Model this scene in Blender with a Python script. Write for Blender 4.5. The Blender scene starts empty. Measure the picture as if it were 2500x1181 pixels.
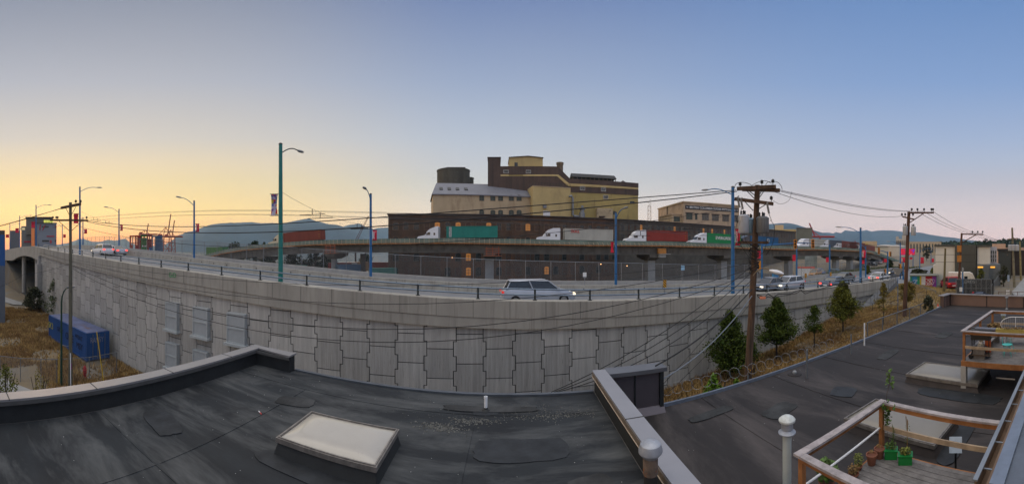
import bpy, bmesh, math, random
from mathutils import Vector, Matrix
R = math.radians
PI = math.pi
SC = bpy.context.scene
COL = SC.collection
rnd = random.Random(7)

# ------------------------------------------------------------------ camera
FPX = 880.0       # pixels of the 2500 px wide photograph per radian of azimuth
EYE = 10.0        # eye height above the lot
HOR = 610.0       # horizon row
cd = bpy.data.cameras.new('camera')
cam = bpy.data.objects.new('camera', cd); COL.objects.link(cam)
cam.location = (0, 0, EYE); cam.rotation_euler = (R(90), 0, 0)
cd.type = 'PANO'
cd.panorama_type = 'CENTRAL_CYLINDRICAL'
cd.central_cylindrical_radius = 1.0
cd.central_cylindrical_range_u_min = -1250 / FPX
cd.central_cylindrical_range_u_max = 1250 / FPX
cd.central_cylindrical_range_v_min = -(1181 - HOR) / FPX
cd.central_cylindrical_range_v_max = HOR / FPX
cd.clip_start = 0.05; cd.clip_end = 60000
SC.camera = cam

# ------------------------------------------------------------------ sky and light
def lin(c):
    return tuple((x / 255 / 12.92) if x / 255 <= 0.04045 else ((x / 255 + 0.055) / 1.055) ** 2.4 for x in c)
SUN_AZ = R(-74)
W = bpy.data.worlds.new('World'); SC.world = W; W.use_nodes = True
nt = W.node_tree; nt.nodes.clear()
def wn(t, **k):
    n = nt.nodes.new(t)
    for a, b in k.items(): setattr(n, a, b)
    return n
def wl(a, b): nt.links.new(a, b)
def wmath(op, a, b=None):
    n = wn('ShaderNodeMath', operation=op)
    for i, v in enumerate((a, b)):
        if v is None: continue
        if isinstance(v, (int, float)): n.inputs[i].default_value = v
        else: wl(v, n.inputs[i])
    return n.outputs[0]
tc = wn('ShaderNodeTexCoord'); nrm = wn('ShaderNodeVectorMath', operation='NORMALIZE'); wl(tc.outputs['Generated'], nrm.inputs[0])
sp = wn('ShaderNodeSeparateXYZ'); wl(nrm.outputs[0], sp.inputs[0])
elev = wmath('MULTIPLY', wmath('ARCSINE', sp.outputs['Z']), 2 / PI)
elev = wmath('MAXIMUM', elev, 0.0)
hl = wmath('SQRT', wmath('MAXIMUM', wmath('SUBTRACT', 1.0, wmath('MULTIPLY', sp.outputs['Z'], sp.outputs['Z'])), 1e-4))
cosaz = wmath('DIVIDE', wmath('ADD', wmath('MULTIPLY', sp.outputs['X'], math.sin(SUN_AZ)), wmath('MULTIPLY', sp.outputs['Y'], math.cos(SUN_AZ))), hl)
def ramp(stops):
    n = wn('ShaderNodeValToRGB'); cr = n.color_ramp; cr.interpolation = 'EASE' if False else 'LINEAR'
    while len(cr.elements) > 1: cr.elements.remove(cr.elements[-1])
    cr.elements[0].position = stops[0][0]; cr.elements[0].color = lin(stops[0][1]) + (1,)
    for p, c in stops[1:]:
        e = cr.elements.new(p); e.color = lin(c) + (1,)
    wl(elev, n.inputs[0]); return n.outputs[0]
EP = [.008, .022, .040, .068, .115, .150, .190, .278, .386, .62]
def rampc(cols): return ramp(list(zip(EP, cols)))
left = rampc([(255,140,52),(255,168,62),(255,192,84),(255,214,122),(250,222,160),(238,216,178),(214,204,192),(180,181,190),(142,147,164),(212,204,194)])
mid = rampc([(232,190,160),(234,204,172),(232,210,184),(228,212,196),(212,210,206),(200,202,208),(186,194,208),(154,168,196),(114,133,176),(210,205,200)])
right = rampc([(208,178,172),(216,186,178),(218,190,182),(210,192,190),(194,190,200),(178,186,206),(162,178,208),(130,158,203),(104,138,190),(210,205,202)])
def mixc(f, a, b):
    n = wn('ShaderNodeMix', data_type='RGBA'); wl(f, n.inputs['Factor']); wl(a, n.inputs[6]); wl(b, n.inputs[7]); return n.outputs[2]
def maprange(v, a, b):
    n = wn('ShaderNodeMapRange', interpolation_type='SMOOTHSTEP'); wl(v, n.inputs[0]); n.inputs[1].default_value = a; n.inputs[2].default_value = b; return n.outputs[0]
f1 = maprange(cosaz, 0.34, 1.0)      # centre -> sunset side
f2 = maprange(cosaz, 0.34, -0.87)    # centre -> far right
skyc = mixc(f2, mixc(f1, mid, left), right)
def mapr(v, a, b, c, d):
    n = wn('ShaderNodeMapRange', interpolation_type='SMOOTHSTEP'); wl(v, n.inputs[0])
    for i, q in enumerate((a, b, c, d)): n.inputs[i + 1].default_value = q
    return n.outputs[0]
stren = wmath('MULTIPLY', mapr(elev, 0.0, 0.13, 1.55, 1.0), mapr(elev, 0.40, 0.66, 1.0, 2.9))
bg1 = wn('ShaderNodeBackground'); wl(skyc, bg1.inputs[0]); wl(stren, bg1.inputs[1])
st = wn('ShaderNodeTexSky', sky_type='NISHITA'); st.sun_disc = False; st.sun_elevation = R(1.0); st.sun_rotation = SUN_AZ
bg2 = wn('ShaderNodeBackground'); wl(st.outputs[0], bg2.inputs[0]); bg2.inputs[1].default_value = 0.02
ad = wn('ShaderNodeAddShader'); wl(bg1.outputs[0], ad.inputs[0]); wl(bg2.outputs[0], ad.inputs[1])
wo = wn('ShaderNodeOutputWorld'); wl(ad.outputs[0], wo.inputs['Surface'])
sd = bpy.data.lights.new('sun', 'SUN'); sd.energy = 0.8; sd.angle = R(20); sd.color = (1.0, 0.66, 0.42)
sun = bpy.data.objects.new('sun', sd); COL.objects.link(sun); sun.location = (-60, -20, 60)
_sd = Vector((math.sin(SUN_AZ) * math.cos(R(7)), math.cos(SUN_AZ) * math.cos(R(7)), math.sin(R(7))))
sun.rotation_euler = _sd.to_track_quat('Z', 'Y').to_euler()
SC.view_settings.view_transform = 'Standard'; SC.view_settings.look = 'None'
SC.view_settings.gamma = 1; SC.view_settings.exposure = 0.0; SC.view_settings.use_curve_mapping = False
SC.render.engine = 'CYCLES'
SC.cycles.max_bounces = 6; SC.cycles.diffuse_bounces = 3; SC.cycles.glossy_bounces = 2
SC.cycles.transparent_max_bounces = 24; SC.cycles.volume_bounces = 1
SC.cycles.use_denoising = True

# ------------------------------------------------------------------ measuring helpers
def az(px): return (px - 1250) / FPX
def pd(px, d, z=0.0): a = az(px); return Vector((d * math.sin(a), d * math.cos(a), z))
def atz(px, py, z): return pd(px, (EYE - z) * FPX / (py - HOR), z)
def zat(py, d): return EYE + (HOR - py) / FPX * d
def interp(t, x):
    if x <= t[0][0]: return t[0][1]
    for (a, b), (c, d) in zip(t, t[1:]):
        if x <= c: return b + (d - b) * (x - a) / (c - a)
    return t[-1][1]
class Frame:
    """a vertical plane whose foot from the camera lies at azimuth th, distance D; u runs to the right, n away"""
    def __init__(s, th, D):
        s.th, s.D = th, D
        s.N = Vector((math.sin(th), math.cos(th), 0)); s.U = Vector((math.cos(th), -math.sin(th), 0))
        s.rot = math.atan2(s.U.y, s.U.x)
    def u(s, px, dn=0): return (s.D + dn) * math.tan(az(px) - s.th)
    def d(s, px, dn=0): return (s.D + dn) / math.cos(az(px) - s.th)
    def z(s, px, py, dn=0): return zat(py, s.d(px, dn))
    def p(s, u, n, z): return s.U * u + s.N * (s.D + n) + Vector((0, 0, z))

# ------------------------------------------------------------------ materials
MATS = {}
def mat(name, col, rough=0.7, metal=0.0, var=0.15, scale=3.0, bump=0.0, bscale=30.0, col2=None, stretch=(1, 1, 1), spec=0.4, emit=None, estr=1.0, obj=True, island=0.0, thr=(0.35, 0.65), second=None):
    if name in MATS: return MATS[name]
    m = bpy.data.materials.new(name); m.use_nodes = True; n = m.node_tree; L = n.links
    b = n.nodes['Principled BSDF']; b.inputs['Roughness'].default_value = rough; b.inputs['Metallic'].default_value = metal
    b.inputs['Specular IOR Level'].default_value = spec
    t = n.nodes.new('ShaderNodeTexCoord'); mp = n.nodes.new('ShaderNodeMapping'); mp.inputs['Scale'].default_value = stretch
    L.new(t.outputs['Object'], mp.inputs[0])
    no = n.nodes.new('ShaderNodeTexNoise'); no.inputs['Scale'].default_value = scale; no.inputs['Detail'].default_value = 6; no.inputs['Roughness'].default_value = 0.62
    L.new(mp.outputs[0], no.inputs['Vector'])
    mr = n.nodes.new('ShaderNodeMapRange'); mr.inputs[1].default_value = thr[0]; mr.inputs[2].default_value = thr[1]; L.new(no.outputs[0], mr.inputs[0])
    mx = n.nodes.new('ShaderNodeMix'); mx.data_type = 'RGBA'
    c2 = col2 if col2 else tuple(x * (1 - var) for x in col); c1 = col if col2 else tuple(min(1, x * (1 + var)) for x in col)
    mx.inputs[6].default_value = (*c1, 1); mx.inputs[7].default_value = (*c2, 1); L.new(mr.outputs[0], mx.inputs['Factor'])
    out = mx.outputs[2]
    if second:   # (colour, scale, lo, hi, stretch)
        c3, s3, lo, hi, stx = second
        mp3 = n.nodes.new('ShaderNodeMapping'); mp3.inputs['Scale'].default_value = stx; L.new(t.outputs['Object'], mp3.inputs[0])
        n3 = n.nodes.new('ShaderNodeTexNoise'); n3.inputs['Scale'].default_value = s3; n3.inputs['Detail'].default_value = 8; n3.inputs['Roughness'].default_value = 0.68; n3.inputs['Distortion'].default_value = 0.4
        L.new(mp3.outputs[0], n3.inputs['Vector'])
        m3 = n.nodes.new('ShaderNodeMapRange'); m3.inputs[1].default_value = lo; m3.inputs[2].default_value = hi; L.new(n3.outputs[0], m3.inputs[0])
        x3 = n.nodes.new('ShaderNodeMix'); x3.data_type = 'RGBA'; L.new(m3.outputs[0], x3.inputs['Factor']); L.new(out, x3.inputs[6]); x3.inputs[7].default_value = (*c3, 1)
        out = x3.outputs[2]
    if island:
        g = n.nodes.new('ShaderNodeNewGeometry'); m2 = n.nodes.new('ShaderNodeMapRange'); L.new(g.outputs['Random Per Island'], m2.inputs[0])
        m2.inputs[3].default_value = 1 - island; m2.inputs[4].default_value = 1 + island
        v = n.nodes.new('ShaderNodeVectorMath'); v.operation = 'SCALE'; L.new(out, v.inputs[0]); L.new(m2.outputs[0], v.inputs['Scale']); out = v.outputs[0]
    L.new(out, b.inputs['Base Color'])
    if bump:
        nb = n.nodes.new('ShaderNodeTexNoise'); nb.inputs['Scale'].default_value = bscale; nb.inputs['Detail'].default_value = 5; L.new(mp.outputs[0], nb.inputs['Vector'])
        bu = n.nodes.new('ShaderNodeBump'); bu.inputs['Strength'].default_value = bump; bu.inputs['Distance'].default_value = 0.02; L.new(nb.outputs[0], bu.inputs['Height']); L.new(bu.outputs[0], b.inputs['Normal'])
    if emit:
        b.inputs['Emission Color'].default_value = (*emit, 1); b.inputs['Emission Strength'].default_value = estr
    MATS[name] = m; return m
def glass(name, col=(0.03, 0.035, 0.04), rough=0.08):
    if name in MATS: return MATS[name]
    m = mat(name, col, rough, 0.0, 0.1, 5, spec=0.8); return m
def mesh_alpha(name, col, dens, scale=14.0):
    """woven wire: diamond pattern of wires over clear gaps"""
    m = bpy.data.materials.new(name); m.use_nodes = True; n = m.node_tree; L = n.links
    b = n.nodes['Principled BSDF']; b.inputs['Base Color'].default_value = (*col, 1); b.inputs['Roughness'].default_value = 0.55; b.inputs['Metallic'].default_value = 0.3
    uv = n.nodes.new('ShaderNodeUVMap'); s = n.nodes.new('ShaderNodeSeparateXYZ'); L.new(uv.outputs[0], s.inputs[0])
    def M(op, a, bb):
        x = n.nodes.new('ShaderNodeMath'); x.operation = op
        for i, v in enumerate((a, bb)):
            if v is None: continue
            if isinstance(v, (int, float)): x.inputs[i].default_value = v
            else: L.new(v, x.inputs[i])
        return x.outputs[0]
    p = M('FRACT', M('MULTIPLY', M('ADD', s.outputs[0], s.outputs[1]), scale), None)
    q = M('FRACT', M('MULTIPLY', M('SUBTRACT', s.outputs[0], s.outputs[1]), scale), None)
    w = M('MAXIMUM', M('LESS_THAN', p, dens), M('LESS_THAN', q, dens))
    L.new(w, b.inputs['Alpha']); MATS[name] = m; return m

# ------------------------------------------------------------------ mesh builder
class MB:
    def __init__(s): s.v = []; s.f = []; s.uv = {}; s.mi = []; s.cur = 0
    def add(s, vs, fs, uvs=None):
        o = len(s.v); s.v += [Vector(x) for x in vs]
        for i, f in enumerate(fs):
            s.f.append(tuple(o + k for k in f)); s.mi.append(s.cur)
            if uvs: s.uv[len(s.f) - 1] = uvs[i]
        return s
    def quad(s, a, b, c, d, uv=None): return s.add([a, b, c, d], [(0, 1, 2, 3)], [uv] if uv else None)
    def hexa(s, p):   # 8 points: bottom 4 ccw, top 4 ccw
        return s.add(p, [(3, 2, 1, 0), (4, 5, 6, 7), (0, 1, 5, 4), (1, 2, 6, 5), (2, 3, 7, 6), (3, 0, 4, 7)])
    def box(s, x0, x1, y0, y1, z0, z1, M=None):
        p = [(x0, y0, z0), (x1, y0, z0), (x1, y1, z0), (x0, y1, z0), (x0, y0, z1), (x1, y0, z1), (x1, y1, z1), (x0, y1, z1)]
        p = [Vector(q) for q in p]
        if M is not None: p = [M @ q for q in p]
        return s.hexa(p)
    def fbox(s, fr, u0, u1, n0, n1, z0, z1):
        return s.hexa([fr.p(u0, n0, z0), fr.p(u1, n0, z0), fr.p(u1, n1, z0), fr.p(u0, n1, z0), fr.p(u0, n0, z1), fr.p(u1, n0, z1), fr.p(u1, n1, z1), fr.p(u0, n1, z1)])
    def tube(s, a, b, r, r2=None, n=8, cap=True):
        a = Vector(a); b = Vector(b); r2 = r if r2 is None else r2; d = b - a
        if d.length < 1e-6: return s
        q = d.to_track_quat('Z', 'Y'); o = []
        for c, rr in ((a, r), (b, r2)):
            for i in range(n):
                t = 2 * PI * i / n; o.append(c + q @ Vector((rr * math.cos(t), rr * math.sin(t), 0)))
        fs = [(i, (i + 1) % n, n + (i + 1) % n, n + i) for i in range(n)]
        if cap: fs += [tuple(range(n - 1, -1, -1)), tuple(range(n, 2 * n))]
        return s.add(o, fs)
    def path(s, pts, r, n=6, closed=False):
        pts = [Vector(p) for p in pts]; o = []; m = len(pts)
        for i, p in enumerate(pts):
            if closed: d = pts[(i + 1) % m] - pts[i - 1]
            else: d = pts[min(i + 1, m - 1)] - pts[max(i - 1, 0)]
            q = d.to_track_quat('Z', 'Y'); rr = r[i] if isinstance(r, (list, tuple)) else r
            for k in range(n):
                t = 2 * PI * k / n; o.append(p + q @ Vector((rr * math.cos(t), rr * math.sin(t), 0)))
        fs = []
        for i in range(m if closed else m - 1):
            j = (i + 1) % m
            for k in range(n): fs.append((i * n + k, i * n + (k + 1) % n, j * n + (k + 1) % n, j * n + k))
        if not closed: fs += [tuple(range(n - 1, -1, -1)), tuple(range((m - 1) * n, m * n))]
        return s.add(o, fs)
    def lathe(s, c, prof, n=20):
        c = Vector(c); o = []
        for r, z in prof:
            for i in range(n):
                t = 2 * PI * i / n; o.append(c + Vector((r * math.cos(t), r * math.sin(t), z)))
        fs = []
        for j in range(len(prof) - 1):
            for i in range(n): fs.append((j * n + i, j * n + (i + 1) % n, (j + 1) * n + (i + 1) % n, (j + 1) * n + i))
        fs += [tuple(range(n - 1, -1, -1)), tuple(range((len(prof) - 1) * n, len(prof) * n))]
        return s.add(o, fs)
    def prism(s, poly, ext):
        """poly: list of points, extruded by vector ext"""
        ext = Vector(ext); a = [Vector(p) for p in poly]; m = len(a)
        return s.add(a + [p + ext for p in a], [tuple(range(m - 1, -1, -1)), tuple(range(m, 2 * m))] + [(i, (i + 1) % m, m + (i + 1) % m, m + i) for i in range(m)])
    def build(s, name, m, parent=None, world=True, smooth=False, fixn=True, loc=None):
        if not s.v: return None
        if parent is not None and world:
            off = Vector((0, 0, 0)); q = parent
            while q is not None: off += q.location; q = q.parent
        elif parent is None:
            if loc is None:
                xs = [v.x for v in s.v]; ys = [v.y for v in s.v]; zs = [v.z for v in s.v]
                off = Vector(((min(xs) + max(xs)) / 2, (min(ys) + max(ys)) / 2, min(zs)))
            else: off = Vector(loc)
        else: off = Vector((0, 0, 0))
        me = bpy.data.meshes.new(name); me.from_pydata([v - off for v in s.v], [], s.f)
        if s.uv:
            l = me.uv_layers.new(name='UVMap')
            for fi, uvs in s.uv.items():
                for k, li in enumerate(me.polygons[fi].loop_indices): l.data[li].uv = uvs[k]
        for mm in (m if isinstance(m, (list, tuple)) else [m]): me.materials.append(mm)
        if isinstance(m, (list, tuple)): me.polygons.foreach_set('material_index', s.mi)
        if fixn:
            bm = bmesh.new(); bm.from_mesh(me); bmesh.ops.recalc_face_normals(bm, faces=bm.faces[:]); bm.to_mesh(me); bm.free()
        if smooth:
            me.polygons.foreach_set('use_smooth', [True] * len(me.polygons))
        me.update()
        o = bpy.data.objects.new(name, me); COL.objects.link(o)
        if smooth:
            try: me.set_sharp_from_angle(angle=R(35))
            except Exception: pass
        if parent is not None: o.parent = parent
        else: o.location = off
        return o
def tag(o, label=None, cat=None, group=None, kind=None):
    if label: o['label'] = label
    if cat: o['category'] = cat
    if group: o['group'] = group
    if kind: o['kind'] = kind
    return o
def thing(name, label, cat, loc=(0, 0, 0), rz=0.0, group=None):
    o = bpy.data.objects.new(name, None); COL.objects.link(o); o.location = loc; o.rotation_euler = (0, 0, rz); o.empty_display_size = 0.3
    return tag(o, label, cat, group)
def dup(root, loc=None, rz=None, label=None):
    def cp(o, par):
        c = o.copy(); COL.objects.link(c); c.parent = par
        for ch in o.children: cp(ch, c)
        return c
    r = cp(root, None)
    if loc is not None: r.location = loc
    if rz is not None: r.rotation_euler = (0, 0, rz)
    if label: r['label'] = label
    return r
def text(s, name, parent, org, xd, nd, size, m, extr=0.01, w=None, align='CENTER', vert=False, world=True):
    """lettering: org = centre, xd = reading direction, nd = outward normal"""
    c = bpy.data.curves.new(name, 'FONT'); c.body = s; c.size = size; c.align_x = align; c.align_y = 'CENTER'; c.extrude = extr; c.offset = .02 * size if name == 'lettering' else 0
    c.materials.append(m)
    o = bpy.data.objects.new(name, c); COL.objects.link(o)
    xd = Vector(xd).normalized(); nd = Vector(nd).normalized(); yd = nd.cross(xd)
    Rm = Matrix((xd, yd, nd)).transposed()
    off = Vector((0, 0, 0))
    if world:
        q = parent
        while q is not None: off += q.location; q = q.parent
    o.rotation_euler = Rm.to_euler(); o.location = Vector(org) - off; o.parent = parent
    bpy.context.view_layer.update()
    me = bpy.data.meshes.new_from_object(o.evaluated_get(bpy.context.evaluated_depsgraph_get()))
    me.name = name; r, l, pa = o.rotation_euler.copy(), o.location.copy(), o.parent
    bpy.data.objects.remove(o); bpy.data.curves.remove(c)
    if w and len(me.vertices):
        xs = [v.co.x for v in me.vertices]; k = w / (max(xs) - min(xs))
        for v in me.vertices: v.co.x *= k
    if not me.materials: me.materials.append(m)
    o = bpy.data.objects.new(name, me); COL.objects.link(o); o.rotation_euler = r; o.location = l; o.parent = pa
    return o

# ------------------------------------------------------------------ palette
concrete = mat('concrete', (0.35, 0.33, 0.285), 0.85, var=0.12, scale=0.8, bump=0.25, bscale=25, stretch=(1, 1, 0.35), second=((0.21, 0.195, 0.165), 1.6, 0.5, 0.75, (2.2, 2.2, 0.12)))
concrete_panel = mat('ribbed_concrete', (0.40, 0.385, 0.35), 0.9, var=0.16, scale=0.9, bump=0.5, bscale=9, stretch=(6, 6, 0.25), island=0.16, second=((0.2, 0.19, 0.17), 5.0, 0.55, 0.75, (5, 5, 0.3)))
concrete_light = mat('pale_concrete', (0.36, 0.35, 0.33), 0.85, var=0.1, scale=1.5)
groove = mat('joint_gap_dark', (0.05, 0.05, 0.048), 0.95)  # dark backing seen through the panel joints, also coping joints
asphalt = mat('asphalt', (0.15, 0.155, 0.165), 0.75, var=0.15, scale=0.6, bump=0.2, bscale=60)
pave = mat('sidewalk_concrete', (0.22, 0.22, 0.215), 0.85, var=0.14, scale=0.7, bump=0.15)
galv = mat('galvanised_steel', (0.22, 0.24, 0.26), 0.45, 0.55, 0.1, 4)
darkpost = mat('dark_post_paint', (0.035, 0.045, 0.045), 0.5, 0.2)
bluepole = mat('blue_pole_paint', (0.015, 0.12, 0.30), 0.42, var=0.12, scale=2.5)
tealpole = mat('teal_pole_paint', (0.012, 0.17, 0.155), 0.42, var=0.12, scale=2.5)
blackm = mat('black_metal', (0.018, 0.018, 0.018), 0.5)
lampgrey = mat('lamp_head_grey', (0.22, 0.23, 0.24), 0.45)
white = mat('white_paint', (0.72, 0.73, 0.74), 0.4, var=0.04)
red = mat('red_banner_cloth', (0.55, 0.015, 0.045), 0.8, var=0.1)
wood = mat('weathered_wood', (0.36, 0.155, 0.055), 0.8, var=0.3, scale=3, stretch=(1, 1, 1), bump=0.3, bscale=20, col2=(0.22, 0.09, 0.03))
woodgrey = mat('grey_wood', (0.16, 0.15, 0.145), 0.85, var=0.25, scale=5, bump=0.3, bscale=30, island=0.12)
polewood = mat('utility_pole_wood', (0.14, 0.08, 0.048), 0.9, var=0.35, scale=2.0, stretch=(6, 6, 0.5), bump=0.6, bscale=12, col2=(0.05, 0.035, 0.025))
wirem = mat('cable_rubber', (0.012, 0.012, 0.012), 0.6)
steelwire = mat('bare_wire', (0.06, 0.06, 0.06), 0.5, 0.4)
bark = mat('bark', (0.06, 0.045, 0.035), 0.9, var=0.3, scale=8, bump=0.5)
# ================================================================== THE SETTING
FW = Frame(-0.125, 18.2)          # retaining wall / road frame
PT = [(-140,9.3),(-95,10.2),(-75,10.75),(-64,10.75),(-59,10.5),(-50,9.95),(-41.4,9.52),(-30.8,9.09),(-24.5,8.79),(-17.6,8.5),(-11.7,8.18),(-8.7,8.0),(0.6,7.52),(6.45,7.29),(14.8,7.04),(22.4,6.73),(32.5,6.41),(41.8,6.19),(46,6.12),(60,5.95),(100,5.7),(260,5.4)]
def bend(u):
    if u > -12: return 0.0
    if u > -31: return 0.0041 * (-12 - u) ** 2
    return 1.48 + 0.156 * (-31 - u)
def par(u): return interp(PT, u)
def road(u): return par(u) - interp([(-40, .5), (-10, .95)], u)
def WP(u, dn, z): return FW.p(u, bend(u) + dn, z)
def uw(px, dn=0):
    """u on a curve dn metres beyond the wall face along the ray of column px"""
    lo, hi = -200.0, 400.0
    for _ in range(60):
        m = (lo + hi) / 2; p = WP(m, dn, 0)
        if math.atan2(p.x, p.y) < az(px): lo = m
        else: hi = m
    return lo
def dw(px, dn=0): p = WP(uw(px, dn), dn, 0); return math.hypot(p.x, p.y)
def wrot(u):
    a, b = WP(u - .5, 0, 0), WP(u + .5, 0, 0); return math.atan2(b.y - a.y, b.x - a.x)
def sm(x, a, b): t = max(0, min(1, (x - a) / (b - a))); return t * t * (3 - 2 * t)
GW = [(-60,-.3),(-25,-.3),(-20,-.1),(0,.9),(14,1.95),(22,2.46),(25,2.96),(29,3.43),(33,3.75),(40,4.1),(52,4.15),(75,4.0),(250,4.2)]
def gnear(u, n):
    f = sm(u, 6, 12) * (1 - sm(u, 24, 38) * min(1, max(0, (14 - n) / 4))) * (1 - sm(u, 36, 52))
    return interp(GW, u) + 1.1 * sm(n, 8, 18) * sm(u, 36, 46) * (1 - sm(u, 47, 53)) + 0.15 * max(0, min(8, 18.2 - n)) * f
def gfar(u, n):
    pl = (1 - sm(u, -56, -44)) * (1 - sm(n, 62, 78)) * 8.2
    if n < 36: pl *= 1 - sm(-u, 52, 58.5) * (1 - sm(-u, 96, 110))
    if u > 0: pl = 4.2 * sm(u, 42, 75) * (1 - .9 * sm(n, 170, 260)) * (1 - sm(n, 46, 64) * (1 - sm(u, 115, 160)))
    return pl
def gz(x, y):
    p = Vector((x, y, 0)); u = p.dot(FW.U); n = p.dot(FW.N); b = bend(u)
    if n - b < 18.45: return gnear(u, n - b)
    return gfar(u, n - b)
def fr_range(a, b, s):
    k = max(1, int(round((b - a) / s))); return [a + (b - a) * i / k for i in range(k + 1)]
us = fr_range(-2600, -320, 300) + fr_range(-260, -80, 30) + fr_range(-78, 78, 1.5) + fr_range(84, 320, 12) + fr_range(500, 3400, 400)
ns = fr_range(-400, -60, 80) + fr_range(-40, 4, 4) + fr_range(6, 18.3, 1.0) + [18.6, 22, 28, 34, 38, 42, 50, 60, 75, 80, 85, 90, 95, 110, 130, 170, 200, 230, 260, 320, 500, 800, 1300, 2000, 2800, 3600]
g = MB(); vs = []
for n in ns:
    for u in us:
        uu = max(-300, min(300, u))
        z = (gnear(uu, n) if n < 18.5 else gfar(uu, n)) + (0.06 * math.sin(u * 1.3) * math.cos(n * 0.9) if abs(u) < 80 and -40 < n < 18 else 0)
        vs.append(FW.p(u, n - 18.2 + (bend(uu) if n < 60 else bend(uu) * max(0, (200 - n) / 140)), z))
nu = len(us)
g.add(vs, [(j * nu + i, j * nu + i + 1, (j + 1) * nu + i + 1, (j + 1) * nu + i) for j in range(len(ns) - 1) for i in range(nu - 1)])
dirt = mat('dry_ground', (0.17, 0.13, 0.078), 0.95, scale=0.35, col2=(0.13, 0.115, 0.09), bump=0.5, bscale=6, second=((0.15, 0.14, 0.125), 0.12, 0.55, 0.62, (1, 1, 1)))
tag(g.build('ground', dirt, smooth=True, loc=(0, 0, 0)), kind='structure')
# water of the inlet
w = MB(); w.quad((-4600, 215, .25), (60, 215, .25), (60, 4700, .25), (-4600, 4700, .25))
w.quad((60, 330, .25), (3600, 330, .25), (3600, 4700, .25), (60, 4700, .25))
tag(w.build('water', mat('inlet_water', (0.02, 0.035, 0.045), 0.12, scale=0.02, bump=0.4, bscale=0.6, spec=0.6)), kind='structure')
# mountains: real ridges with depth
def ridge(name, pts, dist, m, seed, depth=900, base=-5):
    rr = random.Random(seed); b = MB(); xs = []
    x0, x1 = pts[0][0], pts[-1][0]; n = int((x1 - x0) / 4) + 1
    rows = [(-1.0, 0.0), (-.8, .16), (-.6, .38), (-.4, .6), (-.2, .82), (0, 1.0), (.25, .8), (.6, .4), (1.0, 0.0)]
    vs = []
    ph = [(rr.uniform(0, 6), rr.uniform(.02, .12)) for _ in range(6)]
    for r, (dd, hf) in enumerate(rows):
        for i in range(n):
            px = x0 + (x1 - x0) * i / (n - 1); h = (HOR - interp(pts, px)) / FPX * dist
            j = sum(math.sin(px * f * (1 + abs(dd)) + p + r * 1.3) for p, f in ph) / 6
            edge = min(1, (px - x0) / 30, (x1 - px) / 30)
            hh = EYE + h * hf * (1 + (.28 * j if 0 < hf < 1 else 0)) if hf > 0 else base
            if dd == 0: hh += rr.uniform(-1, 1) * dist / FPX * .25
            vs.append(pd(px, dist + dd * depth + (0 if dd == 0 else j * depth * .1), hh if hf > 0 else base))
    b.add(vs, [(r * n + i, r * n + i + 1, (r + 1) * n + i + 1, (r + 1) * n + i) for r in range(len(rows) - 1) for i in range(n - 1)])
    tag(b.build(name, m, smooth=True), kind='structure')
forest = mat('haze_tinted_forest', (0.024, 0.05, 0.072), 0.95, scale=0.003, var=0.4, bump=0.0)  # blue in the base colour stands in for distance haze
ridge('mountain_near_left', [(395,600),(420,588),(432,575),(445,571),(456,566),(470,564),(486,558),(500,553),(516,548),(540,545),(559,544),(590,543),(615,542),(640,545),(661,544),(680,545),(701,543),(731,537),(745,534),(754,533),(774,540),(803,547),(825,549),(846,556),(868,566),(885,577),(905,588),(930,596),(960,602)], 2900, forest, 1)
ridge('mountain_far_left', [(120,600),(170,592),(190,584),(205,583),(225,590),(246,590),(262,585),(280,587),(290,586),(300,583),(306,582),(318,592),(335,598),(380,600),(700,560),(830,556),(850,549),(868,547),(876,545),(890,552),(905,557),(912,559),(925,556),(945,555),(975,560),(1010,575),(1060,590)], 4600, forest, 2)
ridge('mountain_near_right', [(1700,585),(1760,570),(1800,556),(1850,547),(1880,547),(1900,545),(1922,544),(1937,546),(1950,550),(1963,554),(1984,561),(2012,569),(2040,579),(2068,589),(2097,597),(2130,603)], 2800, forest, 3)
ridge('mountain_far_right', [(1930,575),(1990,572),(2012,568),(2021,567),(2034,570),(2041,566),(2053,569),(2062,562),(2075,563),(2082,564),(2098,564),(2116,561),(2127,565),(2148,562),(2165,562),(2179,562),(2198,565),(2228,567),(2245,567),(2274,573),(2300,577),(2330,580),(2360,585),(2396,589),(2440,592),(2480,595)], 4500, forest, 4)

# ------------------------------------------------------------------ road and retaining wall
US = fr_range(-140, -62, 3) + fr_range(-59, 60, 1.5) + fr_range(66, 260, 8)
def sweep(b, us, sec, capends=True):
    """sec(u) -> closed list of (dn, z)"""
    rows = [[WP(u, dn, z) for dn, z in sec(u)] for u in us]; m = len(rows[0]); vs = [p for r in rows for p in r]; fs = []
    for j in range(len(rows) - 1):
        for k in range(m): fs.append((j * m + k, j * m + (k + 1) % m, (j + 1) * m + (k + 1) % m, (j + 1) * m + k))
    fs += [tuple(range(m - 1, -1, -1)), tuple(range((len(rows) - 1) * m, len(rows) * m))]
    return b.add(vs, fs)
HALF = 28.6 - 18.2   # median, metres beyond wall face
FARB = 33.5 - 18.2
inner = [u for u in US if u >= -59 and u <= 46]
b = MB(); sweep(b, [u for u in US if u >= -59], lambda u: [(.25, -2), (FARB - .1, -2), (FARB - .1, road(u)), (.25, road(u))])
sweep(b, [u for u in US if u <= -59], lambda u: [(.25, road(u) - .9), (FARB - .1, road(u) - .9), (FARB - .1, road(u)), (.25, road(u))])
tag(b.build('road', asphalt), kind='structure')
b = MB()
for dn in (3.9, 7.3):
    u = -130
    while u < 200:
        b.quad(WP(u, dn, road(u) + .005), WP(u + 3, dn, road(u + 3) + .005), WP(u + 3, dn + .12, road(u + 3) + .005), WP(u, dn + .12, road(u) + .005)); u += 9
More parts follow.
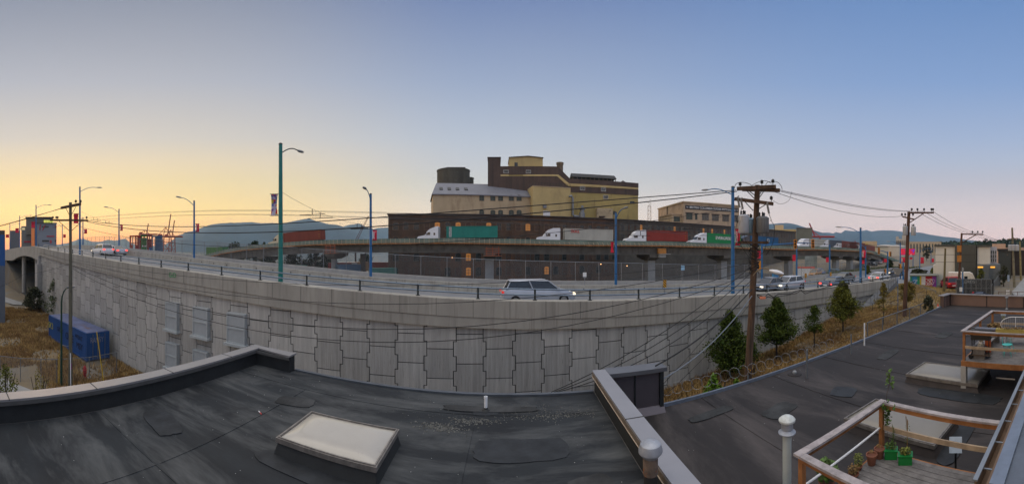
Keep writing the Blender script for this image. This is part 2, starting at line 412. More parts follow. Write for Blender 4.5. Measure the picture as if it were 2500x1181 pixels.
for dn in (.8, HALF - .5):
    uu_ = fr_range(-130, 46, 2)
    for a_, c_ in zip(uu_, uu_[1:]):
        b.quad(WP(a_, dn, road(a_) + .005), WP(c_, dn, road(c_) + .005), WP(c_, dn + .1, road(c_) + .005), WP(a_, dn + .1, road(a_) + .005))
tag(b.build('road_markings', mat('road_paint', (0.5, 0.5, 0.47), 0.7, var=0.3, scale=2)), kind='structure')

# the retaining wall: backing, cruciform panels, fascia
wall = thing('retaining_wall', 'long concrete retaining wall of interlocking cross-shaped ribbed panels below the road', 'wall', WP(0, 0, 0))
b = MB(); sweep(b, inner, lambda u: [(.05, -2), (.3, -2), (.3, par(u) - 1.2), (.05, par(u) - 1.2)])
b.build('backing', groove, wall)
b = MB(); PW = 1.5; g2 = .024
for k in range(-40, 31):
    ua = -.61 + PW * k; ub = ua + PW; zoff = 4.24 if k % 2 == 0 else 3.49
    if ub < -58.5 or ua > 45: continue
    for j in range(-5, 5):
        z0 = zoff + 1.5 * j; z1 = z0 + 1.5; lim = min(par(ua), par(ub)) - 1.38; low = interp(GW, ua) - .6
        if z1 < low or z0 > lim: continue
        e = .072; lv = [z0 + g2, z0 + .375 + g2, z1 - .375 - g2, z1 - g2]
        prof = [(ua + e + g2, lv[0]), (ub - e - g2, lv[0]), (ub - e - g2, lv[1]), (ub + e - g2, lv[1] + .0), (ub + e - g2, lv[2]), (ub - e - g2, lv[2]), (ub - e - g2, lv[3]),
                (ua + e + g2, lv[3]), (ua + e + g2, lv[2]), (ua - e + g2, lv[2]), (ua - e + g2, lv[1]), (ua + e + g2, lv[1])]
        prof = [(u, min(z, lim)) for u, z in prof]
        fa = [WP(u, 0, z) for u, z in prof]; ba = [WP(u, .07, z) for u, z in prof]; m = len(fa)
        # faces: three quads for the cross plus the rim
        fs = [(0, 1, 6, 7), (1, 2, 5, 6), (2, 3, 4, 5), (0, 7, 8, 11), (8, 9, 10, 11)] + [(i, (i + 1) % m, m + (i + 1) % m, m + i) for i in range(m)]
        b.add(fa + ba, fs)
b.build('panel_face', concrete_panel, wall, fixn=True)
def fasc(u): p = par(u); return [(-.16, p - 1.45), (.3, p - 1.45), (.3, p - .92), (.34, p), (-.05, p), (-.20, p - .03), (-.20, p - .90), (-.16, p - .93)]
b = MB(); sweep(b, inner, fasc)
b.build('fascia', concrete, wall)
b = MB()
for k in range(-34, 26):
    u = k * 1.85 + .3
    if -58 < u < 45: b.hexa([WP(u, -.206, par(u) - .91), WP(u + .02, -.206, par(u) - .91), WP(u + .02, -.19, par(u) - .91), WP(u, -.19, par(u) - .91), WP(u, -.206, par(u) - .02), WP(u + .02, -.206, par(u) - .02), WP(u + .02, -.19, par(u) - .02), WP(u, -.19, par(u) - .02)])
b.build('joint', mat('fascia_joint', (0.10, 0.095, 0.085), .9), wall)
# graffiti tag
ug = uw(426); text('GiD', 'graffiti_tag', wall, WP(ug, -.215, par(ug) - .45), (WP(ug + 1, 0, 0) - WP(ug, 0, 0)), -FW.N, .5, mat('green_spray', (0.02, 0.28, 0.08), .8), .003)

# bridge over the side street
br = thing('road_bridge', 'concrete road bridge with arched soffit over the dark underpass', 'bridge', WP(-80, 0, 0))
ub_ = [u for u in US if u <= -59]
def soff(u): return road(u) - 1.5 - .75 * (abs(u + 72) / 14) ** 2 if u > -88 else road(u) - 2.6
b = MB(); sweep(b, ub_, lambda u: [(-.2, max(soff(u), road(u) - 3)), (.3, soff(u) - .0), (.3, par(u)), (-.2, par(u))]); b.build('fascia', concrete, br)
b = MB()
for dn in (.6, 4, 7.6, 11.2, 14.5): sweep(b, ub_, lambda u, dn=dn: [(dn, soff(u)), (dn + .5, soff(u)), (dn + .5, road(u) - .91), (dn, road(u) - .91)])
b.build('girder', mat('girder_dark', (0.05, 0.045, 0.04), .8), br)  # coloured dark to carry the shade under the deck
b = MB()
for (u, dn) in ((-66, 1.2), (-66, 7), (-66, 13), (-80, 1.2), (-80, 7), (-80, 13)):
    b = MB(); b.tube(WP(u, dn, -.5), WP(u, dn, soff(u)), .55, n=12); b.build('pier', concrete, br, smooth=True)
b = MB(); b.hexa([WP(-59.3, -.9, -1), WP(-57.6, -.9, -1), WP(-57.6, 1, -1), WP(-59.3, 1, -1), WP(-59.3, -.9, 7.6), WP(-57.6, -.9, 7.6), WP(-57.6, 1, 7.6), WP(-59.3, 1, 7.6)])
b.hexa([WP(-59.3, -.5, 7.6), WP(-58.4, -.5, 7.6), WP(-58.4, 1, 7.6), WP(-59.3, 1, 7.6), WP(-59.3, -.5, par(-59) - 1.5), WP(-58.4, -.5, par(-59) - 1.5), WP(-58.4, 1, par(-59) - 1.5), WP(-59.3, 1, par(-59) - 1.5)])
b.build('abutment', concrete_light, br)
uw_ = thing('underpass_wall', 'dark embankment wall added to close the underpass, shade put into its colour', 'wall', WP(-80, FARB, 0))
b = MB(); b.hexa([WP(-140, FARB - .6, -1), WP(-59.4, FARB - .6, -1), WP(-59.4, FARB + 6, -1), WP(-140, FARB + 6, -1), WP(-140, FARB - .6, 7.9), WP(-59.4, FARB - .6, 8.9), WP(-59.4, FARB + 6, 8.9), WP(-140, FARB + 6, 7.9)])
b.build('wall_body', mat('underpass_shade_dark', (0.022, 0.019, 0.017), .9), uw_)  # added wall shuts the far opening; underpass shade is put into its colour

# pedestrian rail on the parapet
rail = thing('bridge_rail', 'two-bar steel railing on dark posts along the near parapet', 'railing', WP(0, .05, par(0)))
ru = fr_range(-57, 46, 1.5)
b = MB()
for h in (.56, .27): b.path([WP(u, .05, par(u) + h) for u in ru], .042, 8)
b.build('rail_bar', mat('rail_steel', (0.20, 0.25, 0.30), .35, .5), rail, smooth=True)
# posts: measured columns on the photo's left, then even steps
pu = [uw(x) for x in (94, 118, 141, 157.5, 176.6, 199.5, 226, 257, 294, 338, 392.5, 458.6, 540, 634.5, 748, 878, 1020, 1167, 1306.5, 1441, 1560, 1660, 1745, 1816, 1873, 1922, 1963, 1998, 2027, 2052, 2073)]
pu += [pu[-1] + 2.9 * k for k in range(1, 5)]
for u in pu:
    b = MB(); p = WP(u, .05, par(u)); b.tube(p - Vector((0, 0, .0)), p + Vector((0, 0, .58)), .055, n=6); b.box(-.1, .1, -.08, .08, 0, .03, Matrix.Translation(p) @ Matrix.Rotation(wrot(u), 4, 'Z'))
    b.build('post', darkpost, rail)

# median barrier and far barrier with chain link
md = thing('median_barrier', 'low concrete median barrier between the carriageways', 'barrier', WP(0, HALF, road(0)))
mus = [u for u in US if -130 <= u <= 47]
b = MB(); sweep(b, mus, lambda u: [(HALF - .2, road(u)), (HALF + .2, road(u)), (HALF + .1, road(u) + .8), (HALF - .1, road(u) + .8)]); b.build('barrier_body', concrete, md)
b = MB()
for k in range(-60, 24):
    u = k * 1.9; b.hexa([WP(u, HALF - .17, road(u) + .45), WP(u + .1, HALF - .17, road(u) + .45), WP(u + .1, HALF - .1, road(u) + .45), WP(u, HALF - .1, road(u) + .45), WP(u, HALF - .17, road(u) + .55), WP(u + .1, HALF - .17, road(u) + .55), WP(u + .1, HALF - .1, road(u) + .55), WP(u, HALF - .1, road(u) + .55)])
b.build('reflector_stud', blackm, md)  # reflectors along the median face
fb = thing('edge_barrier', 'concrete barrier along the far edge of the road', 'barrier', WP(0, FARB, road(0)))
fus = [u for u in US if -130 <= u <= 90]
b = MB(); sweep(b, fus, lambda u: [(FARB - .15, road(u) - 1.5), (FARB + .3, road(u) - 1.5), (FARB + .15, road(u) + .76), (FARB - .1, road(u) + .76)]); b.build('barrier_body', concrete_light, fb)
chain = mesh_alpha('chain_link', (0.22, 0.23, 0.24), 0.09, 9.0)
fence_grey = mat('fence_grey', (.13, .14, .145), .6)
def fence(name, label, pts, h, m=chain, post=fence_grey, r=.03, step=None, mid=False, group=None):
    """pts: ground points; posts as parts, mesh and rails"""
    f = thing(name, label, 'fence', pts[0], group=group)
    b = MB(); L = 0; up = Vector((0, 0, h))
    for a, c in zip(pts, pts[1:]):
        l = (c - a).length; b.quad(a, c, c + up, a + up, [(L, 0), (L + l, 0), (L + l, h), (L, h)]); L += l
    b.build('chain_mesh', m, f, fixn=False)
    b = MB(); b.path([p + up for p in pts], r * .8, 6)
    if mid: b.path([p + up * .5 for p in pts], r * .7, 6)
    b.build('top_rail', post, f)
    for p in pts[:100]:
        b = MB(); b.tube(p, p + up * 1.0, r, n=6); b.build('post', post, f)
    return f
fp = [WP(-9.1 * 0 + u, FARB, road(u) + .76) for u in fr_range(uw(965, FARB) - 2.45 * 30, uw(965, FARB) + 2.45 * 35, 2.45)]
fence('chain_link_fence', 'tall chain link fence on top of the far road barrier', fp, 1.85, post=galv)
# framed boxes hung on the wall
grey_panel = mat('pale_grey_panel', (0.36, 0.385, 0.39), .6, var=.05)
frame_grey = mat('frame_grey', (0.40, 0.43, 0.43), .5, var=.05)
def wallbox(x0, x1, y0, y1, label):
    u0, u1 = uw(x0, -.3), uw(x1, -.3); d = dw((x0 + x1) / 2, -.3); z1 = zat(y0, d); z0 = zat(y1, d)
    t = thing('wall_cabinet', label, 'cabinet', WP((u0 + u1) / 2, -.15, z0), group='framed grey cabinets on the retaining wall')
    def hb(b, a, c, n0, n1, za, zb): return b.hexa([WP(a, n0, za), WP(c, n0, za), WP(c, n1, za), WP(a, n1, za), WP(a, n0, zb), WP(c, n0, zb), WP(c, n1, zb), WP(a, n1, zb)])
    b = MB(); hb(b, u0, u1, -.27, -.0, z0, z1); b.build('cabinet_body', grey_panel, t)
    b = MB(); w = .09; zm = (z0 + z1) / 2
    for a, c, za, zb in ((u0, u0 + w, z0, z1), (u1 - w, u1, z0, z1), (u0 + w, u1 - w, z0, z0 + w), (u0 + w, u1 - w, z1 - w, z1), (u0 + w, u1 - w, zm - w / 2, zm + w / 2)): hb(b, a, c, -.31, -.272, za, zb)
    b.build('frame', frame_grey, t)
    b = MB(); hb(b, u0 - .18, u1 + .1, -.42, .0, z0 - .16, z0 - .003); b.build('ledge', frame_grey, t)
wallbox(403, 431, 738, 806, 'grey framed cabinet on the retaining wall, upper one farthest along the wall')
wallbox(470, 506, 751, 822, 'grey framed cabinet on the retaining wall, upper one in the middle')
wallbox(553, 597, 765, 840, 'grey framed cabinet on the retaining wall, largest one by the roof corner')
wallbox(403, 431, 838, 900, 'grey framed cabinet low on the wall, partly behind the roof parapet')
wallbox(470, 504, 857, 925, 'grey framed cabinet mostly hidden behind the roof parapet')
b = MB(); b.add([OPP for OPP in [FW.p(-34, 18, .06), FW.p(36, 18, .06), FW.p(70, 46, .06), FW.p(150, 60, .06), FW.p(150, 110, .06), FW.p(-34, 95, .06)]], [tuple(range(6))]); tag(b.build('yard', mat('shade_dark_asphalt', (.035, .034, .033), .85, var=.3, scale=.2)), kind='structure')  # dark sheet puts the shade under the overpass into the ground colour
b = MB(); b.add([WP(-150, .3, .05), WP(-59.5, .3, .05), WP(-59.5, 14, .05), WP(-150, 14, .05)], [(0, 1, 2, 3)]); tag(b.build('side_road', MATS['shade_dark_asphalt']), kind='structure')  # underpass shade put into the ground colour here too
# conduit-like seams on the upper wall are part of the fascia; a pale pad and side street below
b = MB(); b.add([Vector((x, y, -.14)) for x, y in ((-31.5, 2.4), (-24.0, 7.0), (-21, 6.6), (-18, -3), (-36, -6))], [(0, 1, 2, 3, 4)])
tag(b.build('pavement', pave), kind='structure')
b = MB(); b.add([Vector((x, y, -.15)) for x, y in ((-90, 5), (-66, 12.5), (-64, 15.5), (-90, 10))], [(0, 1, 2, 3)])
tag(b.build('side_street', pave), kind='structure')
# ================================================================== STREET LAMPS, POLES AND WIRES
def lamp_post(px, ybase, ytop, dn, arm, reach, col, label, banner=None, r=.115, armdrop=.55, zb=None, name='street_lamp'):
    """arm: +1 reaches away over the road (far side), -1 towards the camera"""
    u = uw(px, dn); d = dw(px, dn); zt = zat(ytop, d)
    if zb is None: zb = road(u) if dn > 1 else par(u) - .3
    base = WP(u, dn, zb); t = thing(name, label, 'street lamp', base, group='street lamps along the road')
    b = MB(); b.tube((0, 0, 0), (0, 0, zt - zb), r * 1.1, r * .82, 12); b.build('pole', col, t, world=False, smooth=True)
    b = MB(); b.lathe((0, 0, zt - zb - .02), [(r * .9, 0), (r * .95, .04), (r * .5, .1)], 12); b.build('pole_cap', darkpost, t, world=False)
    b = MB(); b.lathe((0, 0, -.02), [(r * 1.7, 0), (r * 1.7, .05), (r * 1.2, .12)], 12); b.build('base_collar', darkpost, t, world=False)
    D = (FW.N * arm + FW.U * (.0)).normalized(); h = zt - zb
    pts = [D * (reach * k / 10) + Vector((0, 0, h - armdrop + armdrop * math.sin(min(1, k / 8) * PI / 2) + .18 * math.sin(k / 10 * PI / 2))) for k in range(11)]
    b = MB(); b.path(pts, .035, 8); b.build('arm', darkpost if col is tealpole else col, t, world=False, smooth=True)
    q = Matrix.Translation(pts[-1]) @ Matrix.Rotation(math.atan2(D.y, D.x), 4, 'Z') @ Matrix.Rotation(R(-4), 4, 'Y')
    b = MB(); sec = [(-.12, .05, .03, .07), (0, .09, .05, .09), (.25, .15, .06, .10), (.5, .13, .045, .085), (.68, .05, .01, .05)]
    vs = []; n = 10
    for x, w_, lo, hi in sec:
        for k in range(n):
            a = 2 * PI * k / n; zz = math.sin(a); vs.append(q @ Vector((x, w_ * math.cos(a), (hi if zz > 0 else lo) * zz)))
    b.add(vs, [(i * n + k, i * n + (k + 1) % n, (i + 1) * n + (k + 1) % n, (i + 1) * n + k) for i in range(4) for k in range(n)] + [tuple(range(n)), tuple(range(4 * n, 5 * n))])
    b.build('lamp_head', lampgrey, t, world=False, smooth=True)
    if banner:
        side, yt, yb, w_, bm = banner     # side: +1 to the right in view
        z1 = zat(yt, d) - zb; z0 = zat(yb, d) - zb
        view = Vector((math.cos(az(px)), -math.sin(az(px)), 0)); S = (view * side + FW.N * .15).normalized()
        for zz in (z0, z1): b = MB(); b.tube((0, 0, zz), S * (w_ + .22) + Vector((0, 0, zz)), .018, n=6); b.build('banner_bracket', blackm, t, world=False)
        b = MB(); vs = []; nn = 10; nrm_ = S.cross(Vector((0, 0, 1)))
        for k in range(nn + 1):
            f = k / nn; bow = .10 * math.sin(f * PI)
            for s_ in (.16 + bow * .8, .16 + w_ - bow * .15): vs.append(S * s_ + nrm_ * (bow * .8) + Vector((0, 0, z0 + .02 + (z1 - z0 - .04) * f)))
        b.add(vs, [(2 * k, 2 * k + 1, 2 * k + 3, 2 * k + 2) for k in range(nn)], [[(0, k / nn), (1, k / nn), (1, (k + 1) / nn), (0, (k + 1) / nn)] for k in range(nn)])
        o = b.build('banner', bm, t, world=False, fixn=False)
        md_ = o.modifiers.new('thick', 'SOLIDIFY'); md_.thickness = .01
        if bm is red and d < 80:
            to = S * (.16 + w_ * (.25 if side > 0 else .45)) + nrm_ * .09 + Vector((0, 0, (z0 + z1) / 2))
            x = text('Vancouver', 'banner_lettering', o, to + nrm_ * .05, (0, 0, -1), nrm_ if nrm_.dot(FW.N) < 0 else -nrm_, .42, white, .004, world=False, w=min(1.5, (z1 - z0) * .7))
    return t, base, zt
# multicoloured banner
def patch_banner():
    m = bpy.data.materials.new('patchwork_banner'); m.use_nodes = True; n = m.node_tree; L = n.links; b = n.nodes['Principled BSDF']; b.inputs['Roughness'].default_value = .8
    uv = n.nodes.new('ShaderNodeUVMap'); mp = n.nodes.new('ShaderNodeMapping'); mp.inputs['Scale'].default_value = (3.2, 9, 1); L.new(uv.outputs[0], mp.inputs[0])
    v = n.nodes.new('ShaderNodeTexVoronoi'); v.inputs['Scale'].default_value = 1.0; v.distance = 'CHEBYCHEV'; v.inputs['Randomness'].default_value = .75; L.new(mp.outputs[0], v.inputs['Vector'])
    s = n.nodes.new('ShaderNodeSeparateColor'); L.new(v.outputs['Color'], s.inputs[0])
    cr = n.nodes.new('ShaderNodeValToRGB'); cr.color_ramp.interpolation = 'CONSTANT'; e = cr.color_ramp.elements
    cs = [(0, (.42, .38, .50)), (.3, (.50, .03, .03)), (.45, (.16, .04, .22)), (.6, (.50, .40, .04)), (.7, (.12, .17, .35)), (.85, (.45, .42, .52))]
    e[0].color = (*cs[0][1], 1); e[1].position = cs[1][0]; e[1].color = (*cs[1][1], 1)
    for p, c in cs[2:]: x = e.new(p); x.color = (*c, 1)
    L.new(s.outputs[0], cr.inputs[0]); L.new(cr.outputs[0], b.inputs['Base Color']); return m
patch = patch_banner()
NB = .45
L_teal, p_teal, zt_teal = lamp_post(685, 690, 352, NB, 1, 2.4, tealpole, 'tall teal street lamp with a patchwork banner, nearest one behind the parapet', (-1, 473, 526, .42, patch), r=.135)
L_905, p_905, _z905 = lamp_post(905, 678, 474, HALF + .3, -1, 1.5, bluepole, 'blue street lamp in front of the dark brick warehouse corner', (1, 561, 587, .36, red))
lamp_post(474, 633, 491, HALF + .3, -1, 2.2, bluepole, 'blue street lamp with red banner before the left mountain slope', (1, 546, 566, .42, red))
lamp_post(290.5, 609, 511, HALF + .3, -1, 2.2, bluepole, 'blue street lamp with red banner left of the coloured container frames', (1, 549, 563, .45, red))
lamp_post(195, 621, 457, NB, 1, 2.6, bluepole, 'blue street lamp with red banner directly behind the wooden utility pole', (-1, 521, 545, .62, red), r=.12)
lamp_post(202.5, 601, 531, HALF + .3, -1, 1.6, bluepole, 'thin blue street lamp with red banner just right of the wooden utility pole', (1, 559, 570, .7, red))
lamp_post(152, 600, 548.6, HALF + .3, -1, 2.0, bluepole, 'small distant street lamp with red banner left of the wooden utility pole', (1, 572, 580, .7, red))
lamp_post(88, 603, 501, NB, 1, 2.6, bluepole, 'blue street lamp with red banner in front of the grey numbered building', (-1, 541, 556, .75, red))
lamp_post(48, 603, 527, NB, 1, 2.6, bluepole, 'blue street lamp with red banner at the left edge of the grey building', (-1, 557, 568, .9, red))
lamp_post(24, 600, 547, NB, 1, 2.6, bluepole, 'distant street lamp with red banner above the blue wall', (-1, 572, 580, 1.0, red))
lamp_post(1503.5, 700, 519, HALF + .3, -1, 1.7, bluepole, 'blue street lamp in front of the long grey trailer', (-1, 590, 617, .3, red))
lamp_post(1789, 720, 457, NB, 1, 2.9, bluepole, 'thick blue street lamp beside the wooden pole with transformers', (1, 558, 599, .36, red), r=.13)
lamp_post(2101, 692, 557, NB, 1, 2.6, bluepole, 'blue street lamp with large red banner near the end of the parapet', (1, 610, 630, .42, red), r=.13)
lamp_post(2198, 680, 592, 4, 1, 2.0, bluepole, 'distant blue street lamp left of the tall brown utility pole', (1, 628, 641, .7, red))
lamp_post(2113.5, 672, 600, HALF + .3, 1, 1.2, bluepole, 'blue street lamp standing right behind the nearer one with large banner', (-1, 634, 644, .5, red))
lamp_post(2245.6, 654.6, 608, HALF, -1, 3.0, bluepole, 'distant blue street lamp with red banner beyond the painted mural shed', (1, 628, 643, .9, red))
lamp_post(2273, 650, 610, HALF + 10, -1, 3.0, bluepole, 'distant blue street lamp left of the white apartment block', (1, 631, 640, 1.0, red))
lamp_post(2229, 650, 622, HALF + 8, -1, 1.5, bluepole, 'far small blue street lamp beneath the lit advertising screen', (-1, 628, 633, .9, red))
# signal poles
sigm = mat('signal_yellow', (0.62, 0.23, 0.015), .5, var=.05)
def signal(parent, p, face, h=1.15, w=.36):
    """p: centre in parent's local frame; face: outward direction"""
    q = Matrix.Translation(p) @ Matrix.Rotation(math.atan2(face.y, face.x), 4, 'Z')
    b = MB(); b.box(-.13, .1, -w / 2, w / 2, -h / 2, h / 2, q); s = b.build('signal_head', sigm, parent, world=False)
    for k in range(3):
        zz = h * (.31 - .31 * k)
        b = MB(); b.tube(q @ Vector((.1, 0, zz)), q @ Vector((.26, 0, zz)), .135, n=12, cap=False); b.tube(q @ Vector((.1, 0, zz)), q @ Vector((.115, 0, zz)), .12, n=12)
        b.build('signal_visor', blackm, s, world=False)
def signal_pole(px, ytop, dn, label, arm_px=None, arm_y=None, sigs=(), faceto=-1, banner=None, extra=()):
    u = uw(px, dn); d = dw(px, dn); zb = road(u); zt = zat(ytop, d); base = WP(u, dn, zb)
    t = thing('signal_pole', label, 'traffic signal', base, group='blue traffic signal poles')
    b = MB(); b.tube((0, 0, 0), (0, 0, zt - zb), .14, .11, 12); b.build('pole', bluepole, t, world=False, smooth=True)
    if arm_px:
        zz = zat(arm_y, d) - zb; end = WP(uw(arm_px, dn + .4), dn + .4, zb) - base
        b = MB(); b.path([Vector((0, 0, zz)) + end * k / 6 + Vector((0, 0, .5 * math.sin(k / 6 * PI / 2))) for k in range(7)], [.09 - .006 * k for k in range(7)], 8); b.build('mast_arm', bluepole, t, world=False, smooth=True)
    cam_dir = Vector((-base.x, -base.y, 0)).normalized()
    for spx in sigs:
        f = WP(uw(spx, dn + .3), dn + .3, zb) - base; fr_ = min(1, f.length / max(.01, (end.length))); signal(t, f + Vector((0, 0, zz + .5 * math.sin(fr_ * PI / 2) - .1)) - FW.N * .25, cam_dir, 1.25, .42)
    for (ox, y) in extra:
        signal(t, Vector((math.cos(az(px)), -math.sin(az(px)), 0)) * ox + Vector((0, 0, zat(y, d) - zb)), Vector((math.cos(az(px)), -math.sin(az(px)), 0)) * (1 if ox > 0 else -1) + cam_dir * .5, 1.0, .36)
    if banner:
        side, yt, yb, w_ = banner; z1 = zat(yt, d) - zb; z0 = zat(yb, d) - zb; S = Vector((math.cos(az(px)), -math.sin(az(px)), 0)) * side
        b = MB(); b.prism([S * .14 + Vector((0, 0, z0)), S * (.14 + w_) + Vector((0, 0, z0)), S * (.14 + w_) + Vector((0, 0, z1)), S * .14 + Vector((0, 0, z1))], FW.N * .02); b.build('banner', red, t, world=False)
    return t
signal_pole(1860, 592, HALF + .8, 'blue signal mast reaching right across the overpass trucks', 1985, 600, (1938, 1981), banner=(-1, 612, 631, .36), extra=((-.3, 647),))
signal_pole(1945, 597, HALF + 3.5, 'blue pole with small red banner under the mast arm', banner=(-1, 622, 637, .45))
signal_pole(2025.5, 597, HALF + .3, 'blue pole with small red banner before the overpass end', banner=(-1, 628, 640, .4))
signal_pole(2167, 614, HALF + .3, 'distant blue signal pole with two yellow heads on its arm', 2143, 617, (2143,), banner=(-1, 632, 640, .6), extra=((.5, 620), (-.5, 662)))
signal_pole(2205, 640, 3.0, 'blue signal pole directly behind the tall brown utility pole', extra=((-.5, 651),))

# ---- wooden utility poles
def crossarm(b, c, dirv, L, s=.11, z=0):
    q = Matrix.Translation(c) @ Matrix.Rotation(math.atan2(dirv.y, dirv.x), 4, 'Z')
    b.box(-L / 2, L / 2, -s / 2, s / 2, -s / 2 * 1.15, s / 2 * 1.15, q)
def insul(parent, p, s=1.0):
    b = MB(); b.lathe(p, [(.012, 0), (.02, .10 * s), (.075 * s, .11 * s), (.075 * s, .14 * s), (.05 * s, .16 * s), (.085 * s, .2 * s), (.04 * s, .26 * s), (.02, .27 * s)], 10); b.build('insulator', blackm, parent, world=False, smooth=True)
def transformer(parent, p, r=.26, h=.8, m=None):
    b = MB(); b.lathe(p, [(r * .9, 0), (r, .05), (r, h - .05), (r * 1.03, h - .05), (r * 1.03, h), (r * .7, h + .07), (.02, h + .1)], 20); t = b.build('transformer', m, parent, world=False, smooth=True)
    for a in (0.4, 2.2, 4.0): b = MB(); b.lathe(Vector(p) + Vector((r * .5 * math.cos(a), r * .5 * math.sin(a), h + .04)), [(.03, 0), (.05, .06), (.03, .1), (.05, .14), (.02, .22)], 8); b.build('bushing', blackm, t, world=False)
tr_grey = mat('transformer_grey', (0.40, 0.42, 0.45), .45, .1, .08, 3, second=((.22, .2, .19), 4, .58, .7, (1, 1, .3)))
tr_fins = mat('transformer_dark', (0.16, 0.165, 0.17), .5, .3, .2, 6, stretch=(8, 8, .2))
# U1, left pole
b1 = pd(172, 26.7, -.2); U1 = thing('utility_pole', 'grey-green wooden utility pole with two crossarms above the blue container', 'utility pole', b1)
b = MB(); b.path([(0, 0, 0), (.02, 0, 7), (0, 0, zat(494, 26.7) + .2)], [.17, .15, .115], 12); b.build('pole', mat('treated_pole', (0.12, 0.115, 0.085), .85, var=.3, scale=3, stretch=(5, 5, .5), bump=.4), U1, world=False, smooth=True)
z_lo = zat(538, 26.7) + .2; z_hi = zat(503, 26.7) + .2
V1 = Vector((math.cos(az(172)), -math.sin(az(172)), 0)); A1 = Vector((math.sin(az(172)), math.cos(az(172)), 0))
b = MB(); crossarm(b, Vector((0, 0, z_lo)) - V1 * .1 - A1 * .15, V1 * 1 + A1 * .12, 2.85); b.build('crossarm', polewood, U1, world=False)
b = MB(); crossarm(b, Vector((0, 0, z_hi)) - A1 * .16, V1 * .55 + A1 * -.9 + Vector((0, 0, 0)), 2.7, .13); crossarm(b, Vector((0, 0, z_hi)) + A1 * .12, V1 * .55 - A1 * .9, 2.7, .13); b.build('crossarm', polewood, U1, world=False)
b = MB()
for s_ in (-1, 1):
    b.tube(V1 * (.85 * s_) + Vector((0, 0, z_lo - .05)), Vector((0, 0, z_lo - .85)), .02); b.tube(V1 * (.4 * s_) + Vector((0, 0, z_hi - .05)), Vector((0, 0, z_hi - .8)), .02)
b.build('brace', blackm, U1, world=False)
for s_ in (-1.3, -.95, -1.05, 1.2): insul(U1, V1 * s_ + Vector((0, 0, z_lo + .05)))
for s_ in (.4, .75): insul(U1, V1 * s_ + Vector((0, 0, z_hi + .15)), 1.2)
b = MB(); b.tube(V1 * .02 - A1 * .2 + Vector((0, 0, 0)), V1 * .0 - A1 * .2 + Vector((0, 0, 2.6)), .035); b.build('conduit', white, U1, world=False)
b = MB(); b.tube(Vector((.12, 0, 1.4)), Vector((.12, 0, 1.4)) + Vector((0, 0, .45)), .06); b.build('pole_tag', mat('tag_purple', (.18, .02, .15)), U1, world=False)
# U2, big pole
b2 = pd(1817, 16.0, 1.6); top2 = pd(1849, 16.2, zat(451, 16.1)); U2 = thing('utility_pole', 'big leaning brown wooden utility pole carrying two grey transformers', 'utility pole', b2)
l2 = top2 - b2
def on2(z): f = (z - b2.z) / l2.z; return l2 * f + Vector((.05 * math.sin(f * 3), 0, 0))
b = MB(); b.path([l2 * k / 8 + Vector((.05 * math.sin(k / 8 * 3), 0, 0)) for k in range(9)], [.185 - .008 * k for k in range(9)], 14); b.build('pole', polewood, U2, world=False, smooth=True)
V2 = Vector((math.cos(az(1835)), -math.sin(az(1835)), 0)); A2 = Vector((math.sin(az(1835)), math.cos(az(1835)), 0))
def h2(y): return zat(y, 16.1)
D2 = (V2 * 1.0 - A2 * .35).normalized()
def arm2(x0, y0, x1, y1, s=.13, off=0.0, dd=None):
    a = pd(x0, 16.1 + off, zat(y0, 16.1)); c = pd(x1, 16.1 + off * .2, zat(y1, 16.1)); b = MB()
    d = (c - a); L = d.length; rz = math.atan2(d.y, d.x); rt = math.asin(d.z / L)
    q = Matrix.Translation((a + c) / 2 - b2) @ Matrix.Rotation(rz, 4, 'Z') @ Matrix.Rotation(-rt, 4, 'Y')
    b.box(-L / 2, L / 2, -s / 2, s / 2, -s * .6, s * .6, q); b.build('crossarm', polewood, U2, world=False)
arm2(1799, 463, 1894, 456, .13, -.25); arm2(1812, 459, 1904, 464, .13, .35); arm2(1793, 487, 1888, 498, .12, -.2)
arm2(1801, 592, 1876, 592, .1, -.25)
b = MB()
for (x0, y0, x1, y1) in ((1822, 466, 1842, 486), (1868, 464, 1852, 486), (1828, 467, 1843, 478), (1862, 464, 1853, 478), (1818, 493, 1839, 515), (1873, 498, 1850, 512)):
    b.tube(pd(x0, 15.9, zat(y0, 16.1)) - b2, pd(x1, 15.95, zat(y1, 16.1)) - b2, .02, n=6)
b.build('brace', blackm, U2, world=False)
for x, y in ((1807, 460), (1860, 455), (1887, 453), (1883, 494)): insul(U2, pd(x, 15.9, zat(y, 16.1)) - b2, .95)
for x, y in ((1811, 502), (1875, 512), (1803, 498)):
    b = MB(); p = pd(x, 15.7, zat(y, 16.1)) - b2; b.tube(p + Vector((-.05, 0, .22)), p + Vector((.06, 0, -.2)), .045, n=8); b.tube(p + Vector((.02, 0, .3)), p + Vector((-.08, 0, .22)), .03); b.build('fuse_cutout', mat('porcelain', (.2, .19, .18), .3), U2, world=False)
transformer(U2, pd(1815.5, 15.7, zat(570, 16)) - b2, .225, .74, tr_grey)
transformer(U2, pd(1862, 15.9, zat(569, 16)) - b2, .28, .66, tr_fins)
transformer(U2, pd(1832, 16.5, zat(568, 16)) - b2, .22, .62, mat('transformer_blue', (.18, .28, .36), .45, .1))
def jumper(parent, pts, r=.012):
    b = MB(); P = [Vector(p) for p in pts]; o = []
    n = 8
    for k in range(len(P) - 1):
        p0, p1, p2, p3 = P[max(k - 1, 0)], P[k], P[k + 1], P[min(k + 2, len(P) - 1)]
        for i in range(n):
            t = i / n; o.append(.5 * ((2 * p1) + (p2 - p0) * t + (2 * p0 - 5 * p1 + 4 * p2 - p3) * t * t + (3 * p1 - p0 - 3 * p2 + p3) * t ** 3))
    o.append(P[-1]); b.path(o, r, 5); b.build('jumper_wire', wirem, parent, world=False)
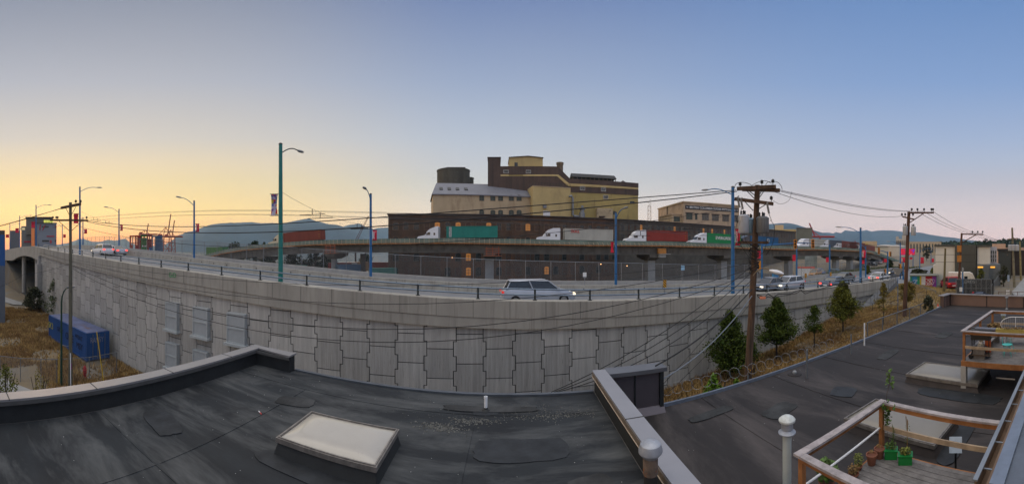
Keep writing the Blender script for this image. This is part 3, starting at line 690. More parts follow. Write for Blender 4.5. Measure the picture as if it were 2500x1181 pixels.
def J(*pts, r=.012): jumper(U2, [pd(x, 15.8, zat(y, 16.1)) - b2 for x, y in pts], r)
J((1793, 463), (1797, 452), (1812, 448), (1830, 452), (1836, 458)); J((1835, 456), (1850, 448), (1868, 444), (1884, 451)); J((1868, 456), (1876, 447), (1896, 447), (1906, 455), (1910, 466))
J((1810, 510), (1806, 530), (1800, 545), (1798, 532)); J((1875, 516), (1880, 530), (1884, 540)); J((1880, 538), (1890, 552), (1890, 580), (1882, 604), (1870, 622)); J((1812, 535), (1815, 560), (1822, 590), (1840, 612), (1862, 618))
J((1800, 540), (1796, 570), (1802, 598), (1818, 604)); J((1868, 540), (1872, 580), (1866, 612), (1852, 625)); J((1800, 560), (1808, 596), (1830, 628), (1848, 632)); J((1886, 491), (1905, 500), (1925, 492), (1932, 474), (1932, 470), r=.008)
b = MB()
for k in range(16):
    y = 600 + k * 4.2; z = zat(y, 16); c = on2(z); q = rnd.uniform(0, 6); b.path([c + Vector((.22 * math.cos(q + t) * rnd.uniform(.8, 1.3), .22 * math.sin(q + t), .1 * math.sin(t * 2 + k))) for t in (0, .8, 1.6, 2.4, 3.2, 4.4)], .018, 5)
b.build('cable_bundle', wirem, U2, world=False)
b = MB(); b.path([pd(x, 15.6, zat(y, 16)) - b2 for x, y in ((1838, 672), (1848, 660), (1862, 653), (1880, 657))], .025, 6); b.build('lamp_arm', mat('arm_tan', (.2, .14, .08), .6), U2, world=False)
b = MB(); c = pd(1895.5, 15.4, zat(663, 15.8)) - b2; q = Matrix.Translation(c) @ Matrix.Rotation(math.atan2(V2.y, V2.x), 4, 'Z') @ Matrix.Rotation(R(14), 4, 'Y')
vs = []
for x, w_, h_ in ((-.32, .04, .04), (-.2, .1, .08), (0, .14, .11), (.2, .13, .09), (.32, .05, .03)):
    for k in range(10): a = 2 * PI * k / 10; vs.append(q @ Vector((x, w_ * math.cos(a), h_ * math.sin(a))))
b.add(vs, [(i * 10 + k, i * 10 + (k + 1) % 10, (i + 1) * 10 + (k + 1) % 10, (i + 1) * 10 + k) for i in range(4) for k in range(10)] + [tuple(range(10)), tuple(range(40, 50))]); b.build('lamp_head', white, U2, world=False, smooth=True)
b = MB(); b.tube(on2(2.0) - A2 * .2 - V2 * .02, on2(4.6) - A2 * .17, .04); b.build('conduit', galv, U2, world=False)
b = MB(); c = on2(zat(905, 16)) - A2 * .2 + V2 * .05; b.box(-.06, .06, -.01, .01, -.14, .14, Matrix.Translation(c) @ Matrix.Rotation(-az(1817), 4, 'Z')); b.build('warning_tag', mat('hazard_orange', (.55, .25, .02), .6, col2=(.02, .02, .02), scale=14, thr=(.48, .5)), U2, world=False)
# U3, U4 and the other poles
def simple_pole(x0, y0, x1, y1, d, zb, label, r=.15, m=polewood, arms=(), trans=(), lab='utility pole'):
    base = pd(x0, d, zb); top = pd(x1, d, zat(y1, d)); t = thing('utility_pole', label, lab, base); l = top - base
    b = MB(); b.tube((0, 0, 0), l, r, r * .7, 12); b.build('pole', m, t, world=False, smooth=True)
    for (ax0, ay0, ax1, ay1, s) in arms:
        a = pd(ax0, d - .2, zat(ay0, d)) - base; c = pd(ax1, d - .2, zat(ay1, d)) - base
        b = MB(); dv = c - a; L = dv.length; q = Matrix.Translation((a + c) / 2) @ Matrix.Rotation(math.atan2(dv.y, dv.x), 4, 'Z') @ Matrix.Rotation(-math.asin(dv.z / L), 4, 'Y'); b.box(-L / 2, L / 2, -s / 2, s / 2, -s / 2, s / 2, q); b.build('crossarm', m, t, world=False)
    for (tx, ty, rr, hh) in trans: transformer(t, pd(tx, d - .3, zat(ty, d)) - base, rr, hh, tr_grey)
    return t, base, top
brownpole = mat('red_brown_pole', (0.13, 0.065, 0.038), .85, var=.35, scale=2, stretch=(5, 5, .5), bump=.5, col2=(.06, .03, .02))
U3, b3, top3 = simple_pole(2207, 790, 2219, 517, 30.8, 3.5, 'tall red-brown utility pole with one-sided crossarm and two small transformers', .19, brownpole, ((2216, 520, 2280, 519.5, .13), (2203, 529, 2232, 536, .11)), ((2210, 574, .22, .7), (2230, 575, .22, .7)))
b = MB(); b.tube(pd(2222, 30.6, zat(543, 30.8)) - b3, pd(2255, 30.4, zat(522, 30.8)) - b3, .04); b.build('brace', polewood, U3, world=False)
for x in (2226, 2240, 2256, 2274, 2278): insul(U3, pd(x, 30.5, zat(518, 30.8)) - b3, 1.2)
for x in (2202, 2210, 2229): insul(U3, pd(x, 30.5, zat(530, 30.8)) - b3, 1.2)
U4, b4, top4 = simple_pole(2339.5, 716, 2348, 569, 50, 4.0, 'brown utility pole with one-sided crossarm in front of the apartment block', .2, brownpole, ((2347, 571.5, 2401, 572.5, .16),))
b = MB(); b.tube(pd(2349, 49.7, zat(592, 50)) - b4, pd(2383, 49.7, zat(573, 50)) - b4, .06); b.build('brace', polewood, U4, world=False)
for x in (2374, 2387, 2399): insul(U4, pd(x, 49.8, zat(571, 50)) - b4, 1.6)
for y in (607, 631):
    b = MB(); p = pd(2342, 49.6, zat(y, 50)) - b4; b.box(-.3, .3, -.05, .05, -.45, .45, Matrix.Translation(p) @ Matrix.Rotation(-az(2342), 4, 'Z')); b.build('pole_sign', mat('orange_board', (.42, .17, .03), .7), U4, world=False)
simple_pole(2304.5, 712, 2308, 606, 47, 4.2, 'short olive pole standing before the white wall', .17, mat('olive_pole', (.12, .10, .045), .85, var=.3))
U5, b5, top5 = simple_pole(2476.7, 697.5, 2471, 556, 52, 4.6, 'tall pale utility pole beside the street at the far right', .2, mat('pale_pole', (.17, .15, .10), .85, var=.3), ((2459, 584, 2486, 582, .14),), ((2466, 612, .3, .8), (2474, 612, .3, .8), (2483, 612, .3, .8)))
simple_pole(2492.5, 683.5, 2490, 589, 64, 4.6, 'slender yellowish pole at the right end of the street', .2, mat('yellow_pole', (.22, .18, .08), .85, var=.3))
# small lamp beside U1
bl = pd(150, 27.0, -.2); t = thing('street_lamp', 'dark green curved street lamp with pale head on the dry lot', 'street lamp', bl)
hz = zat(700, 27) + .2
b = MB(); b.path([(0, 0, 0), (0, 0, hz - 1.2)] + [Vector((0, 0, hz - 1.2)) + V1 * (.55 * (1 - math.cos(a))) + Vector((0, 0, 1.15 * math.sin(a))) for a in (.4, .8, 1.2, 1.57)], [.09, .07, .06, .05, .045, .04], 10); b.build('pole', mat('dark_green_paint', (.012, .045, .03), .4), t, world=False, smooth=True)
q = Matrix.Translation(V1 * .72 + Vector((0, 0, hz))) @ Matrix.Rotation(math.atan2(V1.y, V1.x), 4, 'Z')
b = MB(); vs = []
for x, w_, h_ in ((-.3, .05, .05), (-.1, .13, .09), (.15, .14, .1), (.32, .05, .04)):
    for k in range(10): a = 2 * PI * k / 10; vs.append(q @ Vector((x, w_ * math.cos(a), h_ * math.sin(a))))
b.add(vs, [(i * 10 + k, i * 10 + (k + 1) % 10, (i + 1) * 10 + (k + 1) % 10, (i + 1) * 10 + k) for i in range(3) for k in range(10)] + [tuple(range(10)), tuple(range(30, 40))]); b.build('lamp_head', lampgrey, t, world=False, smooth=True)
b = MB(); b.tube((0, 0, 3.1), V1 * .62 + Vector((0, 0, 2.95)), .02); b.build('tie_rod', galv, t, world=False)

# ---- overhead lines
def wire(a, c, sag, label, cat='cable', r=.012, name='overhead_cable', m=wirem, group=None, n=22):
    b = MB(); b.path([a.lerp(c, k / n) - Vector((0, 0, 4 * sag * (k / n) * (1 - k / n))) for k in range(n + 1)], r, 5)
    o = b.build(name, m); return tag(o, label, cat, group)
def A(px, py, d): return pd(px, d, zat(py, d))
GP = 'overhead lines between the wooden poles'
u1l, u1r = A(213, 538, 26.8), A(118, 537, 26.6)
wire(A(214, 539, 26.9), A(1797, 464, 16), 1.35, 'upper black power line from the left pole to the crossarm above the transformers', r=.018, group=GP)
wire(A(212, 541, 26.6), A(1799, 467, 15.8), 1.6, 'lower black power line from the left pole to the crossarm above the transformers', r=.02, group=GP)
wire(A(170, 545, 27), A(1812, 505, 16.4), 1.9, 'thin grey line running from the left pole to the lower crossarm', r=.01, group=GP)
wire(A(178, 640, 26.6), A(1837, 640, 16), 1.15, 'upper telephone cable sagging across the retaining wall', r=.011, group=GP)
wire(A(178, 648, 26.6), A(1836, 655, 16), 1.75, 'middle telephone cable sagging across the retaining wall', r=.014, group=GP)
wire(A(178, 656, 26.6), A(1835, 668, 16), 1.95, 'lowest telephone cable sagging across the retaining wall', r=.013, group=GP)
wire(A(178, 632, 26.6), A(1837, 628, 16), .75, 'thin cable sagging across the road railing', r=.009, group=GP)
for (x, y, lab) in ((1352, 952, 'first of three service cables down to the near roof edge'), (1360, 951, 'second of three service cables down to the near roof edge'), (1345, 953, 'lowest of three service cables down to the near roof edge')):
    pass
for k, (ys, lab) in enumerate(((648, 'uppermost of three service cables running down to the near roof edge'), (664, 'middle of three service cables running down to the near roof edge'), (682, 'lowest of three service cables running down to the near roof edge'))):
    wire(A(1836, ys, 15.9), A(1345 + 7 * k, 957, 11.25), .28 + .12 * k, lab, r=.014, group='service cables to the roof')
wire(A(1836, 706, 15.9), A(1600, 893, 11.6), .25, 'thick cable from the big pole to the end of the dividing parapet', r=.026)
wire(A(1836, 722, 15.9), A(1612, 928, 11.7), .35, 'pale cable looping down beside the dividing parapet end', r=.02, m=galv)
wire(A(1834, 690, 15.9), A(1612, 945, 11.9), .05, 'thin straight cable passing the dividing parapet end', r=.008)
wire(A(1836, 735, 15.9), A(1612, 975, 12.1), .15, 'thin lowest cable beside the dividing parapet end', r=.008)
for k, (xa, ya, xb, yb, lab) in enumerate(((1904, 464, 2226, 515, 'upper line from the transformer pole to the red-brown pole'), (1906, 467, 2256, 515, 'middle line from the transformer pole to the red-brown pole'), (1890, 468, 2203, 527, 'lower line from the transformer pole to the red-brown pole'))):
    wire(A(xa, ya, 16.2), A(xb, yb, 30.5), .25 + .12 * k, lab, r=.013, group=GP)
for k, (xa, xb, lab) in enumerate(((2240, 2374, 'lower line between the red-brown pole and the pole by the apartments'), (2256, 2387, 'middle line between the red-brown pole and the pole by the apartments'), (2278, 2399, 'upper line between the red-brown pole and the pole by the apartments'))):
    wire(A(xa, 516, 30.5), A(xb, 570, 49.8), .4, lab, r=.017, group=GP)
for k, (xa, lab) in enumerate(((2374, 'lower line running right from the pole by the apartments'), (2387, 'middle line running right from the pole by the apartments'), (2399, 'upper line running right from the pole by the apartments'))):
    wire(A(xa, 571, 49.8), A(2462 + k * 10, 583, 52), .5, lab, r=.02, group=GP)
ty = A(1850, 723, 15.9)
b = MB(); pts = [A(1848, 722, 15.8), A(1858, 730, 15.8), A(1866, 729, 16.4), A(1875, 724, 17), A(1888, 728, 18), A(1900, 724, 18.8), A(1930, 719, 20.4), A(1944, 716, 21), A(1955, 709, 21.6), A(1966, 717, 22), A(1980, 712, 22.8), A(2050, 698, 26), A(2205, 672, 30.6)]
b.path(pts, .02, 5); b.path([p + Vector((0, 0, .09 * (i % 2) + .05)) for i, p in enumerate(pts)], .026, 5); tag(b.build('overhead_cable', wirem), 'thick looped telephone cable running right along the parapet', 'cable')
b = MB(); c = A(1862, 727, 15.7); b.box(-.13, .13, -.02, .02, -.05, .06, Matrix.Translation(c) @ Matrix.Rotation(-az(1862), 4, 'Z')); tag(b.build('cable_tag', mat('orange_tag', (.65, .22, .12), .6)), 'small orange marker tag hanging on the looped cable', 'tag')
wire(A(170, 503, 26.9), A(-130, 580, 46), .2, 'upper line running left out of view from the left pole', r=.022, group=GP)
wire(A(160, 505, 26.6), A(-120, 578, 44), .25, 'lower line running left out of view from the left pole', r=.022, group=GP)
wire(A(177, 640, 26.6), A(60, 668, 33), .2, 'thin cable from the left pole to the wall end', r=.012, group=GP)
wire(A(60, 668, 33), A(-20, 705, 36), .2, 'thin cable crossing the dark underpass', r=.012, group=GP)
# trolley wires over the road and their span wires
GT = 'trolley wires over the road'
for dn, lab in ((5.6, 'near trolley wire above the road'), (6.3, 'second trolley wire above the road')):
    b = MB(); uu_ = fr_range(-120, 90, 10); b.path([WP(u, dn, road(u) + 5.65) for u in uu_], .011, 5); tag(b.build('trolley_wire', steelwire), lab, 'wire', GT)
for dn, lab in ((9.3, 'third trolley wire above the road'), (9.9, 'farthest trolley wire above the road')):
    b = MB(); b.path([WP(u, dn, road(u) + 5.6) for u in fr_range(-120, 90, 10)], .011, 5); tag(b.build('trolley_wire', steelwire), lab, 'wire', GT)
def span(pa, pc, label, hang=()):
    b = MB(); b.path([pa.lerp(pc, k / 10) - Vector((0, 0, .5 * 4 * (k / 10) * (1 - k / 10))) for k in range(11)], .009, 5)
    for f in hang:
        p = pa.lerp(pc, f) - Vector((0, 0, 2 * f * (1 - f))); b.tube(p, p - Vector((0, 0, .35)), .025, n=6); q = Matrix.Translation(p - Vector((0, 0, .37))) @ Matrix.Rotation(wrot(0) + .0, 4, 'Z'); b.box(-.9, .9, -.02, .02, -.02, .02, q)
    tag(b.build('span_wire', wirem), label, 'wire', 'span wires with trolley hangers')
span(Vector((*p_teal.xy, zat(467, dw(685, NB)))), Vector((*p_905.xy, zat(548, dw(905, HALF)))), 'sloping span wire with two hanger bars right of the teal lamp', (.28, .36, .8, .86))
def postpt(px, dn, y): p = WP(uw(px, dn), dn, 0); return Vector((p.x, p.y, zat(y, math.hypot(p.x, p.y))))
span(postpt(195, NB, 514), postpt(290.5, HALF, 538), 'span wire with hangers between the two lamps right of the left pole', (.3, .4, .6, .7))
span(postpt(1789, NB, 520), postpt(1503.5, HALF, 562), 'span wire with hangers crossing before the sugar warehouse', (.3, .4, .75, .85))
span(postpt(88, NB, 540), postpt(202.5, HALF, 552), 'distant span wire with hangers near the grey building', (.4, .6))
span(postpt(2101, NB, 577), postpt(2025.5, HALF, 600), 'span wire with hangers at the far end of the parapet', (.4, .6))
# ================================================================== VEHICLES
tyre = mat('tyre_rubber', (.015, .015, .015), .85)
rim = mat('rim_metal', (.35, .36, .37), .3, .7)
darkglass = glass('dark_glass', (.02, .025, .03), .06)
headl = mat('headlamp_lit', (.9, .85, .7), .2, emit=(1, .82, .55), estr=1.7)
headoff = mat('headlamp_lens', (.6, .6, .6), .15)
taill = mat('tail_lamp_lit', (.5, .02, .02), .3, emit=(1, .06, .04), estr=3.0)
taild = mat('tail_lamp_red', (.3, .01, .01), .3, emit=(1, .05, .03), estr=.5)
def paint(name, c, metal=.3): return mat(name, c, .28, metal, .03, 2, spec=.6)
def car(loc, rz, pm, label, L=4.5, Wd=1.8, H=1.45, kind='sedan', lit=True, brake=False):
    """x forward"""
    t = thing('car', label, 'car', loc, rz, 'cars on the road')
    suv = kind == 'suv'
    # body: cross-sections along x, each (x, z_belt, z_top, halfwidth_low)
    bel = .92 if not suv else 1.02
    st = [(-L/2, .45, bel - .18, .80), (-L/2 + .08, .28, bel - .02, .92), (-L/2 + .5, .22, bel + .02, .98), (-.6, .2, bel, 1.0), (.4, .2, bel - .02, 1.0), (L/2 - 1.0, .2, bel - .08, .98), (L/2 - .35, .22, bel - .18, .92), (L/2 - .04, .28, bel - .32, .82), (L/2, .36, bel - .42, .74)]
    b = MB(); vs = []; hw = Wd / 2
    for x, lo, hi, w_ in st:
        w = hw * w_; vs += [Vector((x, -w * .93, lo)), Vector((x, -w, lo + .18)), Vector((x, -w, hi - .12)), Vector((x, -w * .93, hi)), Vector((x, w * .93, hi)), Vector((x, w, hi - .12)), Vector((x, w, lo + .18)), Vector((x, w * .93, lo))]
    b.add(vs, [(i * 8 + k, i * 8 + (k + 1) % 8, (i + 1) * 8 + (k + 1) % 8, (i + 1) * 8 + k) for i in range(len(st) - 1) for k in range(8)] + [tuple(range(8)), tuple(range(8 * (len(st) - 1), 8 * len(st)))])
    body = b.build('body', pm, t, world=False, smooth=True)
    # roof and glass
    xr = -L/2 + (.25 if suv else .75); xf = L/2 - 1.05; a = -L/2 + (.55 if suv else 1.45); c = L/2 - 1.85
    b = MB(); top = H; wt = hw * .74; wb = hw * .9
    b.hexa([(xr, -wb, bel - .03), (xf, -wb, bel - .09), (xf, wb, bel - .09), (xr, wb, bel - .03), (a, -wt, top - .05), (c, -wt, top - .05), (c, wt, top - .05), (a, wt, top - .05)]); b.build('glasshouse', darkglass, t, world=False)
    b = MB(); b.hexa([(a - .05, -wt - .02, top - .06), (c + .08, -wt - .02, top - .06), (c + .08, wt + .02, top - .06), (a - .05, wt + .02, top - .06), (a + .2, -wt + .12, top), (c - .2, -wt + .12, top), (c - .2, wt - .12, top), (a + .2, wt - .12, top)])
    for s in (-1, 1):
        for (x0, z0, x1, z1) in ((xr + .02, bel, a, top - .05), (xf - .02, bel - .06, c, top - .05), ((xr + xf) / 2 - .05, bel, (a + c) / 2 - .02, top - .05)):
            b.tube((x0, s * (wb + .008), z0), (x1, s * (wt + .008), z1), .035, n=6)
    b.build('roof', pm, t, world=False)
    for x in (-L/2 + .85, L/2 - .85):
        for s in (-1, 1):
            b = MB(); b.tube((x, s * (hw - .2), .33), (x, s * (hw + .01), .33), .33, n=20); w_ = b.build('wheel', tyre, t, world=False)
            b = MB(); b.tube((x, s * (hw + .005), .33), (x, s * (hw + .02), .33), .2, n=14); b.build('rim', rim, w_, world=False)
    for s in (-1, 1):
        b = MB(); b.box(L/2 - .18, L/2 - .01, s * hw * .72 - .16, s * hw * .72 + .16, bel - .42, bel - .27); b.build('headlight', headl if lit else headoff, t, world=False)
        b = MB(); b.box(-L/2 - .02, -L/2 + .12, s * hw * .78 - .16, s * hw * .78 + .13, bel - .26, bel - .08); b.build('tail_light', taill if brake else taild, t, world=False)
        b = MB(); b.box(xf - .25, xf - .1, s * (hw + .02) - .08, s * (hw + .02) + .08, bel - .02, bel + .12); b.build('mirror', pm, t, world=False)
    b = MB(); b.box(L/2 - .06, L/2 + .01, -hw * .45, hw * .45, .38, .58); b.build('grille', blackm, t, world=False)
    b = MB(); b.box(-L/2 - .015, -L/2 + .05, -.26, .26, .5, .63); b.build('number_plate', white, t, world=False)
    return t
silver = paint('silver_paint', (.42, .45, .50)); pblack = paint('black_car_paint', (.02, .02, .022)); navy = paint('slate_blue_paint', (.08, .11, .16)); pwhite = paint('white_car_paint', (.65, .66, .68), 0)
def oncar(px, dn, fwd, *a, **k):
    u = uw(px, dn); return car(WP(u, dn, road(u) + .0), wrot(u) + (0 if fwd > 0 else PI), *a, **k)
oncar(1312, 5.6, 1, silver, 'silver minivan passing right in the near lane behind the railing', L=4.9, H=1.62, kind='suv')
oncar(1924, 7.5, -1, paint('light_silver_paint', (.5, .52, .55)), 'light silver hatchback coming left with headlamps lit', L=4.4, H=1.55, kind='suv')
oncar(1880, 8.2, -1, paint('grey_car_paint', (.2, .2, .21)), 'grey car almost hidden behind the silver hatchback', L=4.3)
oncar(2040, 4.6, 1, navy, 'slate blue sedan driving away with red tail lamps', L=4.7, brake=True)
oncar(2147, 5.0, 1, pwhite, 'white car driving away with bright brake lamps', L=4.5, brake=True)
oncar(2189, 8.6, -1, pblack, 'black car coming towards the camera beside the far signal pole', L=4.4)
oncar(249, 6.5, -1, pwhite, 'white car with dark roof on the left part of the road', L=4.8, H=1.6, kind='suv', brake=True)
oncar(282, 8.6, -1, silver, 'silver car behind the white one on the left part of the road', L=4.6, H=1.45, brake=True)
oncar(2060, 9.2, -1, paint('dim_grey_paint', (.16, .17, .17)), 'grey car just right of the slate blue sedan', L=4.6)

# ------------------------------------------------------------------ overpass
FO = Frame(-0.04, 82.0)
OPX = [(470,632),(500,622),(550,609),(598,600.8),(681,592.5),(780,586),(945,582.6),(1113,581),(1300,584),(1433,587),(1620,589),(1783,595),(1935,601),(1993,601.5),(2049,604),(2097,607),(2133,613),(2160,622),(2190,634),(2200,637)]
OT = [(FO.u(x), FO.z(x, y)) for x, y in OPX]
def oz(u):    # top of the rail
    if u < OT[0][0]: return OT[0][1] + (u - OT[0][0]) * .05
    return interp(OT, u)
def OP(u, dn, z): return FO.p(u, dn, z)
ou = fr_range(OT[0][0] - 60, OT[-1][0] + 20, 2.5)
def osweep(b, us, sec):
    rows = [[OP(u, dn, z) for dn, z in sec(u)] for u in us]; m = len(rows[0]); vs = [p for r in rows for p in r]; fs = []
    for j in range(len(rows) - 1):
        for k in range(m): fs.append((j * m + k, j * m + (k + 1) % m, (j + 1) * m + (k + 1) % m, (j + 1) * m + k))
    fs += [tuple(range(m - 1, -1, -1)), tuple(range((len(rows) - 1) * m, len(rows) * m))]; return b.add(vs, fs)
RH = 1.05
ov = thing('overpass', 'long curved-profile truck overpass under construction with green formwork rail', 'overpass', OP(0, 0, 0))
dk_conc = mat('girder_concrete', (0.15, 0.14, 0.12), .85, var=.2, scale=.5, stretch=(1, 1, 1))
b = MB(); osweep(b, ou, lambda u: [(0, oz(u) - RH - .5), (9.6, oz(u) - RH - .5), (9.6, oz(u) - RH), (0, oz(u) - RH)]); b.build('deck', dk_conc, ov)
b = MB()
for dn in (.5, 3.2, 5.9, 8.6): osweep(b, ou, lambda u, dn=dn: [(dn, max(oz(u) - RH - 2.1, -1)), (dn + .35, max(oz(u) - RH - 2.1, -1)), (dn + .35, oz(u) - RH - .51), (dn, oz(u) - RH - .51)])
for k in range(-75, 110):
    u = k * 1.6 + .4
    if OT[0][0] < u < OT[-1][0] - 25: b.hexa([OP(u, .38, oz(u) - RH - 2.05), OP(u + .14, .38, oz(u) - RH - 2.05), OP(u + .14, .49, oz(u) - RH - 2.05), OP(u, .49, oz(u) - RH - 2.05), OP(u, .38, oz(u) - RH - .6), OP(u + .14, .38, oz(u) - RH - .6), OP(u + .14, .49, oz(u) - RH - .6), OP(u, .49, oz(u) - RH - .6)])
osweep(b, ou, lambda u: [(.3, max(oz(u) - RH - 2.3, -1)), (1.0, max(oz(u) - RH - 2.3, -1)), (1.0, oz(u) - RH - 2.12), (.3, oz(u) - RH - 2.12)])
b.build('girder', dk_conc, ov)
b = MB(); osweep(b, ou, lambda u: [(-.05, oz(u) - RH + .0), (.12, oz(u) - RH), (.12, oz(u)), (-.05, oz(u))]); b.build('rail_panel', mat('green_formwork', (0.14, 0.20, 0.17), .75, var=.25, scale=.4, stretch=(1, 1, .2)), ov)
b = MB(); osweep(b, ou, lambda u: [(9.5, oz(u) - RH + .0), (9.6, oz(u) - RH), (9.6, oz(u) - .1), (9.5, oz(u) - .1)]); b.build('rail_panel', mat('grey_formwork', (0.16, 0.18, 0.17), .75), ov)
b = MB(); osweep(b, [u for u in ou if u < OT[-4][0]], lambda u: [(-.9, oz(u) - RH - .22), (-.06, oz(u) - RH - .22), (-.06, oz(u) - RH - .03), (-.9, oz(u) - RH - .03)]); b.build('walkway_plank', mat('orange_timber', (.42, .17, .05), .8, var=.35, scale=.6), ov)
b = MB(); k = 0; u = OT[0][0]
while u < OT[-4][0]:
    tilt = .0 if FO.p(u, 0, 0).x < 5 else .25
    b.tube(OP(u, -.85, oz(u) - RH - .15), OP(u - tilt, -.5 if tilt else -.85, oz(u) - (.0 if not tilt else .45)), .055, n=4); b.tube(OP(u, -.85, oz(u) - RH - .12), OP(u, -.05, oz(u) - RH - .45), .04, n=4); u += 1.15
osweep(b, [u for u in ou if u < OT[-4][0]], lambda u: [(-.9, oz(u) - RH + .35), (-.86, oz(u) - RH + .35), (-.86, oz(u) - RH + .41), (-.9, oz(u) - RH + .41)])
b.build('bracket', mat('pale_bracket', (.42, .35, .25), .7), ov)
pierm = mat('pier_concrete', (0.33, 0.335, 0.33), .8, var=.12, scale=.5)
for (px, sq) in ((816, 0), (1195, 1), (1587, 1), (1763, 1), (1925, 1), (2040, 1), (2075, 1), (650, 0), (2110, 1)):
    u = FO.u(px, 3); zc = oz(u) - RH - 2.32; d = FO.d(px, 3)
    b = MB(); b.fbox(FO, u - 1.0, u + 1.0, 2.0, 4.2, -.5, zc - 1.3) if sq else b.tube(OP(u, 3, -.5), OP(u, 3, zc - 1.3), .8, n=18)
    p_ = b.build('pier_column', pierm, ov, smooth=not sq)
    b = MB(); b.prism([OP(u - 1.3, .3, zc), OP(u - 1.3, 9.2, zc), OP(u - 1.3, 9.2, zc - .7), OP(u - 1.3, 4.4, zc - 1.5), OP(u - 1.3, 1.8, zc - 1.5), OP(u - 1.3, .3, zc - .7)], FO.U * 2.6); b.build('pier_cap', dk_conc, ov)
    if px in (816,):
        b = MB(); b.tube(OP(u + 6.5, 7, -.5), OP(u + 6.5, 7, zc - .2), .7, n=14); b.build('pier_column', dk_conc, ov, smooth=True)
scaf = mat('scaffold_orange', (.40, .12, .06), .7)
def scaffold(x0, x1, y0, y1, label):
    u0, u1 = FO.u(x0, -1), FO.u(x1, -1); z1 = FO.z(x0, y0, -1); z0 = FO.z(x0, y1, -1); t = thing('work_platform', label, 'scaffold', OP((u0 + u1) / 2, -1.4, z0), group='orange work platforms hanging from the overpass')
    b = MB()
    for f in (0, .33, .66, 1.0): b.fbox(FO, u0, u1, -1.45, -1.35, z0 + (z1 - z0) * f - .06, z0 + (z1 - z0) * f + .06)
    for f in (0.12, .5, .88): b.fbox(FO, u0 + (u1 - u0) * f - .06, u0 + (u1 - u0) * f + .06, -1.35, -1.25, z0 - .1, z1 + .5)
    b.build('guard_frame', scaf, t)
    b = MB(); b.fbox(FO, u0 - .3, u1 + .3, -1.34, .2, z0 - .12, z0); b.build('plank_floor', wood, t)
scaffold(794, 822, 601, 618, 'orange work platform on the overpass pier left of the brick warehouse')
scaffold(1184, 1222, 607, 624, 'orange work platform on the overpass pier below the teal container')
t = thing('formwork_box', 'orange plywood formwork box under the overpass beside a square pier', 'formwork', OP(FO.u(1614, -.3), -.3, FO.z(1614, 620)))
b = MB(); b.fbox(FO, FO.u(1605), FO.u(1624), -.6, .2, FO.z(1614, 619), FO.z(1614, 606)); b.build('plywood_panel', mat('ply_orange', (.45, .2, .05), .7, var=.2), t)
b = MB(); b.fbox(FO, FO.u(1606), FO.u(1632), -1.2, .2, FO.z(1614, 621), FO.z(1614, 619.4)); b.fbox(FO, FO.u(1606), FO.u(1622), -.9, .0, FO.z(1614, 628), FO.z(1614, 621.4)); b.build('shelf', concrete_light, t)

# ------------------------------------------------------------------ trucks on the overpass
def corr(name, c): return mat(name, c, .5, .15, .1, .6, stretch=(1, 1, .3), island=.0)
teal_c = corr('teal_container', (.015, .20, .165)); red_c = corr('red_container', (.26, .035, .025)); green_c = corr('green_container', (.01, .24, .075)); grey_c = corr('grey_container', (.42, .42, .38)); blue_c = corr('blue_container', (.01, .10, .24)); brown_c = corr('oxide_container', (.19, .045, .03))
cab_w = paint('cab_white', (.72, .75, .80), 0); cab_cream = paint('cab_cream', (.6, .52, .36), 0)
def container(t, x0, L, m, z=1.25, H=2.75, Wd=2.44, far=False):
    b = MB(); hw = Wd / 2
    if far: b.box(x0, x0 + L, -hw, hw, z, z + H)
    else:
        # corrugated sides as one ribbed shell
        n = int(L / .28); pts = []
        for k in range(n * 2 + 1):
            x = x0 + .15 + (L - .3) * k / (n * 2); pts.append((x, 0 if (k // 1) % 2 == 0 else .035))
        for s in (-1, 1):
            vs = []
            for x, o in pts: vs += [Vector((x, s * (hw - .04 - o), z + .12)), Vector((x, s * (hw - .04 - o), z + H - .1))]
            b.add(vs, [(2 * k, 2 * k + 2, 2 * k + 3, 2 * k + 1) for k in range(len(pts) - 1)])
        b.box(x0 + .02, x0 + L - .02, -hw + .1, hw - .1, z + .05, z + H - .02)
        for s in (-1, 1):
            for zz in (z + .06, z + H - .06): b.box(x0, x0 + L, s * (hw - .06) - .06, s * (hw - .06) + .06, zz - .06, zz + .06)
            for xx in (x0 + .07, x0 + L - .07): b.box(xx - .08, xx + .08, s * (hw - .062) - .065, s * (hw - .062) + .065, z, z + H)
    return b.build('container', m, t, world=False)
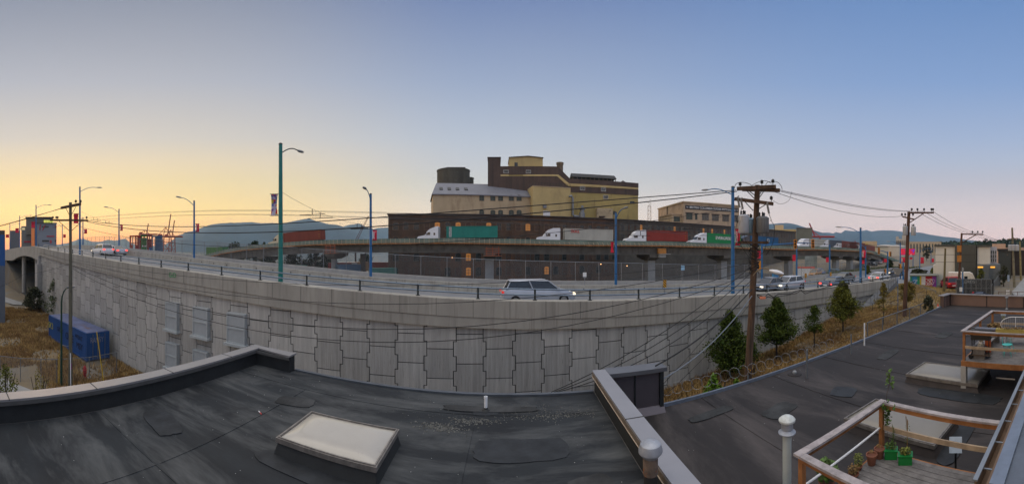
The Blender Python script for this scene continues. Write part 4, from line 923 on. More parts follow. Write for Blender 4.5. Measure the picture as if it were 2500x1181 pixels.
def truck(px, label, cm, cab=cab_w, L=12.19, logo=None, far=False, cont=True, gap=1.0, style=0, nb=0):
    """px: column of the front bumper; drives towards -u; local x forward"""
    dn = 4.6; u = FO.u(px, dn); base = OP(u, dn, oz(u) - RH); e = .5
    slope = math.atan2(oz(u + 9) - oz(u), 9)
    t = thing('semi_truck', label, 'truck', base, FO.rot, 'trucks queued on the overpass'); t.rotation_euler = (0, -slope, FO.rot)
    # local +x points to +u (rear); front bumper at x=0
    # cab body: side profile extruded over the width
    pf = [(0, .5), (.02, 1.3), (.25, 1.62), (1.9, 1.95), (2.35, 2.75), (2.7, 2.95), (5.2, 3.0), (5.2, .9), (.3, .5)] if style == 0 else [(0, .5), (.02, 1.35), (.3, 1.7), (1.6, 2.0), (2.1, 2.8), (2.6, 3.0), (5.6, 3.05), (5.6, .9), (.3, .5)]
    hw = 1.22
    b = MB(); b.prism([(x, -hw, z) for x, z in pf], (0, 2 * hw, 0)); c = b.build('cab', cab, t, world=False)
    xr = pf[-3][0]
    b = MB(); fp_ = [(2.5, 2.96), (3.3, 3.5), (xr - .6, 4.0), (xr, 4.05), (xr, 3.0)] if style == 0 else [(2.3, 3.0), (2.9, 3.55), (3.9, 3.95), (xr, 4.02), (xr, 3.06)]
    b.prism([(x, -hw + .04, z + .0) for x, z in fp_], (0, 2 * hw - .08, 0)); b.build('fairing', cab, c, world=False)
    b = MB()
    b.prism([(1.93, -hw + .12, 2.03), (2.33, -hw + .12, 2.78), (2.32, hw - .12, 2.78), (1.92, hw - .12, 2.03)], (-.04, 0, .02))
    b.build('windscreen', darkglass, c, world=False)
    for s in (-1, 1):
        b = MB(); b.prism([(2.35, s * (hw + .004), 1.95), (3.25, s * (hw + .004), 1.95), (3.25, s * (hw + .004), 2.62), (2.6, s * (hw + .004), 2.62)], (0, s * .012, 0)); b.build('door_window', darkglass, c, world=False)
        b = MB(); b.box(xr - 1.15, xr - .75, s * (hw + .008) - .008, s * (hw + .008) + .008, 1.9, 2.5); b.build('sleeper_window', darkglass, c, world=False)
        b = MB(); b.box(2.2, 2.35, s * (hw + .2) - .1, s * (hw + .2) + .1, 2.0, 2.6); b.build('mirror', blackm, c, world=False)
        b = MB(); b.box(.02, .2, s * .95 - .16, s * .95 + .16, .98, 1.2); b.build('headlight', headoff, c, world=False)
        b = MB(); b.tube((xr + .1, s * .95, 1.0), (xr + .1, s * .95, 3.9), .08, n=8); b.build('exhaust_stack', rim, c, world=False)
    b = MB(); b.box(-.03, .05, -.65, .65, .7, 1.3); b.build('grille', blackm, c, world=False)
    x0 = xr + gap
    if cont:
        k = container(t, x0, L, cm, far=far)
        if logo: logo(t, k, x0, L)
    b = MB(); b.box(3.0, x0 + L, -.5, .5, .85, 1.2); b.build('chassis', blackm, t, world=False)
    for x in [.9, 4.2, 5.5] + [x0 + L - 2.4, x0 + L - 1.1]:
        for s in (-1, 1):
            b = MB(); b.tube((x, s * .75, .5), (x, s * 1.2, .5), .5, n=16); w_ = b.build('wheel', tyre, t, world=False)
            b = MB(); b.tube((x, s * 1.19, .5), (x, s * 1.22, .5), .27, n=12); b.build('rim', rim, w_, world=False)
    return t
whitel = mat('logo_white', (.75, .77, .75), .6); redl = mat('logo_red', (.6, .02, .02), .6); blackl = mat('logo_dark', (.1, .12, .12), .6)
def logo_teal(t, k, x0, L):
    b = MB(); b.box(x0 + .62, x0 + 1.22, -1.235, -1.222, 1.45, 3.8); pl = b.build('label_plate', mat('label_pale', (.5, .53, .52), .6), k, world=False)
    text('CHINA SHIPPING', 'lettering', pl, (x0 + .92, -1.24, 2.62), (0, 0, 1), (0, -1, 0), .5, blackl, .003, world=False, w=2.1)
def logo_oocl(t, k, x0, L): text('OOCL', 'lettering', k, (x0 + 2.5, -1.26, 3.3), (1, 0, 0), (0, -1, 0), .95, redl, .03, world=False, w=2.1)
def logo_ever(t, k, x0, L): text('EVERGREEN', 'lettering', k, (x0 + 6.0, -1.26, 2.7), (1, 0, 0), (0, -1, 0), 1.25, whitel, .03, world=False, w=6.2)
def logo_blue(t, k, x0, L):
    b = MB(); cx = x0 + 7.6
    b.path([(cx + .55 * math.cos(a), -1.235, 2.7 + .55 * math.sin(a)) for a in [2 * PI * i / 20 for i in range(20)]], .05, 4, closed=True); b.box(cx - .5, cx + .5, -1.25, -1.22, 2.62, 2.78); b.build('round_logo', whitel, k, world=False)
def logo_red(t, k, x0, L):
    for zz in (3.6, 2.0, 2.6): b = MB(); b.box(x0 + L - .7, x0 + L - .55, -1.24, -1.222, zz, zz + .12); b.build('marking', mat('yellow_mark', (.6, .35, .02), .6), k, world=False)
truck(660, 'cream-cab truck with a rust red container climbing the ramp beside the teal lamp', brown_c, cab_cream, logo=logo_red, gap=.5)
truck(1021, 'white-cab truck hauling a teal container in front of the brick warehouse', teal_c, logo=logo_teal, gap=2.0)
truck(1309, 'white-cab truck pulling a long pale grey container with red lettering', grey_c, logo=logo_oocl, style=1, gap=1.2)
truck(1524, 'white-cab truck hauling a dark red container below the yellow blocks', red_c, logo=logo_red, style=1, gap=.2)
truck(1681, 'white-cab truck with a bright green container with white lettering', green_c, logo=logo_ever, gap=.2)
truck(1792, 'truck with dark cab and blue container behind the utility pole', blue_c, paint('cab_dark', (.06, .07, .09)), logo=logo_blue, gap=.2)
truck(1944, 'white-cab truck with pale container above the yellow traffic signals', grey_c, style=1, gap=.2)
truck(1996, 'white-cab truck in front of the right mountains, head-on looking', corr('dim_container', (.05, .07, .10)), far=True, gap=.2)
truck(2028, 'white-cab truck with dark red container, second from the overpass end', brown_c, style=1, far=True, gap=.2)
truck(2051, 'small distant white-cab truck with red container near the overpass end', brown_c, far=True, gap=.2)
truck(2080, 'farthest white-cab truck at the overpass end beside the blue lamp', brown_c, far=True, gap=.2)
# green container truck at the start of the ramp, far left
gt = thing('parked_container', 'green container standing at the foot of the ramp', 'container', pd(533, 128, zat(622, 128)), -.25)
container(gt, -7, 12, corr('leaf_green_container', (.03, .16, .04)), z=0, far=False)
# ================================================================== BUILDINGS
def LB(b, u0, u1, n0, n1, z0, z1): return b.box(u0, u1, n0, n1, z0, z1)
def bthing(name, label, fr, cat='building', group=None): return thing(name, label, cat, fr.p(0, 0, 0), fr.rot, group)
frame_dk = mat('window_frame_dark', (.06, .07, .065), .6); frame_wh = mat('window_frame_white', (.5, .5, .48), .6)
pane_dk = mat('pane_dark', (.03, .035, .035), .2, var=.5, scale=1.5); pane_br = mat('pane_bricked', (.085, .05, .035), .8, var=.3); pane_lit = mat('pane_lit', (.3, .15, .05), .5, emit=(1, .36, .06), estr=.22)
pane_green = mat('pane_green', (.035, .06, .05), .25, var=.4, scale=2)
def window(root, u0, u1, z0, z1, arch=True, fm=frame_dk, pm=pane_dk, n=0.0, bars=(1, 1), fw=.14):
    """frame proud of the wall face n, pane just behind it; outline arched when asked"""
    rise = min(.25 * (u1 - u0), .5) if arch else 0
    def outline(i):
        p = [(u0 + i, z0 + i), (u1 - i, z0 + i), (u1 - i, z1 - rise - (0 if arch else i))]
        if arch:
            for k in range(1, 6): t = k / 6 * PI; p.append(((u0 + u1) / 2 + ((u1 - u0) / 2 - i) * math.cos(t), z1 - rise + (rise - i * .6) * math.sin(t)))
        p.append((u0 + i, z1 - rise - (0 if arch else i))); return p
    a, c = outline(0), outline(fw); m = len(a); b = MB()
    f = [Vector((u, n - .08, z)) for u, z in a] + [Vector((u, n - .08, z)) for u, z in c] + [Vector((u, n + .05, z)) for u, z in a] + [Vector((u, n - .005, z)) for u, z in c]
    b.add(f, [(k, (k + 1) % m, m + (k + 1) % m, m + k) for k in range(m)] + [(k, 2 * m + k, 2 * m + (k + 1) % m, (k + 1) % m) for k in range(m)] + [(m + k, m + (k + 1) % m, 3 * m + (k + 1) % m, 3 * m + k) for k in range(m)])
    for k in range(1, bars[0] + 1): x = u0 + (u1 - u0) * k / (bars[0] + 1); b.box(x - .04, x + .04, n - .05, n - .012, z0 + fw, z1 - rise - .05)
    for k in range(1, bars[1] + 1): z = z0 + (z1 - z0) * k / (bars[1] + 1); b.box(u0 + fw, u1 - fw, n - .048, n - .013, z - .04, z + .04)
    w_ = b.build('window', fm, root, world=False, fixn=False)
    b = MB(); b.add([Vector((u, n - .01, z)) for u, z in c] , [tuple(range(m))]); b.build('pane', pm, w_, world=False)
    return w_
FB = Frame(-0.26, 104)
# brick warehouse A
brickm = mat('dark_brick', (.085, .056, .038), .9, var=.25, scale=.25, bump=.3, bscale=8, second=((.15, .075, .04), .12, .5, .68, (1, 1, .5)))
brickg = mat('grey_brown_brick', (.105, .092, .073), .9, var=.2, scale=.3, bump=.3, bscale=8, second=((.085, .07, .055), .2, .5, .7, (1, 1, .4)))
trimm = mat('dark_coping', (.045, .035, .035), .8)
uA0, uA1, uB1 = FB.u(948), FB.u(1512), FB.u(1943); ZR = 20.15
A_ = bthing('warehouse', 'long dark red brick warehouse with arched windows behind the overpass', FB)
b = MB(); LB(b, uA0, uA1, 0, 24, -.5, ZR); b.build('wall', brickm, A_, world=False)
b = MB(); LB(b, uA0 - .3, uA1, -.35, 24.3, ZR, ZR + .35); LB(b, uA0, uA1, -.16, 0, ZR - 1.25, ZR - .95); b.build('cornice', trimm, A_, world=False)
b = MB(); k = 0
u = uA0
while u < uA1: LB(b, u, u + .7, -.22, 0, -.5, ZR - 1.25); u += 9.0
b.build('pilaster', brickm, A_, world=False)
rnd.seed(5); bays = 24; st = (uA1 - uA0 - 1.2) / bays
litset = {(7, 3), (7, 2), (13, 0), (9, 0), (6, 0), (4, 0), (15, 3)}
for i in range(bays):
    u = uA0 + .9 + st * i + .35
    for r, (z0, z1) in enumerate(((15.7, 18.1), (11.4, 13.9), (6.7, 9.1), (2.4, 5.0))):
        if i < 3 and r > 1: pass
        pm = pane_lit if (i, r) in litset else (pane_br if rnd.random() < .6 else pane_dk)
        window(A_, u, u + 1.75, z0, z1, True, mat('brick_surround', (.17, .115, .08), .9) if r < 2 else frame_dk, pm, bars=(1, 2) if (i, r) in litset else (0, 1))
B_ = bthing('warehouse', 'long grey-brown brick warehouse with tall arched windows receding to the right', FB)
b = MB(); LB(b, uA1 + .02, uB1, .12, 24, -.5, ZR); b.build('wall', brickg, B_, world=False)
b = MB(); LB(b, uA1 + .02, uB1 + .3, -.2, 24.3, ZR + .01, ZR + .4); LB(b, uA1 + .02, uB1, -.02, .12, ZR - .8, ZR - .6); b.build('cornice', trimm, B_, world=False)
bays = 44; st = (uB1 - uA1 - .8) / bays
for i in range(bays):
    u = uA1 + .7 + st * i
    for r, (z0, z1) in enumerate(((16.4, 19.0), (12.0, 15.6))):
        pm = pane_lit if (i in (3, 9, 15, 17, 20) and r == 0) else (pane_br if rnd.random() < .5 else pane_dk)
        window(B_, u, u + 1.35, z0, z1, True, frame_dk, pm, n=.12, bars=(0, 1))
# lamps on the warehouse wall
def walllamp(px, y, label, fr=FB, dn=-.6):
    p = fr.p(fr.u(px, dn), dn, fr.z(px, y, dn)); t = thing('wall_lamp', label, 'wall lamp', p, 0, 'lit wall lamps')
    b = MB(); b.lathe((0, 0, 0), [(.02, .3), (.32, .1), (.3, .06), (.1, .0)], 12); b.build('shade', blackm, t, world=False)
    b = MB(); b.lathe((0, 0, -.2), [(.02, 0), (.15, .05), (.17, .14), (.08, .2)], 12); b.build('bulb', mat('bulb_warm', (1, .7, .4), .5, emit=(1, .5, .18), estr=6), t, world=False)
    b = MB(); b.tube((0, 0, .28), fr.N * .6 + Vector((0, 0, .3)), .03); b.build('bracket', blackm, t, world=False)
walllamp(1104, 628, 'glowing orange wall lamp low on the brick warehouse'); walllamp(1467, 644, 'small white-orange wall lamp under the overpass middle'); walllamp(1531, 648, 'small wall lamp right of the blue street lamp under the overpass')
# cream building with metal roof
cream = mat('cream_render', (.47, .37, .235), .85, var=.1, scale=.15, second=((.27, .19, .12), .25, .52, .72, (1, 1, .3)))
yellow = mat('pale_yellow_render', (.50, .39, .18), .85, var=.08, scale=.2, second=((.33, .25, .12), .2, .55, .75, (1, 1, .3)))
olive = mat('olive_yellow_wall', (.38, .30, .115), .85, var=.12, scale=.15, second=((.16, .12, .06), .3, .55, .72, (1.2, 1.2, .15)))
umber = mat('umber_wall', (.088, .060, .048), .85, var=.15, scale=.2, second=((.045, .035, .032), .4, .5, .7, (2, 2, .1)))
metalroof = mat('grey_metal_roof', (.15, .155, .18), .6, .1, .1, .4, bump=.1)
FC = Frame(-0.26, 125)
C1 = bthing('refinery_building', 'cream refinery building with grey metal roof and two rows of arched windows', FC)
u0, u1 = FC.u(1057), FC.u(1300); ze = 29.4; zr = 34.9
b = MB(); LB(b, u0, u1, 0, 18, 12, ze); b.build('wall', cream, C1, world=False)
b = MB(); b.add([Vector(p) for p in ((u0 - .4, -.4, ze), (u1 + .2, -.4, ze), (u1 + .2, 9, zr), (u0 + 1.6, 9, zr), (u1 + .2, 18.4, ze), (u0 - .4, 18.4, ze), (u0 - .4, -.4, ze - .3), (u1 + .2, -.4, ze - .3), (u1 + .2, 18.4, ze - .3), (u0 - .4, 18.4, ze - .3))], [(0, 1, 2, 3), (3, 2, 4, 5), (0, 3, 5), (1, 4, 2), (6, 7, 1, 0), (7, 8, 4, 1), (8, 9, 5, 4), (9, 6, 0, 5)]); roof = b.build('roof', metalroof, C1, world=False)
for px in (1077, 1097, 1117, 1138):
    u = FC.u(px, 3.5); f = .45; y_, z_ = -.4 + 9.4 * f, ze + (zr - ze) * f
    b = MB(); b.hexa([(u - .6, y_ - 1, z_ - .55), (u + .6, y_ - 1, z_ - .55), (u + .6, y_ + .8, z_ + .5), (u - .6, y_ + .8, z_ + .5), (u - .6, y_ - 1, z_ - .3), (u + .6, y_ - 1, z_ - .3), (u + .6, y_ + .8, z_ + .75), (u - .6, y_ + .8, z_ + .75)]); b.build('skylight', blackm, roof, world=False)
b = MB(); ua, ub = FC.u(1241, 8), FC.u(1284, 8); LB(b, ua, ub, 6.5, 11, zr - 1.2, zr + .7); LB(b, ua + 1, ub - 1, 7.5, 10, zr + .7, zr + 1.3); b.build('roof_vent', mat('vent_grey', (.16, .17, .18), .6, .3, .2, 2, stretch=(6, 6, .2)), roof, world=False)
for (y0, y1) in ((475.5, 490), (512, 526.5)):
    for x0, x1 in ((1170, 1182), (1197, 1209.5), (1216, 1228), (1242, 1254.6), (1261, 1273.5)):
        window(C1, FC.u(x0), FC.u(x1), FC.z(x0, y1), FC.z(x0, y0), True, mat('arch_frame', (.13, .11, .08), .8), pane_green, bars=(1, 2), fw=.16)
b = MB(); b.tube((u1 - .3, -.15, 20), (u1 - .3, -.15, ze - .2), .1, n=8); b.build('downpipe', trimm, C1, world=False)
# pale yellow block
FD = Frame(-0.2, 124)
C2 = bthing('refinery_building', 'plain pale yellow block with white door beside the metal-roofed building', FD)
u0, u1 = FD.u(1300.5), FD.u(1393); zt = FD.z(1345, 457)
b = MB(); LB(b, u0, u1, 0, 9, 12, zt); b.build('wall', yellow, C2, world=False)
b = MB(); LB(b, u0, u1, -.1, 9, zt + .005, zt + .25); b.build('coping', cream, C2, world=False)
b = MB()
for k in range(14): u = u0 + (u1 - u0) * k / 13; LB(b, u - .04, u + .04, .2, .28, zt + .25, zt + 1.5)
LB(b, u0, u1, .2, .28, zt + 1.5, zt + 1.58); LB(b, u0, u1, .2, .28, zt + .85, zt + .92); b.build('roof_railing', blackm, C2, world=False)
b = MB(); LB(b, FD.u(1326), FD.u(1343), -.06, -.003, FD.z(1335, 534), FD.z(1335, 515)); b.build('door', white, C2, world=False)
b = MB(); LB(b, FD.u(1325), FD.u(1332.5), -.9, -.003, FD.z(1328, 508), FD.z(1328, 502)); b.prism([(FD.u(1324.5), -1.0, FD.z(1328, 502)), (FD.u(1324.5), 0, FD.z(1328, 502)), (FD.u(1324.5), 0, FD.z(1328, 499.5))], (1.4, 0, 0)); b.build('vent_hood', galv, C2, world=False)
b = MB(); LB(b, FD.u(1318), FD.u(1325), -.05, -.003, FD.z(1322, 534), FD.z(1322, 526)); b.build('sign_panel', mat('dim_blue_sign', (.1, .12, .2), .7), C2, world=False)
# large stepped block
FE = Frame(-0.046, 135)
def E_(px, y, dn=0): return (FE.u(px, dn), FE.z(px, y, dn))
C3 = bthing('refinery_building', 'tall stepped refinery block in dark umber and olive yellow with sloping band', FE)
def poly(b, pts, n0, n1): return b.prism([Vector((u, n0, z)) for u, z in pts], (0, n1 - n0, 0))
b = MB(); poly(b, [E_(1191, 560), E_(1191, 407), E_(1361, 407), E_(1391, 437), E_(1558, 447.5), E_(1558, 600)], 0, 20); b.build('wall', olive, C3, world=False)
b = MB(); poly(b, [E_(1222, 427), E_(1222, 406), E_(1362, 406.5), E_(1392, 436.5), E_(1558.6, 447), E_(1558.6, 458), E_(1389, 447.5), E_(1362, 426)], -.12, 0)
poly(b, [E_(1222, 470), E_(1222, 430.5), E_(1360, 430.5), E_(1386, 455), E_(1558.6, 463), E_(1558.6, 477), E_(1386, 469)], -.12, 0); b.build('dark_band', umber, C3, world=False)
b = MB(); poly(b, [E_(1192, 430.3), E_(1192, 426), E_(1242, 426), E_(1242, 430.3)], -.2, 0); poly(b, [E_(1277, 430.2), E_(1277, 426.2), E_(1363, 426.2), E_(1389.5, 448), E_(1558.4, 458.5), E_(1558.4, 462.4), E_(1386.5, 453.5), E_(1360, 430.2)], -.2, -.121); b.build('stripe', yellow, C3, world=False)
b = MB(); ut0, zt_ = E_(1191, 386); ut1 = FE.u(1222); LB(b, ut0, ut1, -.3, 9, 25, zt_); b.build('tower', umber, C3, world=False)
b = MB(); LB(b, ut0 - .15, ut1 + .15, -.45, 9.1, zt_ + .002, zt_ + .35); b.build('tower_coping', trimm, C3, world=False)
b = MB(); poly(b, [E_(1244, 406), E_(1244, 383), E_(1290, 380.5), E_(1326, 384), E_(1326, 406)], 1, 12); pent = b.build('penthouse', yellow, C3, world=False)
b = MB(); poly(b, [E_(1242.5, 383), E_(1290, 380), E_(1327.5, 384), E_(1327.5, 382.8), E_(1290, 378.8), E_(1242.5, 381.8)], .6, 12.4); b.build('penthouse_roof', trimm, C3, world=False)
b = MB(); LB(b, *[FE.u(x, 1) for x in (1256, 1264)], .9, .99, FE.z(1260, 405), FE.z(1260, 395)); b.build('door', mat('door_slate', (.05, .06, .07), .6), C3, world=False)
b = MB(); uc, zc = FE.u(1367, 4), FE.z(1367, 397, 4); b.lathe((uc, 4, 0), [(1.25, zc - 4.5), (1.25, zc - .8), (1.45, zc - .8), (1.45, zc)], 18); b.build('chimney', mat('rust_chimney', (.22, .16, .10), .8, var=.4, scale=.8, col2=(.06, .05, .045)), C3, world=False, smooth=True)
for x0, x1, y0, y1 in ((1228.7, 1242, 415, 423), (1284, 1296, 415, 423), (1416, 1428, 454.5, 464), (1467, 1478.6, 457, 466.7), (1472.5, 1484.7, 476, 485)):
    window(C3, FE.u(x0), FE.u(x1), FE.z(x0, y1), FE.z(x0, y0), False, frame_wh, pane_dk, n=-.13, bars=(3, 0), fw=.12)
for x0, x1, y0, y1 in ((1538, 1549, 491, 497), (1497, 1503, 515, 524)):
    window(C3, FE.u(x0), FE.u(x1), FE.z(x0, y1), FE.z(x0, y0), False, frame_dk, pane_dk, n=-.01, bars=(1, 0))
mon = thing('roof_monitor', 'dark-roofed open monitor shed on top of the olive block', 'roof shed', FE.p(0, 0, 0), FE.rot)
ma, mb_ = FE.u(1398, 4), FE.u(1502, 4); z0 = FE.z(1450, 441, 4); z1 = FE.z(1400, 432, 4); zz1 = FE.z(1450, 423, 4)
b = MB(); b.prism([(ma - .3, 3, z1), (ma - .3, 6, zz1), (ma - .3, 9, z1)], (mb_ - ma + .6, 0, 0)); b.build('roof', mat('tar_black', (.03, .03, .03), .8), mon, world=False)
b = MB(); LB(b, ma, mb_, 6, 8, z0 - 2, z1); b.build('wall', frame_dk, mon, world=False)
for k in range(11): b = MB(); u = ma + (mb_ - ma) * k / 10; LB(b, u - .12, u + .12, 3.4, 3.7, z0 - 1.5, z1 - .01); b.build('column', mat('dull_timber', (.16, .13, .10), .8), mon, world=False)
# pipes, annex on the olive block
pp = thing('exhaust_duct', 'tall bent silver duct rising beside the yellow block', 'duct', FD.p(0, 0, 0), FD.rot)
b = MB(); u = FD.u(1398, -1); b.path([(u - 1.4, -1, FD.z(1398, 481)), (u - .5, -1, FD.z(1398, 479.3)), (u, -1, FD.z(1398, 484)), (u, -1, FD.z(1398, 524)), (u + .5, -1, FD.z(1398, 528)), (u + 4, -1, FD.z(1398, 529))], .42, 10); b.build('pipe', galv, pp, world=False, smooth=True)
b = MB(); LB(b, FD.u(1412), FD.u(1419), -2, -.8, FD.z(1415, 534), FD.z(1415, 519)); b.build('fan_box', mat('fan_blue_grey', (.2, .24, .28), .5), pp, world=False)
pp = thing('exhaust_stack', 'stepped silver exhaust stack in front of the olive wall', 'chimney', FD.p(0, 0, 0), FD.rot)
b = MB(); u = FD.u(1421.5, -1.6); zb_, zt2 = FD.z(1421, 534), FD.z(1421, 503); b.lathe((u, -1.6, 0), [(1.0, zb_), (1.0, zb_ + 2), (.75, zb_ + 2.2), (.75, zt2 - 1.6), (1.15, zt2 - 1.4), (1.15, zt2 - .9), (.5, zt2 - .8), (.5, zt2)], 14); b.build('pipe', galv, pp, world=False, smooth=True)
ax = bthing('annex', 'small flaking cream annex against the olive wall', FE)
b = MB(); LB(b, FE.u(1458, -2), FE.u(1496, -2), -2, -.01, 14, FE.z(1475, 508, -2)); b.build('wall', mat('flaking_render', (.42, .34, .22), .9, var=.2, scale=.6, second=((.14, .11, .09), .5, .6, .66, (1, 1, 1))), ax, world=False)
b = MB(); LB(b, FE.u(1466, -4), FE.u(1478, -4), -4, -2.02, FE.z(1470, 530, -3), FE.z(1470, 527.6, -3)); b.build('balcony', trimm, ax, world=False)
hd = thing('vent_cone', 'small dark cone hood on the corner of the olive block roof', 'vent', FE.p(FE.u(1521, 3), 3, FE.z(1521, 446, 3)))
b = MB(); b.lathe((0, 0, 0), [(.5, -2), (.5, 0), (1.3, .1), (.1, .9)], 12); b.build('hood', trimm, hd, world=False)
# silos
def silo(px, d, r, y, label, cap=None):
    c = pd(px, d, 0); z = zat(y, d - r); t = thing('silo', label, 'silo', c, 0, 'concrete silos of the refinery')
    b = MB(); b.lathe((0, 0, 0), [(r, 10), (r, z - .35), (r + .18, z - .3), (r + .18, z), (r * .9, z + .15)], 48); b.build('silo_body', mat('silo_concrete', (.075, .07, .055), .9, var=.3, scale=.25, stretch=(1, 1, .25), second=((.13, .12, .10), .5, .58, .66, (1, 1, 1))), t, world=False, smooth=True)
    if cap:
        b = MB(); q = Matrix.Rotation(-az(px), 4, 'Z'); b.box(cap[0] * r, cap[1] * r, -r * .4, r * .4, z, z + 1.0, q); b.build('roof_slab', trimm, t, world=False)
silo(1107, 153, 6.95, 408, 'large round dark concrete silo rising behind the metal roof', (-.42, .72))
silo(1143, 158, 2.4, 432, 'small round silo beside the large one')
# sugar office building
FS = Frame(0.026, 135)
S_ = bthing('office_building', 'cream office building with long black painted sign reading british columbia sugar refining', FS)
u0, u1 = FS.u(1669), FS.u(1804.7); zt = FS.z(1700, 496)
pinkc = mat('pinkish_cream_render', (.46, .35, .24), .85, var=.1, scale=.2, second=((.27, .20, .14), .35, .52, .7, (1, 1, .5)))
b = MB(); LB(b, u0, u1, 0, 28.5, 10, zt); b.build('wall', pinkc, S_, world=False)
b = MB(); LB(b, u0 - .35, u1 + .35, -.35, 28.8, zt + .002, zt + .5); b.build('cornice', cream, S_, world=False)
sl, sr = FS.u(1672.7), FS.u(1803.0); s1, s0 = FS.z(1675, 500.5), FS.z(1675, 510.3)
b = MB(); LB(b, sl, sr, -.06, -.003, s0, s1); sg = b.build('sign_board', mat('sign_black', (.018, .02, .026), .7, var=.3, scale=1), S_, world=False)
zc = (s0 + s1) / 2
text('BRITISH COLUMBIA SUGAR REFINING', 'lettering', sg, (sl + (sr - sl) * .478, -.075, zc), (1, 0, 0), (0, -1, 0), 1.25, mat('sign_paint', (.68, .69, .68), .7, var=.25, scale=1.2), .01, world=False, w=(sr - sl) * .80)
text('THE', 'lettering', sg, (sl + (sr - sl) * .034, -.075, zc), (1, 0, 0), (0, -1, 0), .75, MATS['sign_paint'], .01, world=False, w=(sr - sl) * .036)
text('CO', 'lettering', sg, (sl + (sr - sl) * .918, -.075, zc), (1, 0, 0), (0, -1, 0), 1.2, MATS['sign_paint'], .01, world=False, w=(sr - sl) * .045)
text('LTD.', 'lettering', sg, (sl + (sr - sl) * .97, -.075, zc), (1, 0, 0), (0, -1, 0), .7, MATS['sign_paint'], .01, world=False, w=(sr - sl) * .035)
for k, (x0, x1, y0, y1) in enumerate(((1675, 1690.5, 519.8, 535.5), (1697, 1702.4, 522, 536), (1714, 1730, 522, 537), (1738.7, 1754.5, 523.6, 538.6), (1763.6, 1779, 525, 540), (1791.5, 1802, 527, 541.5))):
    w_ = window(S_, FS.u(x0), FS.u(x1), FS.z(x0, y1), FS.z(x0, y0), False, frame_dk, pane_green if k in (0, 1) else mat('pane_dusty', (.16, .14, .12), .5, var=.5, scale=2), n=0, bars=(1, 0) if k == 0 else ((0, 0) if k == 1 else (3, 4)), fw=.12)
    b = MB(); LB(b, FS.u(x0) - .4, FS.u(x1) + .4, -.3, -.002, FS.z(x0, y0), FS.z(x0, y0) + .28); b.build('lintel', trimm, w_, world=False)
b = MB(); LB(b, u0 - 4.6, u0 - .01, 2, 16, 10, FS.z(1669, 524)); an = b.build('side_wing', cream, S_, world=False)
b = MB(); LB(b, u0 - 4.9, u0 - .01, 1.7, 16.3, FS.z(1669, 524) + .002, FS.z(1669, 524) + .4); b.build('wing_coping', pinkc, S_, world=False)
window(S_, u0 - 3.6, u0 - .8, FS.z(1660, 540), FS.z(1660, 527.5), False, frame_dk, pane_green, n=2, bars=(1, 0))
b = MB(); b.tube((u0 - .2, 17, 18), (u0 - .2, 17, zt), .15); b.build('downpipe', trimm, S_, world=False)
lt = thing('lattice_mast', 'slender rusty lattice mast between the olive block and the office', 'mast', pd(1585.5, 142, 18))
b = MB()
for s in (-.7, .7): b.tube((s, 0, 0), (s * .85, 0, zat(503, 142) - 18), .09, n=6)
for k in range(7): z = 1 + k * 1.6; b.tube((-.7, 0, z), (.7, 0, z + 1.4), .05, n=4); b.tube((-.65, 0, z), (.65, 0, z), .05, n=4)
b.path([(-.6, 0, zat(503, 142) - 18), (-.3, 0, zat(501.5, 142) - 18), (.3, 0, zat(501.5, 142) - 18), (.6, 0, zat(503, 142) - 18)], .09, 6); b.build('lattice', mat('rusty_mast', (.28, .18, .10), .8), lt, world=False)

# ---- buildings and works to the right of the warehouse
def blk(name, label, px0, px1, ytop, d, depth, m, cat='building', z0=0, top=None, th=None, extra=None):
    fr = Frame(az((px0 + px1) / 2) if th is None else th, d); t = thing(name, label, cat, fr.p(0, 0, z0), fr.rot)
    u0, u1 = fr.u(px0), fr.u(px1); zt = fr.z((px0 + px1) / 2, ytop)
    b = MB(); LB(b, u0, u1, 0, depth, 0, zt - z0); b.build('wall', m, t, world=False)
    if top: b = MB(); LB(b, u0 - .2, u1 + .2, -.2, depth + .2, zt - z0 + .003, zt - z0 + .5); b.build('roof', top, t, world=False)
    if extra: extra(t, fr, u0, u1, zt, z0)
    return t
greyb = mat('grey_green_cladding', (.15, .16, .135), .8, var=.15, scale=.1)
blk('refinery_building', 'grey-green block at the right end of the long warehouse', 1944.7, 1983, 558, 225, 30, greyb, top=trimm)
blk('refinery_building', 'low yellow strip building above the end of the long warehouse', 1880, 1944, 559.5, 240, 12, yellow, z0=14)
blk('refinery_building', 'small pale roof house above the warehouse beside the transformers', 1892, 1913, 549, 250, 10, cream, z0=14)
def cols(t, fr, u0, u1, zt, z0):
    for k in range(5): b = MB(); u = u0 + (u1 - u0) * (k + .5) / 6; LB(b, u - 1.2, u + 1.2, -.2, -.01, 3, zt - z0 - 6); b.build('window', frame_dk, t, world=False)
    b = MB(); LB(b, u0 + 1, u1 - 8, -1.5, -.01, zt - z0 - 6, zt - z0 - 2.2); b.build('gallery', mat('yellow_steel', (.42, .30, .05), .7), t, world=False)
blk('terminal_building', 'cream terminal building with yellow gallery beyond the overpass end', 2105, 2141, 588.5, 330, 30, cream, extra=cols)
blk('warehouse', 'low whitish building in front of the storage tanks', 2138, 2168, 604, 260, 18, mat('offwhite', (.5, .47, .38), .8), top=greyb)
blk('warehouse', 'silvery glazed shed seen under the overpass right of the piers', 1965, 1995, 616, 150, 10, mat('silver_shed', (.35, .40, .40), .4, var=.3, scale=.4), z0=0)
